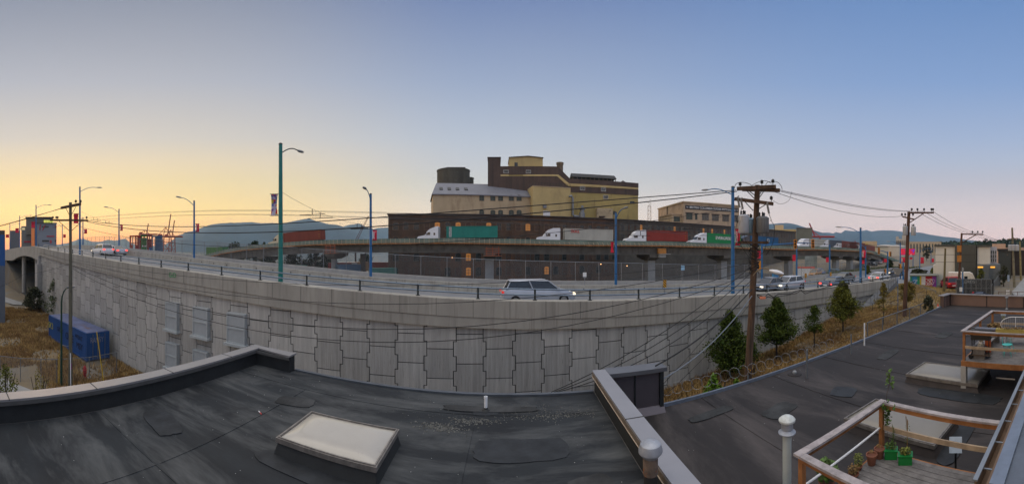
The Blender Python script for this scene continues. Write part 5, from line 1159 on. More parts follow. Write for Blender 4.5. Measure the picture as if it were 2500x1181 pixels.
blk('terminal_building', 'long pale terminal shed on the horizon left of the apartments', 2214, 2298, 591, 420, 30, mat('pale_tan', (.42, .35, .25), .8, var=.1), top=cream, extra=lambda t, fr, u0, u1, zt, z0: [MB().box(u0 + 4 + 3.6 * k, u0 + 5.6 + 3.6 * k, -.3, -.02, zt - 12, zt - 2).build('bay', frame_dk, t, world=False) for k in range(10)])
GTK = 'white storage tanks'
for k, (px, r, y) in enumerate(((2148, 7, 598), (2160, 8, 597), (2172, 8, 598), (2188, 10, 598))):
    c = pd(px, 345, 0); t = thing('storage_tank', ['white storage tank farthest left behind the low whitish building', 'white storage tank second from left on the horizon', 'white storage tank third from left on the horizon', 'widest white storage tank nearest the lit screen'][k], 'tank', c, 0, GTK)
    z = zat(y, 345); b = MB(); b.lathe((0, 0, 0), [(r, 0), (r, z - 1), (r * .5, z - .2), (.1, z)], 24); b.build('tank_shell', mat('tank_white', (.5, .47, .42), .6, var=.06, scale=.1), t, world=False, smooth=True)
el = thing('grain_elevator', 'pale concrete grain elevator with headhouse behind the red-brown pole', 'elevator', pd(2200, 420, 0), -az(2200))
b = MB(); s = 420 / FPX
for (x0, x1, y) in ((-13, -6, 577), (-6, 2, 583), (2, 16, 574), (-13, 16, 588)): b.box(x0 * s, x1 * s, 0, 14, 0, zat(y, 420))
b.build('elevator_house', mat('elevator_concrete', (.42, .40, .36), .8, var=.1), el, world=False)
for k in range(6):
    for j in range(3): b = MB(); b.box((-11 + k * 4.4) * s, (-9.6 + k * 4.4) * s, -.3, -.01, zat(600 - j * 5, 420), zat(597.5 - j * 5, 420)); b.build('window', frame_dk, el, world=False)
# red harbour cranes
cranered = mat('crane_red', (.28, .025, .02), .7); cranered2 = mat('crane_brown_red', (.30, .04, .02), .7)
def tr(b, a, c, r=.8): b.tube(a, c, r, n=6)
def gantry(px, ytip, tipx, d, label, m, base_y=575, w=14):
    o = pd(px, d, 0); t = thing('harbour_crane', label, 'crane', o, -az(px), 'red cranes of the container port'); s = d / FPX; X = lambda x: (x - px) * s; Z = lambda y: zat(y, d)
    zb = Z(base_y)
    for sx in (-w / 2, w / 2):
        for sy in (-8, 8): b = MB(); tr(b, (sx, sy, 0), (sx * .8, sy, zb), .9); b.build('leg', m, t, world=False)
    b = MB()
    for sy in (-8, 8): tr(b, (-w * 1.2, sy, zb), (w * 1.6, sy, zb), 1.1)
    for z in (.35, .7): tr(b, (-w / 2, -8, zb * z), (w / 2, -8, zb * z), .6)
    tr(b, (-w / 2, -8, 2), (w / 2, -8, zb * .7), .5); tr(b, (w / 2, -8, 2), (-w / 2, -8, zb * .7), .5)
    b.build('girder', m, t, world=False)
    b = MB(); 
    for sy in (-2.2, 2.2): tr(b, (0, sy, zb), (X(tipx), sy, Z(ytip)), 1.0)
    for k in range(9): f = k / 9; g_ = (k + 1) / 9; tr(b, (X(tipx) * f, -2.2, zb + (Z(ytip) - zb) * f), (X(tipx) * g_, 2.2, zb + (Z(ytip) - zb) * g_), .35)
    b.build('boom', m, t, world=False)
    b = MB(); ap = (-w * .2, 0, zb + (Z(ytip) - zb) * .42); tr(b, (-w / 2, -6, zb), ap, .6); tr(b, (w * .4, -6, zb), ap, .6); tr(b, ap, (-w * 1.2, 0, zb), .45); b.build('a_frame', m, t, world=False)
    b = MB(); b.box(-w * 1.1, -w * .6, -4, 4, zb, zb + 4); b.build('machine_house', m, t, world=False)
gantry(409, 523, 417, 620, 'tallest red harbour crane with raised boom before the left mountain', cranered2, 577, 15)
gantry(420, 538, 426, 640, 'red harbour crane with raised boom just right of the tallest one', cranered2, 578, 12)
gantry(358, 546, 362, 640, 'red harbour crane rising behind the coloured container frames', cranered2, 572, 12)
gantry(1990, 545, 1976, 480, 'red harbour crane behind the grey-green block', cranered, 578, 16)
gantry(2092, 588, 2087, 700, 'small distant red crane above the overpass end', cranered, 600, 10)
# mobile crane, lattice jib
mc = thing('mobile_crane', 'dark lattice jib of a mobile crane left of the warehouse corner', 'crane', pd(868, 130, 2), -az(868)); s = 130 / FPX
b = MB(); a0 = Vector((0, 0, zat(590, 130) - 2)); a1 = Vector((32 * s, 0, zat(527, 130) - 2))
for o in (-.45, .45): b.tube(a0 + Vector((o, o, 0)), a1 + Vector((o * .3, o * .3, 0)), .07, n=5)
for k in range(14): f = k / 14; b.tube(a0.lerp(a1, f) + Vector((-.45, -.4, 0)) * (1 - .6 * f), a0.lerp(a1, f + 1 / 14) + Vector((.45, .4, 0)) * (1 - .6 * f), .045, n=4)
b.build('jib', mat('jib_red_brown', (.12, .04, .03), .7), mc, world=False)
b = MB(); b.box(-2, 2.5, -1.5, 1.5, 0, 3); b.tube((0, 0, 3), tuple(a0), .3); b.build('cab', trimm, mc, world=False)
# lit advertising screen
sc_ = thing('advertising_screen', 'lit red and blue advertising screen on a post behind the red-brown pole', 'screen', pd(2216, 92, 3.6), -az(2216)); s = 92 / FPX
def screen_mat():
    m = bpy.data.materials.new('screen_picture'); m.use_nodes = True; n = m.node_tree; L = n.links; b = n.nodes['Principled BSDF']
    t = n.nodes.new('ShaderNodeTexCoord'); v = n.nodes.new('ShaderNodeTexNoise'); v.inputs['Scale'].default_value = .9; L.new(t.outputs['Object'], v.inputs['Vector'])
    cr = n.nodes.new('ShaderNodeValToRGB'); e = cr.color_ramp.elements; e[0].position = .3; e[0].color = (.9, .7, .7, 1); e[1].position = .4; e[1].color = (.9, .01, .04, 1); x = e.new(.56); x.color = (.8, .0, .08, 1); x = e.new(.64); x.color = (.05, .05, .7, 1)
    L.new(v.outputs[0], cr.inputs[0]); L.new(cr.outputs[0], b.inputs['Emission Color']); b.inputs['Emission Strength'].default_value = .6; b.inputs['Base Color'].default_value = (.02, .02, .02, 1); MATS['screen_picture'] = m; return m
b = MB(); b.box(-17 * s, 18 * s, .05, .6, zat(622.5, 92) - 3.6, zat(606.5, 92) - 3.6); b.build('screen_case', blackm, sc_, world=False)
b = MB(); b.box(-16.6 * s, 17.6 * s, -.0, .045, zat(622, 92) - 3.6, zat(607, 92) - 3.6); b.build('screen_face', screen_mat(), sc_, world=False)
b = MB(); b.tube((0, .4, 0), (0, .4, zat(622.5, 92) - 3.6), .35, n=12); b.build('post', galv, sc_, world=False)

# ---- apartments and yard on the right
FP_ = Frame(az(2335), 60)
ap = bthing('apartment_block', 'modern apartment block in white and charcoal cladding beside the street', FP_)
charc = mat('charcoal_cladding', (.062, .064, .055), .7, var=.1, scale=.3); offw = mat('white_cladding', (.55, .54, .49), .6, var=.04, scale=.3)
def AP(x): return FP_.u(x)
def ZP(x, y): return FP_.z(x, y)
zf = 3.5
b = MB(); LB(b, AP(2284), AP(2331), 0, 16, zf, ZP(2300, 602)); b.build('white_wing', offw, ap, world=False)
b = MB(); LB(b, AP(2278), AP(2284) - .01, .3, 10, zf, ZP(2300, 647)); b.build('low_wing', offw, ap, world=False)
b = MB(); LB(b, AP(2331) + .01, AP(2383), -.4, 16, zf, ZP(2350, 597.5)); b.build('charcoal_wing', charc, ap, world=False)
b = MB(); LB(b, AP(2284) - .2, AP(2331), -.25, 16, ZP(2300, 602) + .003, ZP(2300, 597)); b.build('roof_band', charc, ap, world=False)
b = MB(); LB(b, AP(2386), AP(2418), .2, 14, ZP(2400, 645), ZP(2400, 603)); ww = b.build('white_wing', offw, ap, world=False)
b = MB(); LB(b, AP(2385) , AP(2420), -.1, 14.5, ZP(2400, 603) + .003, ZP(2400, 598)); b.build('roof_band', charc, ap, world=False)
b = MB(); LB(b, AP(2418) + .01, AP(2436), 1.5, 12, ZP(2425, 643), ZP(2425, 602)); b.build('side_wing', mat('pale_lilac_cladding', (.42, .42, .46), .6), ap, world=False)
for k in range(3):
    for j in range(3):
        x = 2421 + k * 5.4; window(ap, AP(x), AP(x + 2.6), ZP(x, 612 + 10 * j + 8), ZP(x, 612 + 10 * j), False, charc, pane_dk, n=1.49, bars=(0, 0), fw=.08)
b = MB(); LB(b, AP(2384), AP(2412), -2.5, 8, zf, ZP(2400, 646)); pod = b.build('podium', mat('blue_grey_cladding', (.10, .115, .125), .7, var=.1), ap, world=False)
b = MB(); LB(b, AP(2412), AP(2440), -1.5, 8, zf, ZP(2420, 644)); b.build('podium', mat('slate_cladding', (.13, .15, .165), .7, var=.1), ap, world=False)
amber = mat('amber_light', (.6, .3, .05), .5, emit=(1, .45, .06), estr=1.0)
for (x0, x1, y) in ((2387, 2400, 652), (2418, 2429, 652)):
    b = MB(); n_ = -2.52 if x0 < 2410 else -1.52; LB(b, FP_.u(x0, n_), FP_.u(x1, n_), n_ - .1, n_ + .01, FP_.z(x0, y + 1.8, n_), FP_.z(x0, y - 1.8, n_)); b.build('lit_canopy', amber, ap, world=False)
b = MB(); 
for z in (ZP(2300, 622), ZP(2300, 640)): LB(b, AP(2284.3), AP(2330.8), -.015, -.003, z, z + .05); LB(b, AP(2331.5), AP(2382.8), -.415, -.403, z, z + .05)
b.build('cladding_joint', blackm, ap, world=False)
blk('house', 'pinkish flat-roofed building behind the apartment block', 2422, 2455, 595, 110, 20, mat('pink_render', (.48, .33, .25), .8), z0=3)
blk('house', 'long low pale pink building further right behind the dark houses', 2455, 2500, 604, 130, 20, mat('pink_pale', (.42, .30, .24), .8), z0=3)
blk('house', 'dark charcoal house right of the apartment block', 2437, 2468, 613, 75, 16, charc, z0=3.5, top=blackm, extra=lambda t, fr, u0, u1, zt, z0: [window(t, fr.u(x), fr.u(x + 4), fr.z(x, 624) - z0, fr.z(x, 619) - z0, False, frame_dk, pane_lit if x == 2457 else pane_dk, n=0, bars=(0, 0)) for x in (2448, 2457)])
blk('house', 'long dark brown building behind the street poles at the right edge', 2468, 2530, 616, 85, 16, mat('dark_brown_cladding', (.05, .035, .03), .8), z0=3.5, top=blackm)
# mural shed
FM = Frame(az(2272), 56.5)
ms = bthing('mural_shed', 'low shed painted in rainbow bands with graffiti', FM, 'shed')
zt = FM.z(2270, 673.5); zb = 4.0; cols_ = [((.02, .20, .12), 2222, 2227), ((.02, .16, .34), 2227, 2239), ((.02, .22, .11), 2239, 2245.5), ((.50, .36, .02), 2245.5, 2249.5), ((.5, .5, .52), 2249.5, 2259.5), ((.30, .012, .02), 2259.5, 2276), ((.17, .03, .24), 2276, 2286.5)]
b = MB(); LB(b, FM.u(2222), FM.u(2286.5), .03, 3.4, zb, zt); b.build('wall', greyb, ms, world=False)
for i, (c, x0, x1) in enumerate(cols_):
    b = MB(); LB(b, FM.u(x0) + .003, FM.u(x1), 0, .03, zb, zt); b.build('painted_band', mat('mural_paint_%d' % i, c, .7, var=.2, scale=1.2), ms, world=False)
b = MB(); b.hexa([(FM.u(2286.5) + .005, 0, zb), (FM.u(2286.5) + .08, 0, zb), (FM.u(2286.5) + .08, 3.4, zb), (FM.u(2286.5) + .005, 3.4, zb), (FM.u(2286.5) + .005, 0, zt), (FM.u(2286.5) + .08, 0, zt), (FM.u(2286.5) + .08, 3.4, zt), (FM.u(2286.5) + .005, 3.4, zt)])
b.build('end_wall', mat('mural_teal', (.03, .30, .25), .7), ms, world=False)
b = MB(); LB(b, FM.u(2221), FM.u(2286.5) + .3, -.2, 3.8, zt + .003, zt + .12); b.build('roof', mat('felt_roof', (.16, .17, .15), .9), ms, world=False)
for i, (x, col_, r) in enumerate(((2233, (.4, .5, .6), .35), (2267, (.6, .5, .5), .45), (2273, (.6, .5, .5), .4))):
    b = MB(); cu, cz = FM.u(x), (zb + zt) / 2; q = random.Random(i)
    b.path([(cu + r * math.cos(a * 1.7 + i) * (1 + .5 * math.sin(a * 2.3)), -.02, cz + r * 1.1 * math.sin(a * 2.1)) for a in [k * .33 for k in range(26)]], .03, 4); b.build('graffiti', mat('spray_%d' % i, col_, .7), ms, world=False)
# trailer, yard wall, small things
rv = thing('travel_trailer', 'white travel trailer parked beyond the fenced yard', 'trailer', pd(2348, 56, 4.4), -az(2348)); s = 56 / FPX
b = MB(); b.prism([(-32 * s, -1.2, .5), (30 * s, -1.2, .5), (33 * s, -1.2, 1.1), (27 * s, -1.2, 1.9), (20 * s, -1.2, 2.15), (-32 * s, -1.2, 2.15)], (0, 2.4, 0)); b.build('trailer_body', mat('trailer_white', (.62, .6, .55), .5), rv, world=False)
for (x0, x1) in ((-26, -18), (6, 14)): b = MB(); b.box(x0 * s, x1 * s, -1.23, -1.205, 1.1, 1.6); b.build('window', darkglass, rv, world=False)
for x in (-2, 0.9): b = MB(); b.tube((x, -1.22, .35), (x, -.95, .35), .35, n=14); b.build('wheel', tyre, rv, world=False)
b = MB(); b.box(-8 * s, -2 * s, -.4, .4, 2.15, 2.35); b.build('roof_vent', white, rv, world=False)
for k, (px, lab) in enumerate(((2317, 'red and black van parked left of the white trailer'), (2326, 'second red van tucked behind the first beside the trailer'))):
    car(pd(px, 54 + k, 4.3), 1.9 - az(px), paint('van_red', (.35, .02, .03)), lab, L=4.4, H=1.7, kind='suv', lit=False)
yw = thing('yard_wall', 'black graffitied board wall behind the yard fence', 'wall', pd(2382, 47, 3.9), -az(2382)); s = 47 / FPX
b = MB(); b.box(-46 * s, 44 * s, 0, .2, 0, zat(681, 47) - 3.9); b.build('boarding', mat('black_boards', (.02, .022, .025), .8), yw, world=False)
text('LURDS', 'graffiti', yw, (-17 * s, -.03, zat(688, 47) - 3.9), (1, 0, 0), (0, -1, 0), .55, mat('grey_spray', (.3, .33, .33), .8), .004, world=False)
fence('yard_fence', 'steel framed chain link fence in front of the black boarded yard', [pd(x, 45.5, 4.0) for x in fr_range(2334, 2420, 12)] , zat(682, 45.5) - 4.0, r=.045, mid=True)
fence('yard_fence', 'chain link fence receding along the pavement at the right', [pd(2421, 45.5, 4.0), pd(2428, 50, 4.2), pd(2437, 56, 4.4), pd(2446, 64, 4.6), pd(2456, 76, 4.8)], 1.5, r=.04)
# ================================================================== LEFT SIDE THINGS
# blue container on the dry lot
bc = thing('shipping_container', 'blue graffitied shipping container standing on the dry lot against the wall', 'container', pd(211, 33.0, -.3))
bc.rotation_euler = (0, 0, R(3.0))
BCM = corr('ultramarine_container', (.024, .082, .24))
k = container(bc, -10.4, 10.4, BCM, z=.08, H=2.55, Wd=2.4)
for o in bc.children: o.location = (0, 1.2, 0)
b = MB(); b.box(-10.3, -.1, .1, 2.3, 2.635, 2.66); b.build('roof_sheet', mat('container_roof', (.10, .12, .22), .6, .1, .2, 1.0, second=((.16, .09, .06), .8, .55, .66, (.3, 1, 1))), bc, world=False)
for yy in (.65, 1.15, 1.35, 1.9): b = MB(); b.tube((.03, yy, .2), (.03, yy, 2.5), .025, n=6); b.build('lock_rod', galv, bc, world=False)
spw, spy_, spk = mat('spray_pale', (.22, .25, .33), .7), mat('spray_yellow', (.45, .42, .05), .7), mat('spray_dark', (.01, .012, .03), .7)
text('RANSY', 'graffiti', bc, (.07, 1.05, 1.95), (0, 1, 0), (1, 0, 0), .7, spw, .004, world=False, w=1.35)
text('WRAT', 'graffiti', bc, (-1.7, -.03, 1.9), (1, 0, 0), (0, -1, 0), .6, spk, .004, world=False); text('MSY', 'graffiti', bc, (-1.5, -.03, 1.1), (1, 0, 0), (0, -1, 0), .8, spk, .004, world=False)
text('GRAY', 'graffiti', bc, (-6.6, -.03, 1.6), (1, 0, 0), (0, -1, 0), .7, spk, .004, world=False); text('SK3', 'graffiti', bc, (-9.6, -.03, 1.5), (1, 0, 0), (0, -1, 0), 1.0, spy_, .004, world=False); text('ONE', 'graffiti', bc, (-4, -.03, 1.4), (1, 0, 0), (0, -1, 0), 1.0, spk, .004, world=False)
# hydrant
hy = thing('fire_hydrant', 'red fire hydrant in the dry grass beside the blue container', 'hydrant', pd(207, 29.0, -.25))
b = MB(); b.lathe((0, 0, 0), [(.2, 0), (.2, .05), (.13, .07), (.13, .55), (.17, .57), (.17, .62), (.14, .64), (.13, .8), (.08, .9), (.04, .92), (.04, .98), (.01, .98)], 14); b.build('barrel', mat('hydrant_red', (.35, .015, .02), .45), hy, world=False, smooth=True)
for sx in (-1, 1): b = MB(); b.tube((0, 0, .45), (sx * .22, 0, .45), .06, n=10); b.tube((sx * .2, 0, .45), (sx * .25, 0, .45), .075, n=8); b.build('outlet_cap', MATS['hydrant_red'], hy, world=False)
# guy guard
gg = thing('guy_wire_guard', 'yellow guy wire guard leaning before the blue container', 'guard', pd(256, 26.2, -.2))
b = MB(); top = pd(236, 26.6, zat(810, 26.6)) - pd(256, 26.2, -.2); b.tube((0, 0, 0), top, .035); b.build('guard_tube', mat('guard_yellow', (.5, .33, .02), .5), gg, world=False)
yb = thing('marker_post', 'thin yellow marker strip beside the dark green lamp', 'post', pd(144, 27.3, -.2)); b = MB(); b.box(-.04, .04, -.02, .02, 0, 2.3); b.build('post_strip', MATS['guard_yellow'], yb, world=False)
# lot fence with top rail only on the left
fence('lot_fence', 'low chain link fence crossing the dry lot in front of the blue container', [pd(x, d, -.25) for x, d in ((-60, 30), (0, 28.6), (50, 28), (100, 27.8), (138, 27.7), (218, 28.2), (285, 29.6))], 1.85, r=.03)
# blue building at the left edge
bb = thing('corner_building', 'blue wall with grey base cut off by the left edge', 'building', (-49.4, 4.0, -.3))
b = MB(); b.box(-5, 0, -14, 4.2, 8.1, 12.4); b.build('upper_wall', mat('cobalt_wall', (.012, .075, .24), .5, var=.05), bb, world=False)
b = MB(); b.box(-5, 0, -14, 4.2, 0, 8.095); b.build('lower_wall', mat('grey_blue_wall', (.10, .115, .14), .7, var=.08), bb, world=False)
# numbered grey building beyond the bridge
FN = Frame(az(112), 105)
nb = bthing('office_building', 'grey-blue office building with red numeral strokes beyond the bridge', FN)
def NX(x, dn=0): return FN.u(x, dn)
def NZ(x, y, dn=0): return FN.z(x, y, dn)
gb = mat('grey_blue_cladding', (.20, .22, .245), .6, var=.06, scale=.2)
b = MB(); LB(b, NX(91), NX(138), 0, 20, 5, NZ(112, 545)); b.build('wall', gb, nb, world=False)
b = MB(); LB(b, NX(44), NX(75), 14, 26, 5, NZ(60, 552, 14)); LB(b, NX(75) - .2, NX(90), 6, 20, 5, NZ(80, 553, 6)); b.build('side_wing', mat('grey_render', (.20, .20, .19), .7), nb, world=False)
b = MB(); LB(b, NX(58), NX(130), 12, 28, 15, NZ(100, 531, 12)); b.build('upper_floor', mat('upper_grey', (.16, .145, .12), .7), nb, world=False)
b = MB(); LB(b, NX(56), NX(131), 11.5, 28.5, NZ(100, 531, 12) + .003, NZ(100, 529.5, 12)); b.build('roof', trimm, nb, world=False)
b = MB(); LB(b, NX(90.5), NX(138.6), -.3, 20.2, NZ(112, 545) + .003, NZ(112, 543.5)); b.build('coping', charc, nb, world=False)
for x0, x1 in ((107, 112), (113, 117), (118, 121), (122, 125), (126, 130)):
    b = MB(); LB(b, NX(x0, 11.9), NX(x1, 11.9), 11.9, 11.99, NZ(110, 544, 11.9), NZ(110, 537, 11.9)); b.build('lit_window', mat('lit_yellow_green', (.4, .4, .1), .4, emit=(.75, .75, .12), estr=.7), nb, world=False)
for x0, x1 in ((48, 52), (54, 61)):
    b = MB(); LB(b, NX(x0, 13.9), NX(x1, 13.9), 13.9, 13.99, NZ(60, 561, 13.9), NZ(60, 556, 13.9)); b.build('lit_window', mat('lit_pale', (.4, .35, .2), .4, emit=(.8, .65, .35), estr=.5), nb, world=False)
b = MB(); LB(b, NX(76.5, 5.9), NX(84.5, 5.9), 5.8, 5.99, NZ(80, 602, 5.9), NZ(80, 557, 5.9)); b.build('stair_glass', mat('orange_glass', (.45, .16, .06), .4, emit=(.8, .22, .06), estr=.25), nb, world=False)
redn = mat('numeral_red', (.4, .03, .05), .6)
b = MB()
for (x0, y0, x1, y1) in ((98.5, 549, 97, 562), (100, 548, 98.5, 549), (110.5, 549, 103.5, 562)):
    b.tube((NX(x0), -.1, NZ(x0, y0)), (NX(x1), -.1, NZ(x1, y1)), .13, n=4)
b.build('numeral', redn, nb, world=False)
for (x0, x1, y0, y1, mm) in ((102, 119, 552, 555, charc), (114, 132.5, 575.5, 578, redn), (103, 120, 586, 590, pane_dk), (122, 126, 586, 593.5, redn), (134, 137, 551, 555.5, redn), (134, 137, 586, 590, pane_dk)):
    b = MB(); LB(b, NX(x0), NX(x1), -.1, -.004, NZ(112, y1), NZ(112, y0)); b.build('wall_panel', mm, nb, world=False)
b = MB(); LB(b, NX(59, 13.8), NX(75, 13.8), 13.8, 13.99, NZ(66, 592, 13.8), NZ(66, 588, 13.8)); b.build('sign_panel', redn, nb, world=False)
blk('office_building', 'plain grey building left of the numbered one', 25, 47, 562.5, 150, 20, mat('mid_grey_wall', (.12, .125, .135), .7), z0=5)
blk('house', 'dark gabled house silhouette at the far left', -30, 12, 562, 170, 20, mat('dark_house', (.06, .05, .05), .8), z0=5)
# coloured container frames beyond the road
CF = Frame(-0.935 + .28, 50)
def frames():
    specs = [('orange-red open container frame, leftmost of the four beside the road', (.35, .045, .02), 317.5, 331), ('dark red container frame with panels, second of the four', (.28, .02, .02), 331.5, 345), ('green-based container frame, third of the four', (.03, .16, .035), 345.5, 360), ('red lattice container frame, narrow one beside the blue one', (.25, .03, .03), 360.5, 371), ('slate blue open container frame, rightmost of the row', (.05, .10, .18), 372, 396)]
    for i, (lab, c, x0, x1) in enumerate(specs):
        d0 = 68; fr = Frame(az(356), d0 - i * .9); u0, u1 = fr.u(x0), fr.u(x1); z0 = gz(*fr.p(u0, 0, 0).xy) ; z0 = zat(614, d0); z1 = zat(576 + (i > 3) * 2, d0)
        t = thing('container_frame', lab, 'frame', fr.p(u0, 0, z0), fr.rot, 'coloured container frames beside the road'); m = mat('frame_paint_%d' % i, c, .6); w_ = u1 - u0; h = z1 - z0
        b = MB()
        for x in (0, w_):
            for y in (0, 2.4): b.box(x - .09, x + .09, y - .09, y + .09, -.6, h)
        for z in (0, h): 
            for y in (0, 2.4): b.box(-.09, w_ + .09, y - .09, y + .09, z - .1, z + .1)
            for x in (0, w_): b.box(x - .09, x + .09, 0, 2.4, z - .095, z + .095)
        b.tube((0, 0, h * .55), (w_, 0, h * .55), .06); b.tube((w_ / 2, 0, 0), (w_ / 2, 0, h), .05); b.build('frame', m, t, world=False)
        b = MB()
        if i == 0: b.box(.1, w_ * .45, 2.3, 2.35, 0, h * .45)
        elif i == 1: b.box(.1, w_ - .1, -.03, .03, 0, h * .42); b.box(w_ * .2, w_ - .1, 2.3, 2.35, 0, h)
        elif i == 2: b.box(.1, w_ - .1, -.03, .03, 0, h * .3); b.box(.1, w_ - .1, 2.3, 2.35, h * .4, h * .9)
        elif i == 3: b.box(.1, w_ - .1, 2.3, 2.35, 0, h * .8)
        else: b.box(w_ * .3, w_ - .1, 2.3, 2.35, 0, h)
        b.build('panel', m, t, world=False)
frames()
t = thing('barrel', 'small blue barrel at the foot of the container frames', 'barrel', pd(368, 62, zat(616.5, 62))); b = MB(); b.lathe((0, 0, 0), [(.28, 0), (.3, .05), (.27, .3), (.3, .35), (.27, .6), (.3, .65), (.28, .9)], 14); b.build('drum', mat('barrel_blue', (.02, .08, .22), .5), t, world=False)
# hazard boards, signs on the road
def hazard(px, y0, y1, dn, label):
    u = uw(px, dn); d = dw(px, dn); z0, z1 = zat(y1, d), zat(y0, d); t = thing('hazard_marker', label, 'sign', WP(u, dn, road(u)), -az(px), 'striped hazard markers along the median')
    b = MB(); b.tube((0, .03, 0), (0, .03, z1 - road(u)), .03, n=6); b.build('post', galv, t, world=False)
    m = MATS.get('hazard_stripes')
    if not m:
        m = bpy.data.materials.new('hazard_stripes'); m.use_nodes = True; n = m.node_tree; L = n.links; b_ = n.nodes['Principled BSDF']; tcn = n.nodes.new('ShaderNodeTexCoord'); s = n.nodes.new('ShaderNodeSeparateXYZ'); L.new(tcn.outputs['Object'], s.inputs[0])
        a = n.nodes.new('ShaderNodeMath'); a.operation = 'ADD'; L.new(s.outputs['X'], a.inputs[0]); L.new(s.outputs['Z'], a.inputs[1]); f = n.nodes.new('ShaderNodeMath'); f.operation = 'MULTIPLY'; f.inputs[1].default_value = 4.2; L.new(a.outputs[0], f.inputs[0]); g_ = n.nodes.new('ShaderNodeMath'); g_.operation = 'FRACT'; L.new(f.outputs[0], g_.inputs[0]); h = n.nodes.new('ShaderNodeMath'); h.operation = 'LESS_THAN'; h.inputs[1].default_value = .5; L.new(g_.outputs[0], h.inputs[0])
        x = n.nodes.new('ShaderNodeMix'); x.data_type = 'RGBA'; x.inputs[6].default_value = (.65, .33, .01, 1); x.inputs[7].default_value = (.015, .015, .015, 1); L.new(h.outputs[0], x.inputs['Factor']); L.new(x.outputs[2], b_.inputs['Base Color']); MATS['hazard_stripes'] = m
    w_ = .15; b = MB(); b.box(-w_, w_, -.02, .0, z0 - road(u), z1 - road(u)); b.build('striped_board', m, t, world=False)
hazard(1623, 682, 702, HALF - .3, 'striped hazard marker on the median below the sugar office'); hazard(1908, 667, 682, HALF - .2, 'striped hazard marker behind the silver hatchback')
hazard(1967, 667, 678, HALF - .2, 'small narrow striped hazard marker between the blue signal poles'); hazard(2028, 664, 675, HALF - .2, 'striped hazard marker beside the blue pole near the sedan')
def postsign(px, ytop, ybase, d, zb, w_, h_, m, label, n=1, shape='box'):
    t = thing('road_sign', label, 'sign', pd(px, d, zb), -az(px)); zt = zat(ytop, d) - zb
    b = MB(); b.tube((0, .03, 0), (0, .03, zt), .025, n=6); b.build('post', galv, t, world=False)
    for k in range(n):
        x = (k - (n - 1) / 2) * (w_ * 1.25); b = MB()
        if shape == 'box': b.box(x - w_ / 2, x + w_ / 2, -.015, .0, zt - h_, zt)
        elif shape == 'tri': b.prism([(-w_ / 2, -.015, zt), (w_ / 2, -.015, zt), (0, -.015, zt - h_)], (0, .015, 0))
        b.build('sign_face', m, t, world=False)
    return t
dm = dw(1427, HALF); u = uw(1427, HALF); postsign(1427.5, 665, 700, dm, road(u) + .8, .3, .42, white, 'small white parking sign on a thin post on the median')
dm = dw(1667, HALF); u = uw(1667, HALF); postsign(1667, 648, 700, dm, road(u) + .8, .34, .45, mat('bus_stop_blue', (.25, .45, .65), .5), 'blue and white bus stop sign on a tall post on the median')
t = postsign(2192, 655, 737, 33, 4.0, 1.0, .85, galv, 'back of a triangular yield sign on a blue post by the ramp', shape='tri')
t.children[0].data.materials[0] = bluepole
postsign(2346, 701, 716, 45, 4.1, .16, .55, white, 'pair of white marker plates behind the roof parapet beside the blue post', n=2)
postsign(2460.5, 708, 722, 42, 4.3, .16, .5, white, 'pair of white marker plates by the pavement railing at the right', n=2)
postsign(2462, 671, 692, 50, 4.6, .3, .9, mat('pale_blue_sign', (.25, .33, .45), .5), 'narrow pale blue street sign on the pavement at the right')
t = thing('bollard_post', 'blue post standing behind the roof parapet beside white marker plates', 'post', pd(2350.5, 46, 4.0)); b = MB(); b.tube((0, 0, 0), (0, 0, zat(664, 46) - 4), .09, n=10); b.build('post_body', bluepole, t, world=False); b = MB(); b.lathe((0, 0, zat(664, 46) - 4), [(.1, 0), (.14, .2), (.1, .5), (.03, .6)], 10); b.build('post_cap', lampgrey, t, world=False)
t = thing('fire_hydrant', 'red hydrant beyond the roof parapet in front of the yard fence', 'hydrant', pd(2376, 44, 4.05)); b = MB(); b.lathe((0, 0, 0), [(.17, 0), (.13, .06), (.13, .6), (.16, .62), (.13, .75), (.02, .9)], 12); b.tube((-.22, 0, .45), (.22, 0, .45), .06); b.build('barrel', MATS['hydrant_red'], t, world=False)
car(pd(2387, 41, 3.9), PI * .5 - az(2387) + 1.5, paint('dark_blue_car', (.03, .045, .08)), 'dark blue car roof just showing above the brown parapet', L=4.0, H=1.3, lit=False)
t = thing('traffic_cone', 'orange traffic cone lying against the brown parapet end', 'cone', pd(2290, 36, 3.95), 0); b = MB(); b.box(-.22, .22, -.22, .22, 0, .04); b.lathe((0, 0, .04), [(.16, 0), (.115, .2)], 12); b.build('cone_base', mat('cone_orange', (.7, .06, .02), .5), t, world=False); b = MB(); b.lathe((0, 0, .242), [(.114, 0), (.08, .18)], 12); b.build('reflective_band', white, t, world=False); b = MB(); b.lathe((0, 0, .424), [(.079, 0), (.03, .28)], 12); b.build('cone_tip', MATS['cone_orange'], t, world=False)
# blue cabinet on the median
dm = dw(1892.5, HALF - .6); u = uw(1892.5, HALF - .6); t = thing('utility_cabinet', 'tall blue cabinet under the white lamp head on the median', 'cabinet', WP(u, HALF - .6, road(u)), wrot(u)); b = MB(); b.box(-.3, .3, -.25, .25, .1, 1.9); b.build('cabinet_body', mat('cabinet_blue', (.03, .18, .38), .5, var=.3, scale=2), t, world=False); b = MB(); b.box(-.36, .36, -.3, .3, 0, .1); b.build('plinth', concrete_light, t, world=False)
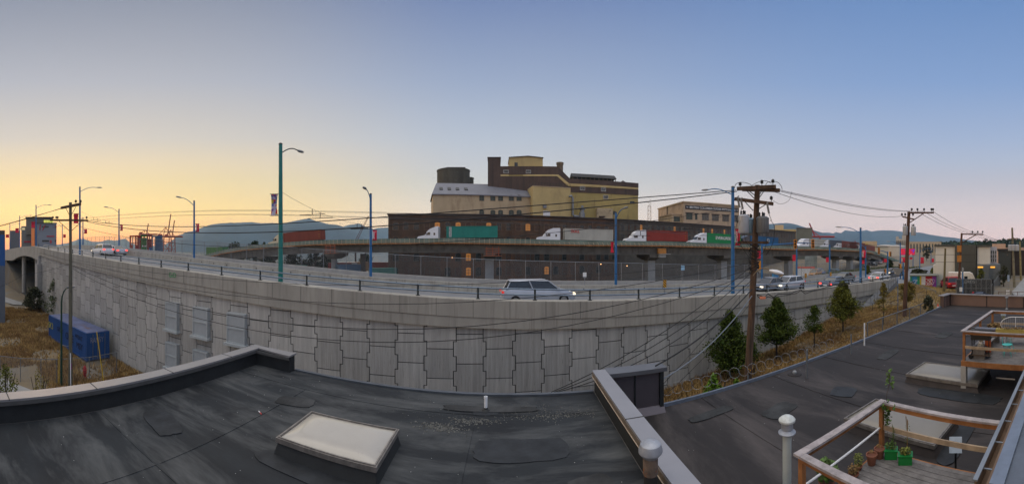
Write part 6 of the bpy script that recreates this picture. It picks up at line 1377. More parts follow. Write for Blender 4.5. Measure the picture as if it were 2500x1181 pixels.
# stored goods and containers under the overpass
goods = [(830, 641, 96, red_c, 'red cargo box under the overpass, left of the pale pier'), (843, 640, 100, white, 'white cargo box under the overpass beside the red one'), (850, 645, 92, corr('steel_blue_box', (.07, .13, .2)), 'long steel blue container under the overpass'), (873, 639, 105, corr('tan_box', (.3, .2, .12)), 'tan cargo box under the overpass'), (720, 647, 98, teal_c, 'teal skip far under the overpass ramp'), (934, 654, 84, corr('sea_green_box', (.05, .16, .13)), 'sea green container left of the warehouse corner'), (925, 640, 110, brown_c, 'dark red container before the bright water'), (940, 640, 122, red_c, 'red container right at the warehouse corner')]
for (px, y, d, m, lab) in goods:
    t = thing('cargo_container', lab, 'container', pd(px, d, zat(y, d) - 2.6), -az(px) + rnd.uniform(-.4, .4), 'cargo containers under the overpass'); container(t, -3, 6.06, m, z=0, H=2.6, far=False)
t = thing('site_trailer', 'white site trailer with red roof edge under the far overpass', 'trailer', pd(1966, 120, 1.0), -az(1966)); b = MB(); b.box(-3, 3, -1.2, 1.2, .4, 3.0); b.build('trailer_body', white, t, world=False); b = MB(); b.box(-3.1, 3.1, -1.3, 1.3, 3.003, 3.3); b.build('roof', MATS['cone_orange'], t, world=False)
yard = [(2020, 641, 105), (2040, 646, 100), (2062, 640, 130), (2082, 642, 118), (2003, 650, 90), (2118, 636, 150), (2132, 634, 160), (2146, 633, 165), (2160, 632, 170), (1990, 655, 85)]
for i, (px, y, d) in enumerate(yard):
    c = [(.3, .04, .02), (.04, .15, .2), (.3, .3, .3), (.25, .1, .03), (.05, .08, .18), (.4, .4, .38), (.03, .03, .03), (.35, .36, .38), (.3, .02, .03), (.4, .2, .04)][i]
    n_ = ['rust red', 'teal', 'light grey', 'burnt orange', 'navy', 'pale', 'black', 'silvery', 'bright red', 'ochre'][i]
    car(pd(px, d, gz(*pd(px, d).xy) + .02), rnd.uniform(0, 6), paint('yard_paint_%d' % i, c), n_ + ' vehicle parked in the yard beneath the far overpass', L=4.6, H=1.7, kind='suv', lit=False)
# lawn ramp with railings at the wall end
b = MB(); b.add([Vector((*pd(x, (10 - z) * 880 / (y - 610)).xy, z + .03)) for x, y, z in ((2082, 752, 3.95), (2100, 742, 4.1), (2122, 742, 4.1), (2160, 760, 4.0), (2300, 712, 4.3), (2330, 705, 4.4), (2340, 712, 4.2), (2300, 722, 4.1), (2165, 769, 3.9), (2082, 765, 3.75))], [tuple(range(10))])
def ramp_path():
    pts = [(2076, 760, 3.75), (2110, 765, 3.8), (2160, 764, 3.95), (2215, 743, 4.1), (2262, 725, 4.3), (2300, 712, 4.4)]
    b = MB(); P = [atz(x, y, z) for x, y, z in pts]
    for a, c in zip(P, P[1:]):
        n_ = Vector((c - a).xy.to_3d()).cross(Vector((0, 0, 1))).normalized() * .8
        b.quad(a - n_, c - n_, c + n_, a + n_)
    o = b.build('path', pave); o.location.z += .12; tag(o, kind='structure')
ramp_path()
rs = [WP(u, -.6, par(u) - 2.45 + .0) for u in (36, 40, 44, 48, 52)]
r0 = atz(2126, 752, 3.9); r1 = pd(2192, 48, 6.0)
fence('ramp_railing', 'galvanised railing climbing beside the lawn at the wall end', [r0.lerp(r1, k / 10) for k in range(11)], 1.1, m=mesh_alpha('bar_infill', (.3, .32, .33), .25, 4), r=.03, mid=True)
b = MB(); a_ = [r0.lerp(r1, 0) , r1]; nn = Vector((-.75, .66, 0)) * 1.3
b.hexa([r0 + Vector((0, 0, -3)), r1 + Vector((0, 0, -5)), r1 + nn + Vector((0, 0, -5)), r0 + nn + Vector((0, 0, -3)), r0 + Vector((0, 0, .02)), r1 + Vector((0, 0, .0)), r1 + nn, r0 + nn + Vector((0, 0, .02))]); tag(b.build('ramp', asphalt), kind='structure')
fence('path_railing', 'low dark pipe railing along the path below the ramp', [atz(x, y, z) for x, y, z in ((2098, 758, 3.9), (2130, 764, 3.9), (2175, 760, 4.0), (2215, 745, 4.1), (2262, 728, 4.3))], .95, m=mesh_alpha('open_infill', (.1, .1, .1), .03, 2), post=blackm, r=.02, mid=True)
fence('lawn_fence', 'grey fence running along the lawn edge towards the mural shed', [atz(x, y, z) for x, y, z in ((2212, 692, 5.2), (2235, 702, 5.0), (2258, 710, 4.8), (2285, 720, 4.5))], .5, r=.04)
# ================================================================== ROOFS IN FRONT
ZL, ZRr = 5.6, 4.8            # the two roof levels
roofm = mat('roof_membrane', (.025, .029, .033), .66, scale=.9, col2=(.017, .019, .022), bump=.25, bscale=10, spec=.16, stretch=(.5, 1.2, 1), second=((.095, .10, .102), .75, .45, .74, (.45, 1.6, 1)))
roofm2 = mat('roof_membrane_brown', (.038, .034, .034), .68, scale=.6, col2=(.026, .024, .025), bump=.25, bscale=10, spec=.14, stretch=(1.0, .6, 1), second=((.10, .088, .085), .5, .5, .80, (1.3, .35, 1)))
copm = mat('coping_metal_grey', (.24, .235, .24), .45, .25, .05, 1.2); copd = mat('coping_metal_dark', (.13, .135, .15), .4, .3, .06, 1.2)
blackwall = mat('black_upstand', (.018, .02, .021), .65, var=.2, scale=2, bump=.2)
bld = thing('flat_roofed_building', 'near flat-roofed building with dark membrane roof and low parapets', 'building', (-3, 3, -.3))
b = MB(); b.box(-9.45, 2.55, -6, 10.9, -.3, ZL - .02); b.build('wall', mat('near_wall', (.15, .14, .13), .8), bld)
rf = MB()
gx = fr_range(-9.0, 2.52, .6); gy = fr_range(-6, 10.86, .6); rr = random.Random(3); vs = [Vector((x, y, ZL + .003 * math.sin(x * 1.1) * math.cos(y * .8) + .001 * rr.random())) for y in gy for x in gx]; n_ = len(gx)
rf.add(vs, [(j * n_ + i, j * n_ + i + 1, (j + 1) * n_ + i + 1, (j + 1) * n_ + i) for j in range(len(gy) - 1) for i in range(n_ - 1)]); roofL = rf.build('roof', roofm, bld, smooth=True)
# seams of the membrane
b = MB()
for y in (4.1, 9.6): b.box(-9.0, 2.5, y - .05, y + .05, ZL - .01, ZL + .011)
for (x, y0, y1) in ((-6.2, -2, 9.5), (-1.0, -2, 9.5)): b.box(x - .05, x + .05, y0, y1, ZL - .01, ZL + .013)
b.build('seam', roofm, roofL)
ptop = ZL + .62
b = MB(); b.box(-9.38, -9.05, -6, 10.65, ZL - .5, ptop - .06); b.box(-9.05, -7.48, 10.55, 10.86, ZL - .5, ptop - .06); b.build('parapet', blackwall, bld)
b = MB(); b.box(-9.44, -8.98, -6, 10.6, ptop - .055, ptop); cpl = b.build('coping', copm, bld)
b = MB(); b.prism([(-9.44, 10.603, ptop - .055), (-8.98, 10.603, ptop - .055), (-7.44, 10.46, ptop - .055), (-7.44, 10.92, ptop - .055), (-9.44, 10.92, ptop - .055)], (0, 0, .057)); b.build('coping', copm, bld)
b = MB(); b.box(-9.0, -8.97, -6, 10.45, ptop - .16, ptop - .058); b.box(-8.97, -7.45, 10.44, 10.47, ptop - .16, ptop - .058); b.build('coping_edge', mat('coping_edge_dark', (.07, .07, .07), .5), bld)
for y in (-1.5, 1.6, 4.0, 6.55, 9.1): b = MB(); b.box(-9.45, -8.965, y - .012, y + .012, ptop - .02, ptop + .006); b.build('coping_joint', groove, bld)
b = MB(); b.box(-7.45, 2.5, 10.82, 10.95, ZL - .25, ZL + .055); b.build('roof_edge', mat('edge_flashing', (.07, .08, .095), .5), bld)
# divider
b = MB(); b.box(2.56, 2.86, -6, 11.0, ZRr - .3, ptop - .06); b.box(2.86, 4.72, 10.72, 11.0, ZRr - .3, ptop - .06); dv = b.build('dividing_parapet', blackwall, bld)
b = MB(); b.box(2.50, 2.92, -6, 11.05, ptop - .055, ptop); b.build('coping', mat('coping_mauve', (.27, .27, .29), .4, .3, .05, 1), bld)
b = MB(); b.box(2.925, 4.85, 10.55, 11.14, ptop - .12, ptop + .004); b.build('coping', copd, bld)
b = MB(); b.box(2.49, 2.505, -6, 11.0, ptop - .17, ptop - .058); b.build('coping_edge', mat('edge_bronze', (.14, .11, .08), .5), bld)
b = MB(); b.box(2.475, 2.488, -6, 11.0, ptop - .18, ptop - .165); b.build('drip_edge', mat('drip_pale', (.5, .42, .33), .5), bld)
for y in (7.65, 3.6): b = MB(); b.box(2.49, 2.93, y - .012, y + .012, ptop - .02, ptop + .008); b.build('coping_joint', groove, bld)
mv = mat('mauve_metal_panel', (.115, .10, .11), .38, .35, .05, 2)
b = MB(); b.box(2.87, 3.76, 10.69, 10.718, ZRr + .12, ptop - .13); b.build('metal_panel', mv, bld); b = MB(); b.box(3.82, 4.62, 10.69, 10.718, ZRr + .12, ptop - .13); b.build('metal_panel', mv, bld)
b = MB(); b.box(3.765, 3.815, 10.66, 10.718, ZRr + .12, ptop - .13); b.box(4.63, 4.76, 10.62, 11.0, ZRr, ptop - .125); b.build('panel_trim', blackwall, bld)
b = MB(); b.hexa([(2.87, 10.5, ZRr), (4.78, 10.5, ZRr), (4.78, 10.7, ZRr), (2.87, 10.7, ZRr), (2.87, 10.66, ZRr + .2), (4.78, 10.66, ZRr + .2), (4.78, 10.7, ZRr + .2), (2.87, 10.7, ZRr + .2)]); b.build('base_flashing', mv, bld)
# right roof
bl2 = thing('flat_roofed_building', 'long neighbouring flat-roofed building with brown-grey membrane roof', 'building', (17, 6, 0))
def edge_y(x): return interp([(2.8, 10.9), (4.9, 10.95), (8.4, 11.2), (13.1, 11.45), (32, 12.2)], x)
b = MB(); b.prism([(2.87, 1.2, -.3), (32.2, 1.2, -.3), (32.2, edge_y(32) - .05, -.3), (13.1, edge_y(13.1) - .05, -.3), (2.87, edge_y(2.87) - .05, -.3)], (0, 0, ZRr + .2)); b.build('wall', MATS['near_wall'], bl2)
rf = MB(); gx = fr_range(2.87, 32.2, .8); vs = []; m_ = 14
for j in range(m_ + 1):
    for x in gx: vs.append(Vector((x, -1 + (edge_y(x) + 1) * j / m_, ZRr + .004 * math.sin(x * .9) * math.cos(j) + .001 * rr.random())))
n_ = len(gx); rf.add(vs, [(j * n_ + i, j * n_ + i + 1, (j + 1) * n_ + i + 1, (j + 1) * n_ + i) for j in range(m_) for i in range(n_ - 1)]); roofR = rf.build('roof', roofm2, bl2, smooth=True)
b = MB()
for x in (6.4, 9.9, 13.4, 16.9, 20.4, 24, 27.5): b.box(x - .05, x + .05, 1, edge_y(x) - .1, ZRr - .01, ZRr + .014)
b.build('seam', roofm2, roofR)
b = MB()
ex = [4.85, 8.4, 13.1, 20, 26, 31.4]
for x0, x1 in zip(ex, ex[1:]): b.hexa([(x0, edge_y(x0) - .12, ZRr - .2), (x1, edge_y(x1) - .12, ZRr - .2), (x1, edge_y(x1) + .03, ZRr - .2), (x0, edge_y(x0) + .03, ZRr - .2), (x0, edge_y(x0) - .06, ZRr + .10), (x1, edge_y(x1) - .06, ZRr + .10), (x1, edge_y(x1) + .03, ZRr + .10), (x0, edge_y(x0) + .03, ZRr + .10)])
b.build('roof_edge', mat('edge_blue_grey', (.12, .14, .175), .45, .2), bl2)
bp = mat('brown_metal_panel', (.19, .125, .105), .45, .2, .05, 1)
b = MB(); b.box(32.0, 32.3, -2, 11.9, ZRr - .2, ZRr + .98); b.box(30.4, 32.0, 11.9, 12.25, ZRr - .2, ZRr + .98); b.build('parapet', bp, bl2)
b = MB()
for y in (11.85, 8.3, 4.9, 1.5): b.box(31.97, 31.998, y - .05, y + .05, ZRr, ZRr + .98)
for x in (30.45, 31.2): b.box(x - .04, x + .04, 11.87, 11.898, ZRr, ZRr + .98)
b.build('panel_joint', trimm, bl2)
b = MB(); b.box(31.85, 32.42, -2, 11.78, ZRr + .983, ZRr + 1.06); b.box(30.25, 32.42, 11.783, 12.4, ZRr + .983, ZRr + 1.062); b.build('coping', mat('coping_taupe', (.20, .185, .18), .45, .2), bl2)
# near upper roof with gutter at the right edge
ur = thing('upper_building', 'upper blue-grey roof slope with gutter at the right edge', 'building', (12, -2, 3))
b = MB(); b.box(3.95, 40, -6, .9, ZRr - .3, 7.33); b.build('wall', trimm, ur)
b = MB(); b.prism([(3.9, .98, 7.36), (3.9, -6, 7.75), (3.9, -6, 7.68), (3.9, .98, 7.30)], (36, 0, 0)); b.build('roof', mat('blue_grey_membrane', (.075, .09, .115), .5, var=.25, scale=1.4, bump=.2), ur)
b = MB(); b.box(3.9, 40, .99, 1.02, 7.22, 7.38); b.box(3.9, 40, 1.02, 1.13, 7.22, 7.245); b.box(3.9, 40, 1.132, 1.155, 7.22, 7.39); b.build('gutter', mat('gutter_brown', (.13, .08, .045), .6, var=.2), ur)
b = MB(); b.box(3.9, 40, 1.12, 1.175, 7.392, 7.41); b.build('gutter_lip', galv, ur)
b = MB(); b.box(3.9, 40, .82, .985, 7.375, 7.40); b.build('edge_flashing', mat('flashing_blue', (.16, .19, .24), .4, .3), ur)
for k in range(26): x = 4.2 + k * .62; b = MB(); b.box(x - .012, x + .012, .98, 1.14, 7.36, 7.372); b.build('gutter_strap', galv, ur)
# skylights
acryl = mat('skylight_acrylic', (.40, .375, .33), .07, var=.05, scale=.8, spec=.6, second=((.30, .28, .25), 1.2, .6, .75, (1, 1, 1))); framea = mat('weathered_aluminium', (.20, .185, .17), .5, .4, .25, 6)  # acryl: pale base colour stands in for bright sky reflected in the dome
acryl2 = mat('skylight_acrylic_grey', (.20, .182, .15), .3, var=.05, scale=.8, spec=.5)
def skylight(c, L, Wd, zr, rz, label, am, h=.42):
    t = thing('skylight', label, 'skylight', (*c, zr), rz, 'roof skylights'); hl, hw = L / 2, Wd / 2
    b = MB(); b.hexa([(-hl - .03, -hw - .05, -.02), (hl + .03, -hw - .05, -.02), (hl + .03, hw + .03, -.02), (-hl - .03, hw + .03, -.02), (-hl + .04, -hw + .04, h - .1), (hl - .04, -hw + .04, h - .1), (hl - .04, hw - .04, h - .1), (-hl + .04, hw - .04, h - .1)]); b.build('curb', blackwall if am is acryl else mat('curb_brown', (.05, .042, .04), .7), t, world=False)
    b = MB(); w_ = .07
    for x0, x1, y0, y1 in ((-hl, hl, -hw, -hw + w_), (-hl, hl, hw - w_, hw), (-hl, -hl + w_, -hw + w_, hw - w_), (hl - w_, hl, -hw + w_, hw - w_)): b.box(x0, x1, y0, y1, h - .1, h)
    for x0, x1, y0, y1 in ((-hl + .03, hl - .03, -hw + .03, -hw + .06), (-hl + .03, hl - .03, hw - .06, hw - .03), (-hl + .03, -hl + .06, -hw + .06, hw - .06), (hl - .06, hl - .03, -hw + .06, hw - .06)): b.box(x0, x1, y0, y1, h + .002, h + .02)
    b.build('frame', framea, t, world=False)
    b = MB(); n = 14; vs = []
    for j in range(n + 1):
        for i in range(n + 1):
            x = -1 + 2 * i / n; y = -1 + 2 * j / n; vs.append(Vector((x * (hl - .07), y * (hw - .07), h - .02 + .10 * ((1 - x ** 4) * (1 - y ** 4)) ** .6)))
    b.add(vs, [(j * (n + 1) + i, j * (n + 1) + i + 1, (j + 1) * (n + 1) + i + 1, (j + 1) * (n + 1) + i) for j in range(n) for i in range(n)]); b.build('dome', am, t, world=False, smooth=True)
skylight((-3.62, 6.95), 2.28, 1.52, ZL, R(1.5), 'bright skylight reflecting the sunset on the near left roof', acryl, .36)
skylight((13.45, 5.05), 1.75, 2.95, ZRr, R(-1), 'grey skylight dome in the middle of the right roof', acryl2, .32)
skylight((9.15, 4.9), 1.7, 2.85, ZRr, R(-1), 'grey skylight dome seen behind the near deck railing', acryl2, .32)
# vents
def lathe_thing(name, label, cat, loc, parts, group=None):
    t = thing(name, label, cat, loc, 0, group)
    for nm, prof, m, n in parts: b = MB(); b.lathe((0, 0, 0), prof, n); b.build(nm, m, t, world=False, smooth=True)
    return t
lathe_thing('vent_pipe', 'short white vent pipe standing near the left roof edge', 'vent pipe', pd(1186, 9.85, ZL), [('pipe', [(.045, 0), (.045, .34), (.05, .34), (.05, .40), (.035, .40), (.035, .3)], white, 14), ('boot', [(.13, 0), (.12, .02), (.06, .06), (.046, .1)], blackwall, 14)])
rusty = mat('rusty_galvanised', (.28, .20, .15), .7, .2, scale=3, col2=(.05, .045, .04), thr=(.3, .7), second=((.35, .10, .02), 5, .56, .62, (1, 1, .6)))
capm = mat('cap_galvanised', (.30, .32, .36), .5, .35, .15, 6, second=((.28, .12, .05), 7, .66, .70, (1, 1, 1)))
vp = pd(1595, 5.95, ZL); hz_ = zat(1080, 5.95) - ZL
t = lathe_thing('roof_vent', 'rusty flue with rounded grey cap beside the dividing parapet', 'flue', (vp.x - .05, vp.y, ZL), [('flue_pipe', [(.115, 0), (.115, hz_ - .50)], mat('flue_tar', (.02, .02, .02), .7), 24), ('collar_band', [(.125, hz_ - .50), (.125, hz_ - .16)], rusty, 24), ('cap', [(.13, hz_ - .22), (.20, hz_ - .14), (.20, hz_ - .10), (.17, hz_ - .01), (.11, hz_ + .03), (.02, hz_ + .04)], capm, 28)])
vp = pd(1921.5, 6.3, ZRr); hz_ = zat(1019, 6.3) - ZRr
lathe_thing('roof_vent', 'tall white flue pipe with round storm cap on the right roof', 'flue', vp, [('flue_pipe', [(.078, 0), (.078, hz_ - .2)], mat('flue_white', (.42, .46, .45), .4, var=.08, scale=3), 24), ('collar_band', [(.15, hz_ - .27), (.155, hz_ - .25), (.09, hz_ - .2), (.105, hz_ - .19), (.105, hz_ - .07)], capm, 24), ('cap', [(.11, hz_ - .08), (.145, hz_ - .06), (.148, hz_ - .03), (.12, hz_ + .0), (.07, hz_ + .03), (.05, hz_ + .035), (.02, hz_ + .045)], mat('cap_pale', (.46, .49, .48), .4, var=.2, scale=9), 28)])
def at5(px, py): return atz(px, py, ZRr)
lathe_thing('vent_pipe', 'slim light vent pipe near the brown parapet', 'vent pipe', at5(2458, 755), [('pipe', [(.07, 0), (.07, .95)], galv, 12), ('cap', [(.08, .95), (.16, 1.0), (.14, 1.08), (.02, 1.1)], lampgrey, 14), ('boot', [(.15, 0), (.14, .05), (.08, .1)], galv, 12)])
t = thing('roof_box_vent', 'small pale blue square vent beyond the far deck', 'vent', at5(2450, 778), .1); b = MB(); b.box(-.13, .13, -.13, .13, 0, .25); b.build('duct', mat('duct_olive', (.2, .21, .15), .7), t, world=False); b = MB(); b.box(-.18, .18, -.18, .18, .25, .55); b.build('hood', mat('hood_pale_blue', (.36, .45, .52), .5), t, world=False)
t = thing('roof_drain', 'low round roof drain with scuffed membrane on the right roof', 'drain', at5(1940, 914)); b = MB(); b.lathe((0, 0, 0), [(.3, .0), (.28, .03), (.1, .05)], 18); b.build('drain_collar', roofm2, t, world=False); b = MB(); b.lathe((0, 0, .04), [(.09, 0), (.09, .08), (.05, .12), (.01, .12)], 12); b.build('drain_dome', lampgrey, t, world=False)
t = thing('white_standpipe', 'white standpipe rising beyond the right roof edge', 'pipe', pd(2110.5, 19.6, 2.8)); b = MB(); b.tube((0, 0, 0), (0, 0, zat(789, 19.6) - 2.8), .04, n=12); b.build('pipe', white, t, world=False, smooth=True)
# membrane patches: scuffed squares and rings glued on later
pm_ = mat('membrane_patch', (.024, .027, .031), .6, scale=2, var=.3, spec=.2, bump=.2, bscale=12); pm2_ = mat('membrane_patch_dusty', (.046, .048, .05), .85, scale=1.4, var=.35, spec=.1, bump=.3, bscale=14)
def patchq(parent, x, y, w_, h_, a, z, m):
    b = MB(); q = Matrix.Translation((x, y, z)) @ Matrix.Rotation(a, 4, 'Z'); n_ = 24; pts = []
    for k in range(n_):
        t_ = 2 * PI * k / n_; cx, cy = math.cos(t_), math.sin(t_); e_ = (abs(cx) ** 5 + abs(cy) ** 5) ** -.2; j = rnd.uniform(.95, 1.05); pts.append(q @ Vector((cx * e_ * w_ / 2 * j, cy * e_ * h_ / 2 * j, 0)))
    b.prism([p_ - Vector((0, 0, .008)) for p_ in pts], (0, 0, .013)); b.build('patch', m, parent)
vq = pd(1186, 9.85, 0)
for (x, y, w_, h_, a, m) in ((vq.x, vq.y - .05, .7, .5, .1, pm_), (.2, 7.9, 2.1, .9, .05, pm_), (-3.6, 6.0, 2.9, .55, .03, pm_), (1.5, 6.2, .9, 1.3, .1, pm2_), (-5.9, 8.6, 1.1, .6, .3, pm2_), (-2.0, 5.6, .8, .8, 0, pm2_), (-7.6, 5.2, 1.4, .7, -.2, pm_), (-.6, 9.9, 2.6, .35, .02, pm2_)): PZ = globals().get('PZ', 0) + 1; patchq(roofL, x, y, w_, h_, a, ZL + .0085 + .0015 * PZ, m)
for (x, y, w_, h_, a, m) in ((12.1, 4.2, .8, 3.1, 0, pm_), (7.9, 8.6, 1.3, .7, .2, pm2_), (15.5, 9.0, 1.8, .6, .1, pm2_), (10.5, 8.0, .9, .9, .4, pm_), (20.5, 8.0, 1.6, .8, 0, pm2_), (6.0, 9.7, 1.7, .4, .1, pm2_), (9.2, 3.2, 2.2, .5, 0, pm_)): PZ = PZ + 1; patchq(roofR, x, y, w_, h_, a, ZRr + .0 + .0015 * PZ, m)
# loose gravel, debris
grv = MB(); rr = random.Random(11)
def stones(cx, cy, sx, sy, n, s0, s1, z):
    for _ in range(n):
        x, y = rr.gauss(cx, sx), rr.gauss(cy, sy); s = rr.uniform(s0, s1)
        if not (-8.8 < x < 2.3 and y < 10.7): continue
        p = [Vector((x + s * math.cos(a + rr.random()) , y + s * math.sin(a + rr.random()), z)) for a in (0, 1.6, 3.1, 4.7)]; t_ = Vector((x, y, z + s * .9)); grv.add(p + [t_], [(0, 1, 4), (1, 2, 4), (2, 3, 4), (3, 0, 4)])
stones(-1.75, 8.75, .32, .12, 260, .01, .035, ZL + .005); stones(-1.0, 9.2, .3, .1, 200, .01, .03, ZL + .005); stones(1.1, 9.5, .7, .14, 450, .008, .022, ZL + .005); stones(.2, 9.9, .9, .2, 300, .006, .018, ZL + .005); stones(-2.2, 9.6, .9, .4, 160, .006, .016, ZL + .005)
tag(grv.build('gravel', mat('roof_grit', (.12, .12, .11), .9, island=.4)), 'dark loose grit drifted on the left roof', kind='stuff')
deb = MB()
for _ in range(230):
    if rr.random() < .55: x, y, z = rr.uniform(-8.6, 2.3), rr.uniform(2.5, 10.6), ZL + .01
    else: x, y, z = rr.uniform(3.2, 26), rr.uniform(3, 11), ZRr + .02
    s = rr.uniform(.003, .009) * (1 + .05 * math.hypot(x, y)); a = rr.uniform(0, 3); c_, s_ = math.cos(a) * s, math.sin(a) * s
    deb.add([(x + c_, y + s_, z), (x - s_, y + c_, z), (x - c_, y - s_, z), (x + s_, y - c_, z), (x, y, z + s * .7)], [(0, 1, 4), (1, 2, 4), (2, 3, 4), (3, 0, 4)])
tag(deb.build('debris', mat('pale_fleck', (.42, .43, .42), .8)), 'pale flecks scattered over the roofs', kind='stuff')
t = thing('marker_pen', 'small red and white stick lying on the left roof', 'stick', atz(635, 1007, ZL + .02), -.5); b = MB(); b.tube((-.1, 0, 0), (.0, 0, 0), .012, n=8); b.build('white_half', white, t, world=False); b = MB(); b.tube((0.001, 0, 0), (.1, 0, 0), .013, n=8); b.build('red_half', mat('stick_red', (.5, .03, .03), .5), t, world=False)

# ------------------------------------------------------------------ decks
def deckbox(b, x0, x1, y0, y1, z0, z1): b.box(x0, x1, y0, y1, z0, z1)
def deck(name, label, x0, x1, y0, y1, zd, zt, posts, board=.145):
    t = thing(name, label, 'deck', ((x0 + x1) / 2, (y0 + y1) / 2, ZRr))
    b = MB(); x = x0
    while x < x1 - .02: b.box(x + .004, min(x + board - .006, x1), y0, y1, zd - .03, zd + rnd.uniform(-.003, .003)); x += board
    b.build('decking', woodgrey, t)
    b = MB(); b.box(x0 - .04, x0 - .002, y0, y1 + .04, zd - .19, zd - .005); b.box(x0, x1, y1 + .002, y1 + .04, zd - .19, zd - .005); b.box(x1 + .002, x1 + .04, y0, y1 + .04, zd - .19, zd - .005)
    for k in range(5): x = x0 + (x1 - x0) * (k + .5) / 5; b.box(x - .02, x + .02, y0, y1, zd - .18, zd - .032)
    b.build('rim_joist', wood, t)
    for (px_, py_) in posts:
        b = MB(); b.box(px_ - .045, px_ + .045, py_ - .045, py_ + .045, zd - .1, zt - .042); b.build('post', wood, t)
    for (px_, py_) in posts:
        b = MB(); b.box(px_ - .1, px_ + .1, py_ - .1, py_ + .1, ZRr, zd - .19); b.build('footing', concrete_light, t)
    return t
zt, zd = EYE - 3.30, EYE - 4.37
NX0, NX1, NY1 = 4.18, 6.76, 4.12
nd = deck('near_deck', 'near timber roof deck with railing and potted plants', NX0 - .0, NX1, 1.2, NY1, zd, zt, ((NX0 + .05, NY1 - .05), (NX1 - .05, NY1 - .05), (NX0 + .05, 2.2)))
cap = mat('rail_cap_grey', (.30, .27, .27), .8, var=.25, scale=6, bump=.3)
b = MB(); b.box(NX0 - .06, NX1 + .06, NY1 - .10, NY1 + .04, zt - .04, zt); b.build('top_rail', cap, nd)
b = MB(); b.box(NX0 - .06, NX0 + .08, 1.17, NY1 - .105, zt - .04, zt); b.build('top_rail', cap, nd)
b = MB(); b.box(NX1 - .08, NX1 + .06, 1.17, NY1 - .105, zt - .04, zt); b.build('top_rail', cap, nd)
b = MB(); b.box(NX0 + .1, NX1 - .1, NY1 - .045, NY1 - .005, zt - .135, zt - .042); b.build('under_rail', wood, nd)
b = MB(); b.box(NX0 + .0, NX0 + .04, 1.17, NY1 - .1, zt - .135, zt - .042); b.build('under_rail', wood, nd)
b = MB(); b.box(NX1 - .06, NX1 - .02, 1.17, NY1 - .1, zt - .135, zt - .042); b.build('under_rail', wood, nd)
b = MB(); b.box(NX1 - .06, NX1 - .02, 1.17, NY1 - .1, zt - .60, zt - .50); b.build('mid_rail', mat('pale_timber', (.36, .27, .18), .8, var=.25, scale=4, bump=.3), nd)
b = MB(); b.tube((NX0 + .1, NY1 - .03, zt - .58), (NX1 - .1, NY1 - .03, zt - .56), .02, n=8); b.build('mid_bar', white, nd)
b = MB(); b.tube((NX0 + .05, NY1 - .15, zt - .55), (NX0 + .05, 2.2, zt - .55), .02, n=8); b.build('mid_bar', white, nd)
FZt, FZd = EYE - 2.97, EYE - 4.08
FX0, FX1, FY1 = 12.62, 17.2, 4.2
fd = deck('far_deck', 'far timber roof deck with railing, grill and turquoise furniture', FX0, FX1, 1.2, FY1, FZd, FZt, ((FX0 + .05, FY1 - .05), (14.9, FY1 - .05), (FX1 - .05, FY1 - .05)))
b = MB(); b.box(FX0 - .06, FX1 + .06, FY1 - .10, FY1 + .05, FZt - .04, FZt); b.build('top_rail', cap, fd)
b = MB(); b.box(FX0 - .06, FX0 + .09, 1.17, FY1 - .105, FZt - .04, FZt); b.build('top_rail', cap, fd)
b = MB(); b.box(FX1 - .09, FX1 + .06, 1.17, FY1 - .105, FZt - .04, FZt); b.build('top_rail', cap, fd)
for (x0, x1, y0, y1, z0, z1, mm) in ((FX0 + .1, FX1, FY1 - .045, FY1 - .005, -.135, -.042, wood), (FX0, FX0 + .04, 1.17, FY1 - .1, -.135, -.042, wood), (FX1 - .06, FX1 - .02, 1.17, FY1 - .1, -.135, -.042, wood)): b = MB(); b.box(x0, x1, y0, y1, FZt + z0, FZt + z1); b.build('under_rail', mm, fd)
for (x0, x1, y0, y1) in ((FX0, FX0 + .04, 1.17, FY1 - .1), (FX1 - .06, FX1 - .02, 1.17, FY1 - .1)): b = MB(); b.box(x0, x1, y0, y1, FZt - .66, FZt - .56); b.build('mid_rail', MATS['pale_timber'], fd)
# pots and plants on the near deck
leafg = mat('leaf_green', (.07, .13, .02), .6, var=.3, scale=6, island=.35); leafy = mat('leaf_yellow_green', (.16, .18, .03), .6, island=.35); leafd = mat('leaf_dry', (.20, .12, .04), .8, island=.4)
def leaves(b, c, r, n, s, rg, flat=.6):
    for _ in range(n):
        while True:
            p = Vector((rg.uniform(-1, 1), rg.uniform(-1, 1), rg.uniform(-1, 1)))
            if p.length < 1: break
        p = Vector(c) + Vector((p.x * r[0], p.y * r[1], p.z * r[2])); a = rg.uniform(0, 6.28); t_ = rg.uniform(-flat, flat)
        d = Vector((math.cos(a) * math.cos(t_), math.sin(a) * math.cos(t_), math.sin(t_))); e = d.cross(Vector((rg.uniform(-1, 1), rg.uniform(-1, 1), 1))).normalized() * s * rg.uniform(.3, .5); L_ = d * s * rg.uniform(.7, 1.3)
        b.add([p - L_ * .5, p + e, p + L_ * .5, p - e], [(0, 1, 2, 3)])
def pot(px, py, z, r, h, m, label, square=False, leafr=(.15, .15, .1), lm=leafy, n=120, ls=.04, dz=0.05, name='plant_pot'):
    c = atz(px, py, z); t = thing(name, label, 'potted plant', c, -az(px), 'potted plants on the near deck'); b = MB()
    if square: b.prism([(-r, -.09, 0), (r, -.09, 0), (r * 1.0, .09, 0), (-r, .09, 0)], (0, 0, h)); b.prism([(-r - .015, -.105, h), (r + .015, -.105, h), (r + .015, .105, h), (-r - .015, .105, h)], (0, 0, .02))
    else: b.lathe((0, 0, 0), [(r * .72, 0), (r * .95, h * .85), (r * 1.08, h * .85), (r * 1.08, h), (r * .9, h), (r * .85, h - .03)], 20)
    b.build('pot', m, t, world=False, smooth=not square); b = MB(); leaves(b, (0, 0, h + dz), leafr, n, ls, rnd); b.build('foliage', lm, t, world=False, fixn=False)
    return t
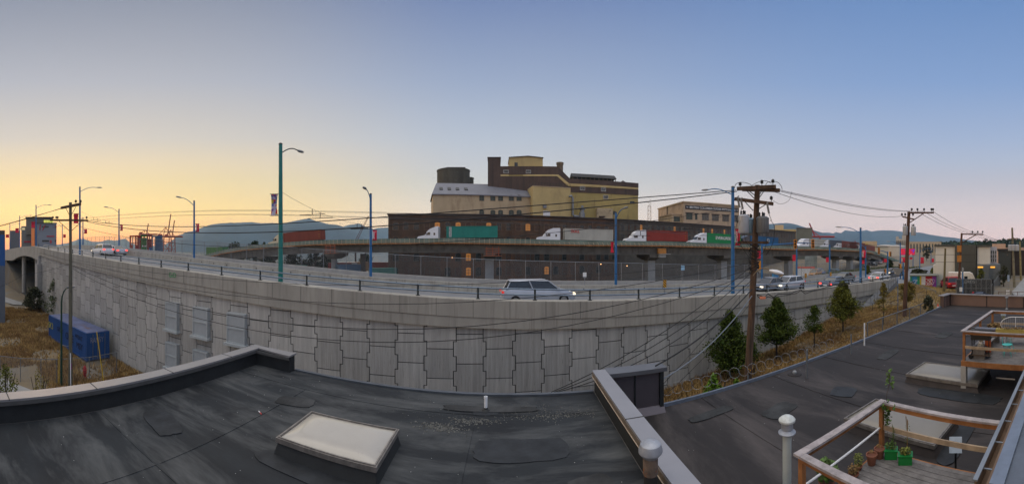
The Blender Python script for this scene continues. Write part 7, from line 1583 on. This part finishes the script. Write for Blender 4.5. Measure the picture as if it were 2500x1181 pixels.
terra = mat('terracotta', (.22, .085, .05), .8, var=.2, scale=5); greenp = mat('green_plastic', (.01, .20, .04), .35, var=.05)
pot(2128, 1133, zd, .11, .21, terra, 'left terracotta pot with bare twig on the near deck', leafr=(.06, .06, .02), n=20, lm=leafd); pot(2147, 1117, zd, .11, .2, terra, 'terracotta pot at the foot of the deck corner post', leafr=(.06, .06, .02), n=20, lm=leafd)
pot(2175, 1117, zd, .13, .17, greenp, 'bright green planter behind, with thin grassy stems', True, (.12, .08, .1), leafg, 120, .05, .08, 'planter'); pot(2210, 1130, zd, .14, .17, greenp, 'bright green planter in front, right of the first', True, (.13, .08, .09), leafy, 150, .05, .08, 'planter')
pot(2096, 1146, zd, .08, .08, terra, 'small bushy yellow-green plant near the lower railing', leafr=(.1, .1, .13), lm=leafy, n=260, ls=.035, dz=.12); pot(2084, 1165, zd, .1, .08, terra, 'dry brown plant at the deck edge below the bushy one', leafr=(.12, .1, .1), lm=leafd, n=160, ls=.04, dz=.08)
pot(2018, 1185, zd, .15, .1, terra, 'leafy green plant in the bottom corner of the near deck', leafr=(.2, .22, .2), lm=leafg, n=160, ls=.12, dz=.2)
vn = thing('climbing_plant', 'slender climbing plant rising past the deck corner post', 'plant', (NX1 - .02, NY1 - .16, zd)); b = MB(); b.path([(0, 0, .2), (.03, -.02, .8), (-.02, 0, 1.2), (.08, -.02, 1.45), (.10, -.03, 1.75)], .007, 5); b.build('stem', bark, vn, world=False)
b = MB(); leaves(b, (-.02, -.04, .85), (.09, .09, .3), 130, .065, rnd, 1.0); leaves(b, (.0, -.1, 1.0), (.22, .2, .12), 26, .08, rnd, 1.0); leaves(b, (.10, -.03, 1.55), (.11, .11, .26), 46, .075, rnd, 1.0); b.build('foliage', leafg, vn, world=False, fixn=False)
for (px_, py_, h_, lab) in ((2180, 1100, .62, 'tall grassy stems over the back green planter'), (2215, 1105, .8, 'thin dry stalks over the front green planter')):
    c = atz(px_, py_ + 10, zd) ; t = thing('tall_stems', lab, 'plant', c); b = MB()
    for k in range(7): q = rnd.uniform(-.12, .12); b.path([(q * .4, q * .3, .15), (q * .8, q * .5, h_ * .6), (q * 1.2, q, h_)], .0035, 4)
    b.build('stem', MATS['leaf_dry'] if 'dry' in lab else leafg, t, world=False); b = MB(); leaves(b, (0, 0, h_ * .6), (.1, .08, h_ * .3), 50, .028, rnd, 1.2); b.build('foliage', leafg, t, world=False, fixn=False)
t = thing('wall_heater_panel', 'small pale blue flat panel on a stand beyond the near deck', 'panel', atz(2333, 1150, ZRr), -az(2333)); b = MB(); q = Matrix.Translation((0, 0, .62)) @ Matrix.Rotation(R(-25), 4, 'X'); b.box(-.15, .15, -.015, .015, -.17, .17, q); b.build('panel_face', mat('panel_pale_blue', (.42, .5, .6), .3), t, world=False); b = MB(); b.tube((0, .05, 0), (0, .02, .55), .025); b.build('stand', blackm, t, world=False)
t = thing('curved_pipe', 'short curved white pipe beside the gutter', 'pipe', pd(2420, 6.6, EYE - 3.6)); b = MB(); b.path([pd(2413, 6.5, zat(1118, 6.5)) - pd(2420, 6.6, EYE - 3.6), pd(2420, 6.5, zat(1104, 6.5)) - pd(2420, 6.6, EYE - 3.6), pd(2436, 6.5, zat(1100, 6.5)) - pd(2420, 6.6, EYE - 3.6), pd(2450, 6.3, zat(1101, 6.4)) - pd(2420, 6.6, EYE - 3.6)], .022, 8); b.build('pipe', white, t, world=False, smooth=True)
t = thing('gutter_pipe', 'thin white pipe lying beside the middle skylight', 'pipe', atz(2432, 922, ZRr + .05)); b = MB(); b.tube((0, 0, 0), atz(2478, 926, ZRr + .05) - atz(2432, 922, ZRr + .05), .03, n=8); b.build('pipe', white, t, world=False)
# grill
gx_, gy_ = 13.15, 3.62; gr = thing('gas_grill', 'black gas grill with white propane tank on the far deck', 'grill', (gx_, gy_, FZd), R(-85))
b = MB(); b.prism([(-.36, -.24, .72), (.36, -.24, .72), (.38, .24, .72), (-.38, .24, .72)], (0, 0, .18)); b.build('firebox', blackm, gr, world=False)
b = MB(); b.prism([(-.36, -.24, .905), (-.36, -.2, 1.08), (-.36, .0, 1.16), (-.36, .2, 1.08), (-.36, .24, .905)], (.72, 0, 0)); b.build('lid', blackm, gr, world=False)
for x in (-.32, .32):
    for y in (-.2, .2): b = MB(); b.tube((x, y, .08), (x, y, .72), .02, n=8); b.build('leg', blackm, gr, world=False)
b = MB(); b.box(-.38, .38, -.24, .24, .14, .17); b.build('bottom_shelf', mat('shelf_brown', (.10, .07, .05), .7), gr, world=False)
for x in (-.62, .40): b = MB(); b.box(x, x + .22, -.2, .2, .84, .87); b.build('side_shelf', mat('shelf_grey', (.12, .11, .10), .6), gr, world=False)
for y in (-.22, .22): b = MB(); b.tube((-.36, y - .02, .09), (-.36, y + .02, .09), .09, n=14); b.build('wheel', tyre, gr, world=False)
b = MB(); b.box(.12, .34, .1, .2, .2, .66); b.build('burner_cover', mat('orange_plastic', (.45, .10, .03), .6), gr, world=False)
lathe_thing('propane_tank', 'white propane tank under the black grill', 'tank', (gx_ + .02, gy_ + .02, FZd + .172), [('tank_body', [(.1, 0), (.14, .04), (.15, .1), (.15, .28), (.12, .36), (.05, .38)], mat('tank_cream', (.5, .47, .40), .5, var=.2, scale=6), 20), ('valve_collar', [(.09, .37), (.09, .46), (.08, .46), (.08, .38)], white, 16)])
turq = mat('turquoise_paint', (.06, .42, .40), .4)
tb = thing('bistro_table', 'round turquoise bistro table on the far deck', 'table', (14.05, 2.72, FZd)); b = MB(); b.lathe((0, 0, 0), [(.29, .70), (.31, .71), (.31, .73), (.01, .735)], 28); b.build('table_top', turq, tb, world=False, smooth=True)
for a in (0.4, 2.5, 4.6): b = MB(); b.path([(.12 * math.cos(a), .12 * math.sin(a), .70), (.1 * math.cos(a), .1 * math.sin(a), .4), (.26 * math.cos(a), .26 * math.sin(a), 0)], .013, 6); b.build('leg', turq, tb, world=False)
ch = thing('bistro_chair', 'turquoise metal chair tucked under the round table', 'chair', (13.62, 2.72, FZd), R(20)); b = MB(); b.lathe((0, 0, 0), [(.19, .43), (.2, .45), (.01, .452)], 18); b.build('seat', turq, ch, world=False)
for a in (.8, 2.35, 3.9, 5.5): b = MB(); b.path([(.15 * math.cos(a), .15 * math.sin(a), .43), (.2 * math.cos(a), .2 * math.sin(a), 0)], .011, 6); b.build('leg', turq, ch, world=False)
b = MB(); b.path([(.17, -.16, .44), (.22, -.16, .75), (.24, 0, .84), (.22, .16, .75), (.17, .16, .44)], .011, 6); b.build('backrest', turq, ch, world=False)
wc = thing('wire_chair', 'white metal frame chair at the right edge of the far deck', 'chair', (13.25, 1.62, FZd), R(10))
b = MB(); b.box(-.24, .24, -.24, .24, .42, .45); b.build('seat', white, wc, world=False)
for x in (-.23, .23):
    for y in (-.23, .23): b = MB(); b.tube((x, y, 0), (x, y, .42 if x < 0 else .85), .013, n=6); b.build('leg', white, wc, world=False)
b = MB(); b.tube((-.23, -.23, .2), (-.23, .23, .2), .01); b.tube((.23, -.23, .84), (.23, .23, .84), .013); b.tube((.23, -.23, .65), (.23, .23, .65), .01); b.build('crossbar', white, wc, world=False)
# rounded white wire bench (oval frame with mesh infill)
lb = thing('wire_lounger', 'white oval-framed wire lounger back on the far deck', 'lounger', (15.7, 2.25, FZd), R(-88))
b = MB(); pts = []
for k in range(36): a = 2 * PI * k / 36; pts.append(((.62 if abs(math.cos(a)) else 0) * math.cos(a) + (.55 if math.cos(a) > 0 else -.55), 0, .78 + .34 * math.sin(a)))
b.path(pts, .016, 6, closed=True); b.build('oval_frame', white, lb, world=False)
b = MB()
for k in range(26): x = -1.1 + k * .088; dz = .34 * math.sqrt(max(0, 1 - max(0, (abs(x) - .55) / .62) ** 2)); b.tube((x, .0, .78 - dz), (x, .0, .78 + dz), .004, n=4)
for x in (-.5, .1, .6): b.tube((x, -.01, .44), (x, -.01, 1.12), .011, n=6)
b.build('wire_infill', white, lb, world=False)
b = MB(); b.box(-1.05, 1.05, -.5, 0, .40, .45); b.build('seat', mat('cushion_navy', (.03, .04, .07), .9), lb, world=False)
for x in (-.9, .9):
    for y in (-.45, 0): b = MB(); b.tube((x, y, 0), (x, y, .42), .014); b.build('leg', white, lb, world=False)
bs = thing('dried_plant_basket', 'heap of dried brown stems on the deck bench', 'basket', (15.75, 3.72, FZd)); b = MB(); b.lathe((0, 0, 0), [(.28, .45), (.35, .55), (.3, .62)], 16); b.build('basket', mat('wicker_brown', (.14, .08, .04), .9), bs, world=False); b = MB(); leaves(b, (0, 0, .68), (.4, .35, .12), 420, .09, rnd, .5); b.build('dry_stems', leafd, bs, world=False, fixn=False)
bn = thing('timber_bench', 'grey slatted timber bench along the far deck railing', 'bench', (14.9, 3.72, FZd)); b = MB()
for k in range(4): b.box(-2.0, .7, -.3 + k * .14, -.18 + k * .14, .40, .44)
b.build('seat', woodgrey, bn, world=False)
for x in (-1.9, -.6, .6): b = MB(); b.box(x - .04, x + .04, -.28, .22, 0, .395); b.build('leg', woodgrey, bn, world=False)
pl = thing('planter_box', 'long yellowish planter box with dry brown soil on the far deck rail', 'planter', (12.75, 2.2, FZt + .002)); b = MB(); b.box(-.1, .1, -.75, .75, 0, .12); b.build('box', mat('planter_yellow', (.30, .24, .06), .7), pl, world=False); b = MB(); leaves(b, (0, 0, .15), (.1, .7, .05), 300, .05, rnd, .6); b.build('dry_plants', leafd, pl, world=False, fixn=False)
pc = thing('folded_parasol', 'rolled dark blue-grey parasol lying on the deck rail', 'parasol', (12.9, 3.5, FZt + .05), R(0)); b = MB(); b.path([(0, .3, 0), (0, .2, 0), (0, -.5, 0), (0, -.55, 0)], [.02, .05, .06, .02], 10); b.build('canopy', mat('parasol_grey', (.13, .15, .2), .8), pc, world=False, smooth=True)
b = MB(); b.tube((0, .3, 0), (0, .45, 0), .015); b.build('pole', blackm, pc, world=False)
# fence line and razor wire beyond the right roof
rz = MB(); x = 5.0; k = 0
while x < 15.2:
    y = edge_y(x) + .75; z = 4.98 + .02 * math.sin(k); r = .215; tilt = rnd.uniform(-.35, .35); pts = []
    ctr = Vector((x, y, z)); view = Vector((x, y, 0)).normalized(); side = Vector((view.y, -view.x, 0))
    ax_ = (side * math.cos(tilt) + view * math.sin(tilt))
    for q in range(22): a = 2 * PI * q / 22; pts.append(ctr + ax_ * (r * math.cos(a)) + Vector((0, 0, r * math.sin(a))))
    rz.path(pts, .0065, 4, closed=True)
    for q in range(0, 22, 2): p = pts[q]; rz.tube(p - Vector((.02, 0, .02)), p + Vector((.02, 0, .02)), .006, n=3)
    x += .40 + .01 * k; k += 1
o = rz.build('razor_wire', mat('razor_steel', (.26, .27, .28), .45, .5)); tag(o, 'coiled razor wire along the fence beyond the right roof edge', 'razor wire')
fpx = [5.2, 6.9, 8.6, 10.3, 12.0, 13.7, 15.4, 17.1]
fence('boundary_fence', 'chain link fence carrying the razor wire beyond the right roof', [Vector((x, edge_y(x) + .75, 2.9)) for x in fpx], 1.62, r=.028)
fence('boundary_fence', 'taller grey framed fence beyond the far part of the right roof', [Vector((x, edge_y(x) + .9, 3.4)) for x in (19.0, 21.0, 23.2, 25.4, 27.6, 30.0)], 2.0, r=.04)
for px, y0, lab in ((1827 * 0 + 1970, 853, 'white fence stub by the roof edge nearest the razor wire'), (2078, 816, 'white fence stub by the roof edge in front of the large conical tree')):
    d = 14.6 if px < 2000 else 18; t = thing('fence_stub', lab, 'post', pd(px, d, 3.2)); b = MB(); b.tube((0, 0, 0), (0, 0, zat(y0, d) - 3.2), .04, n=8); b.build('post', galv, t, world=False)
# pavement and street at the far right
b = MB(); b.add([Vector((x, y, 4.42)) for x, y in ((33.5, -12), (46, 2), (52, 7.4), (62, 9.5), (140, 17), (140, -30), (36, -30))], [(0, 1, 2, 3, 4, 5, 6)]); o = b.build('street', asphalt); tag(o, kind='structure')
b = MB(); b.hexa([(34, 2.5, 4.2), (46, 6.6, 4.2), (46, 8.6, 4.2), (34, 5.0, 4.2), (34, 2.5, 4.56), (46, 6.6, 4.56), (46, 8.6, 4.56), (34, 5.0, 4.56)]); b.hexa([(46, 6.6, 4.2), (130, 13.5, 4.2), (130, 15.5, 4.2), (46, 8.6, 4.2), (46, 6.6, 4.56), (130, 13.5, 4.56), (130, 15.5, 4.56), (46, 8.6, 4.56)]); o = b.build('pavement', pave); tag(o, kind='structure')
fence('pavement_railing', 'low brown pipe railing behind the roof parapet at the right', [pd(x, 40, 4.4) for x in fr_range(2438, 2530, 22)], .95, m=MATS['open_infill'], post=mat('brown_rail', (.12, .06, .04), .6), r=.035)
# ================================================================== PLANTS
def leafmat(name, c, isl=.45, c2=None): return mat(name, c, .8, var=.3, scale=1.5, island=isl, col2=c2, spec=.12)
lm_green = leafmat('hornbeam_leaf', (.075, .098, .015), .5, (.030, .052, .010)); lm_olive = leafmat('olive_leaf', (.105, .115, .022)); lm_dark = leafmat('dark_tree_leaf', (.022, .038, .014), .5); lm_yellow = leafmat('turning_leaf', (.16, .13, .035)); lm_bright = leafmat('weed_leaf', (.11, .20, .02)); lm_dusty = leafmat('dusty_bush_leaf', (.055, .06, .035)); lm_pale = leafmat('pale_poplar_leaf', (.10, .12, .06), .6)
def tree(name, label, cat, base, th, H, prof, m, nclump=60, per=40, ls=.12, seed=1, group=None, trunk_r=.05, lean=0, spread=.28, up=0.0):
    """prof(f) -> crown radius at height fraction f of the crown"""
    rg = random.Random(seed); t = thing(name, label, cat, base, 0, group); b = MB()
    b.path([(0, 0, -.3), (lean * .3, 0, th), (lean, 0, th + (H - th) * .9)], [trunk_r * 1.3, trunk_r, trunk_r * .25], 8)
    b.build('trunk', bark, t, world=False, smooth=True)
    lb_ = MB(); bl_ = MB()
    for c in range(nclump):
        f = rg.random() ** .9; r = prof(f) * (rg.uniform(.45, 1.0) if rg.random() < .75 else rg.uniform(0, .5)) * rg.uniform(.85, 1.12); a = rg.uniform(0, 2 * PI)
        z = th + (H - th) * f; ctr = Vector((r * math.cos(a) + lean * f, r * math.sin(a), z)); s = spread * (.5 + prof(f)) * rg.uniform(.6, 1.1)
        z0 = max(th * .8, z - r * .9); bl_.tube((lean * f, 0, z0), ctr, trunk_r * .28, trunk_r * .08, 5)
        for _ in range(per):
            p = ctr + Vector((rg.gauss(0, s * .5), rg.gauss(0, s * .5), rg.gauss(0, s * .42))); d = Vector((rg.uniform(-1, 1), rg.uniform(-1, 1), rg.uniform(-.8, .9) + up)).normalized(); e = d.cross(Vector((rg.uniform(-1, 1), rg.uniform(-1, 1), rg.uniform(-1, 1)))).normalized() * ls * rg.uniform(.22, .36); L_ = d * ls * rg.uniform(.6, 1.1)
            lb_.add([p - L_ * .5, p + e, p + L_ * .5, p - e], [(0, 1, 2, 3)])
    bl_.build('limb', bark, t, world=False); lb_.build('crown', m, t, world=False, fixn=False); return t
def cone(r): return lambda f: r * (min(1, .35 + f * 3.6) * (1 - f) ** .80 * 1.32 if f > 0 else .3 * r)
def oval(r): return lambda f: r * math.sqrt(max(0, 1 - (2 * f - .9) ** 2 * .95))
GTR = 'street trees along the retaining wall'
def T(px, ybase, ytop, d, wpx, lab, m, th, shape='cone', seed=1, z=None, name='street_tree', group=GTR, n=70, per=42, ls=.13, **k):
    p = pd(px, d, 0); zb = gz(p.x, p.y) if z is None else z; H = zat(ytop, d) - zb; r = wpx / 2 / FPX * d * 1.16
    return tree(name, lab, 'tree', (p.x, p.y, zb), th, H, (cone if shape == 'cone' else oval)(r), m, n, per, ls, seed, group, **k)
T(1782, 905, 762, 21.5, 88, 'dense dark green tree just left of the big wooden pole', lm_green, .75, seed=1, n=190, per=75, ls=.15, trunk_r=.07)
T(1841, 905, 838, 21.5, 26, 'small leafy sapling tucked right behind the big wooden pole', lm_green, .9, seed=14, n=16, per=40, trunk_r=.03, group=None)
T(1896, 885, 728, 24.5, 82, 'tall green tree right of the big wooden pole', lm_green, 1.2, seed=2, n=170, per=75, ls=.15, trunk_r=.06)
T(1988, 865, 746, 26.0, 44, 'thin gappy green tree between the two fuller ones', lm_green, 1.3, seed=3, n=52, per=50, trunk_r=.045)
T(2058, 825, 689, 28.5, 66, 'tall conical olive-green tree in front of the wall end', lm_olive, 1.1, seed=4, n=170, per=75, ls=.16, trunk_r=.05)
T(2157, 805, 692, 28.5, 32, 'sparse yellowing sapling beside the path railing', lm_yellow, 1.2, seed=5, n=40, per=40, trunk_r=.03, spread=.22)
T(2214, 775, 690, 34, 36, 'yellow-green tree directly behind the red-brown pole', lm_yellow, 1.0, 'oval', seed=6, n=60, per=46, trunk_r=.04, ls=.16)
T(135, 765, 663, 55, 42, 'slender pale poplar growing against the far part of the wall', lm_pale, .4, seed=7, n=60, per=40, ls=.24, name='poplar_tree', group=None, up=.6)
def bush(px, ytop, d, wpx, lab, m, seed, z=None, n=30, per=40, ls=.12, name='bush'):
    p = pd(px, d, 0); zb = gz(p.x, p.y) if z is None else z; H = zat(ytop, d) - zb; r = wpx / 2 / FPX * d; rg = random.Random(seed)
    t = thing(name, lab, 'bush', (p.x, p.y, zb), 0); b = MB()
    for k in range(7): a = rg.uniform(0, 6.3); b.path([(0, 0, -.1), (r * .4 * math.cos(a), r * .4 * math.sin(a), H * .5), (r * .7 * math.cos(a), r * .7 * math.sin(a), H * .85)], .02, 4)
    b.build('stem', bark, t, world=False); b = MB()
    for c in range(n):
        a = rg.uniform(0, 6.3); f = rg.random(); rr_ = r * math.sqrt(max(0.05, 1 - f ** 2)) * rg.uniform(.3, 1); c_ = Vector((rr_ * math.cos(a), rr_ * math.sin(a), H * (.12 + .8 * f)))
        leaves(b, c_, (r * .25, r * .25, H * .14), per, ls, rg, 1.0)
    b.build('foliage', m, t, world=False, fixn=False); return t
bush(84, 700, 60, 62, 'dark round bush at the foot of the bridge abutment', lm_dusty, 1, ls=.3, n=50)
bush(1745, 916, 15.4, 78, 'bright green weed bush behind the razor wire', lm_bright, 2, ls=.13, n=40, per=44)
bush(1800, 925, 15.6, 40, 'smaller bright green weed beside the foot of the big pole', lm_bright, 3, ls=.13, n=20)
bush(1660, 952, 14.0, 40, 'dull dry shrub beside the end of the dividing parapet', lm_dusty, 4, ls=.1, n=14)
bush(2266, 722, 31.5, 38, 'scraggly dark vine bush growing on the grey fence', lm_dusty, 5, ls=.16, n=26)
bush(14, 893, 21.5, 70, 'green weeds at the bottom of the dry lot by the left edge', lm_olive, 6, z=-.2, ls=.12, n=30)
bush(95, 905, 21.8, 60, 'brownish weeds beside the pale pavement', lm_yellow, 7, z=-.2, ls=.1, n=16)
bush(2242, 656, 80, 50, 'spiky green bushes above the painted mural shed', lm_dusty, 8, ls=.45, n=40)
bush(2213, 664, 95, 20, 'low green bush right of the far signal pole', lm_dusty, 9, ls=.4, n=16)
for i, (px, y, d, w, lab) in enumerate(((574, 590, 132, 52, 'dark leafy tree behind the foot of the overpass ramp'), (622, 586, 128, 40, 'broad dark tree left of the cream-cab truck'), (645, 592, 126, 26, 'small dark tree just left of the cream-cab truck'), (720, 618, 105, 60, 'shadowy tree under the overpass behind the teal lamp'), (770, 616, 102, 60, 'shadowy tree under the overpass left of the work platform'), (655, 628, 104, 50, 'low dark tree under the ramp behind the fence'), (800, 622, 110, 40, 'gappy dark tree beside the round overpass pier'), (893, 618, 120, 30, 'dark tree left of the bright water opening'))):
    p = pd(px, d, 0); zb = 1.0; H = zat(y, d) - zb; r = w / 2 / FPX * d
    tree('broadleaf_tree', lab, 'tree', (p.x, p.y, zb), H * .3, H, oval(r), lm_dark, 60, 46, .55, 20 + i, 'dark trees beyond the overpass', trunk_r=.2)
for i, (px, y, d, w, lab) in enumerate(((2407, 582, 260, 30, 'large dark tree above the apartment block roof'), (2262, 600, 190, 30, 'dark red-brown tree left of the apartment block'), (2362, 655, 52, 0, ''), (2395, 657, 54, 20, 'young green tree against the charcoal podium'), (2450, 650, 58, 26, 'olive green tree at the end of the podium'), (2276, 655, 63, 14, 'thin dark tree at the left end of the apartments'), (2118, 648, 75, 14, 'bushy green tree beyond the chain link fence'), (2172, 633, 90, 18, 'green tree beyond the far signal pole'), (2460, 598, 230, 30, 'dark tree among the houses at the far right'))):
    if not lab: continue
    p = pd(px, d, 0); zb = 3.6; H = zat(y, d) - zb; r = w / 2 / FPX * d
    tree('broadleaf_tree', lab, 'tree', (p.x, p.y, zb), H * .25, H, oval(r), lm_dusty if i in (1, 4) else (lm_olive if d < 80 else lm_dark), 36, 44, .10 + d / 400, 40 + i, 'trees of the right neighbourhood', trunk_r=.1)
# distant woodland on the low hills to the right (reads as one mass)
rg = random.Random(77); wd = MB()
hp = [(2255, 597), (2290, 593), (2330, 590), (2380, 592), (2430, 589), (2460, 585), (2500, 583), (2560, 586)]
for _ in range(5200):
    px = rg.uniform(2255, 2560); d = rg.uniform(560, 700); top = interp(hp, px) + 1.5 * math.sin(px * .21) + 1.2 * math.sin(px * .53); y = rg.uniform(top, 612); p = pd(px, d, zat(y, d)); s = rg.uniform(1.5, 3.6)
    a = Vector((rg.uniform(-1, 1), rg.uniform(-1, 1), rg.uniform(-1, 1))).normalized() * s; e = a.cross(Vector((rg.uniform(-1, 1), rg.uniform(-1, 1), rg.uniform(-1, 1)))).normalized() * s * .7; wd.add([p - a, p + e, p + a, p - e], [(0, 1, 2, 3)])
tag(wd.build('distant_woods', lm_dark, fixn=False), 'dark wooded low hills on the right horizon', kind='stuff')
# dry grass
straw = mat('dry_grass', (.38, .25, .09), .9, var=.3, scale=.5, island=.45, col2=(.19, .105, .04)); straw2 = mat('straw_lawn', (.44, .32, .13), .9, var=.3, scale=.5, island=.35, col2=(.25, .165, .06))
def tufts(name, m, label, gen, n, hmin, hmax, seed):
    rg = random.Random(seed); b = MB(); c = 0; tries = 0
    while c < n and tries < n * 6:
        tries += 1; q = gen(rg)
        if q is None: continue
        x, y, k = q; z = gz(x, y) - .02; c += 1
        for _ in range(4):
            a = rg.uniform(0, 6.28); h = rg.uniform(hmin, hmax) * k; l_ = rg.uniform(.1, .6) * h; w_ = .012 + .012 * k * rg.random() + math.hypot(x, y) * .0006; ox, oy = rg.gauss(0, .06), rg.gauss(0, .06)
            b.add([(x + ox - w_ * math.sin(a), y + oy + w_ * math.cos(a), z), (x + ox + w_ * math.sin(a), y + oy - w_ * math.cos(a), z), (x + ox + l_ * math.cos(a), y + oy + l_ * math.sin(a), z + h)], [(0, 1, 2)])
    tag(b.build(name, m, fixn=False), label, kind='stuff')
def bare(x, y): return math.sin(x * .55 + 1.3) * math.cos(y * .7 + x * .2) > .45
def gl(rg):
    x = rg.uniform(-66, -9.8); y = rg.uniform(0, 22); v = Vector((x, y, 0)); n_ = v.dot(FW.N) - bend(v.dot(FW.U))
    if n_ > 17.9 or (-41 < x < -30 and 12.2 < y < 15) : return None
    if x > -31 and y < 7 + (x + 21) * -.1 and x < -20.5: return None
    if math.hypot(x, y) > 64: return None
    if bare(x, y) and rg.random() < .85: return None
    return x, y, 1.0
tufts('dry_grass', straw, 'dry orange-brown grass over the left lot', gl, 34000, .12, .42, 1)
def gr_(rg):
    u = rg.uniform(-6, 33); n_ = rg.uniform(10.5, 17.95); p = FW.p(u, n_ - 18.2, 0)
    if p.x > 2.8 and p.y < edge_y(p.x) + .15: return None
    if p.x < 2.8 and p.y < 11.2: return None
    return p.x, p.y, (1.1 if n_ > 16.8 or u < 18 else .55)
tufts('dry_grass', straw, 'dry grass on the bank between the roof and the wall', gr_, 24000, .10, .36, 2)
def gr2(rg):
    u = rg.uniform(26, 62); n_ = rg.uniform(2, 20); p = FW.p(u, n_ - 18.2, 0)
    if p.y < edge_y(p.x) + .2 or p.x > 52 or (n_ > 17.5 and u < 46): return None
    if p.x > 33 and p.y < 9: return None
    return p.x, p.y, .6
tufts('dry_lawn', straw2, 'sun-dried lawn around the ramp and path', gr2, 16000, .08, .26, 3)
# fallen low weeds in the yard beyond the far barrier
def gr3(rg):
    u = rg.uniform(22, 110); n_ = rg.uniform(34.5, 60); p = FW.p(u, n_ - 18.2, 0); return p.x, p.y, 1.6
tufts('yard_grass', leafmat('yard_weeds', (.09, .10, .035)), 'greenish weeds beyond the far road barrier', gr3, 9000, .15, .5, 4)
# ================================================================== AIR
hz = MB(); hz.box(-5300, 5300, -500, 5700, -6.5, 440)
vm = bpy.data.materials.new('haze_air'); vm.use_nodes = True; n = vm.node_tree; n.nodes.clear()
pv = n.nodes.new('ShaderNodeVolumePrincipled'); pv.inputs['Color'].default_value = (.58, .82, 1.0, 1); pv.inputs['Density'].default_value = 0.00011; pv.inputs['Anisotropy'].default_value = 0.55
ov_ = n.nodes.new('ShaderNodeOutputMaterial'); n.links.new(pv.outputs[0], ov_.inputs['Volume'])
try: vm.cycles.homogeneous_volume = True
except Exception: pass
tag(hz.build('haze', vm), kind='stuff')
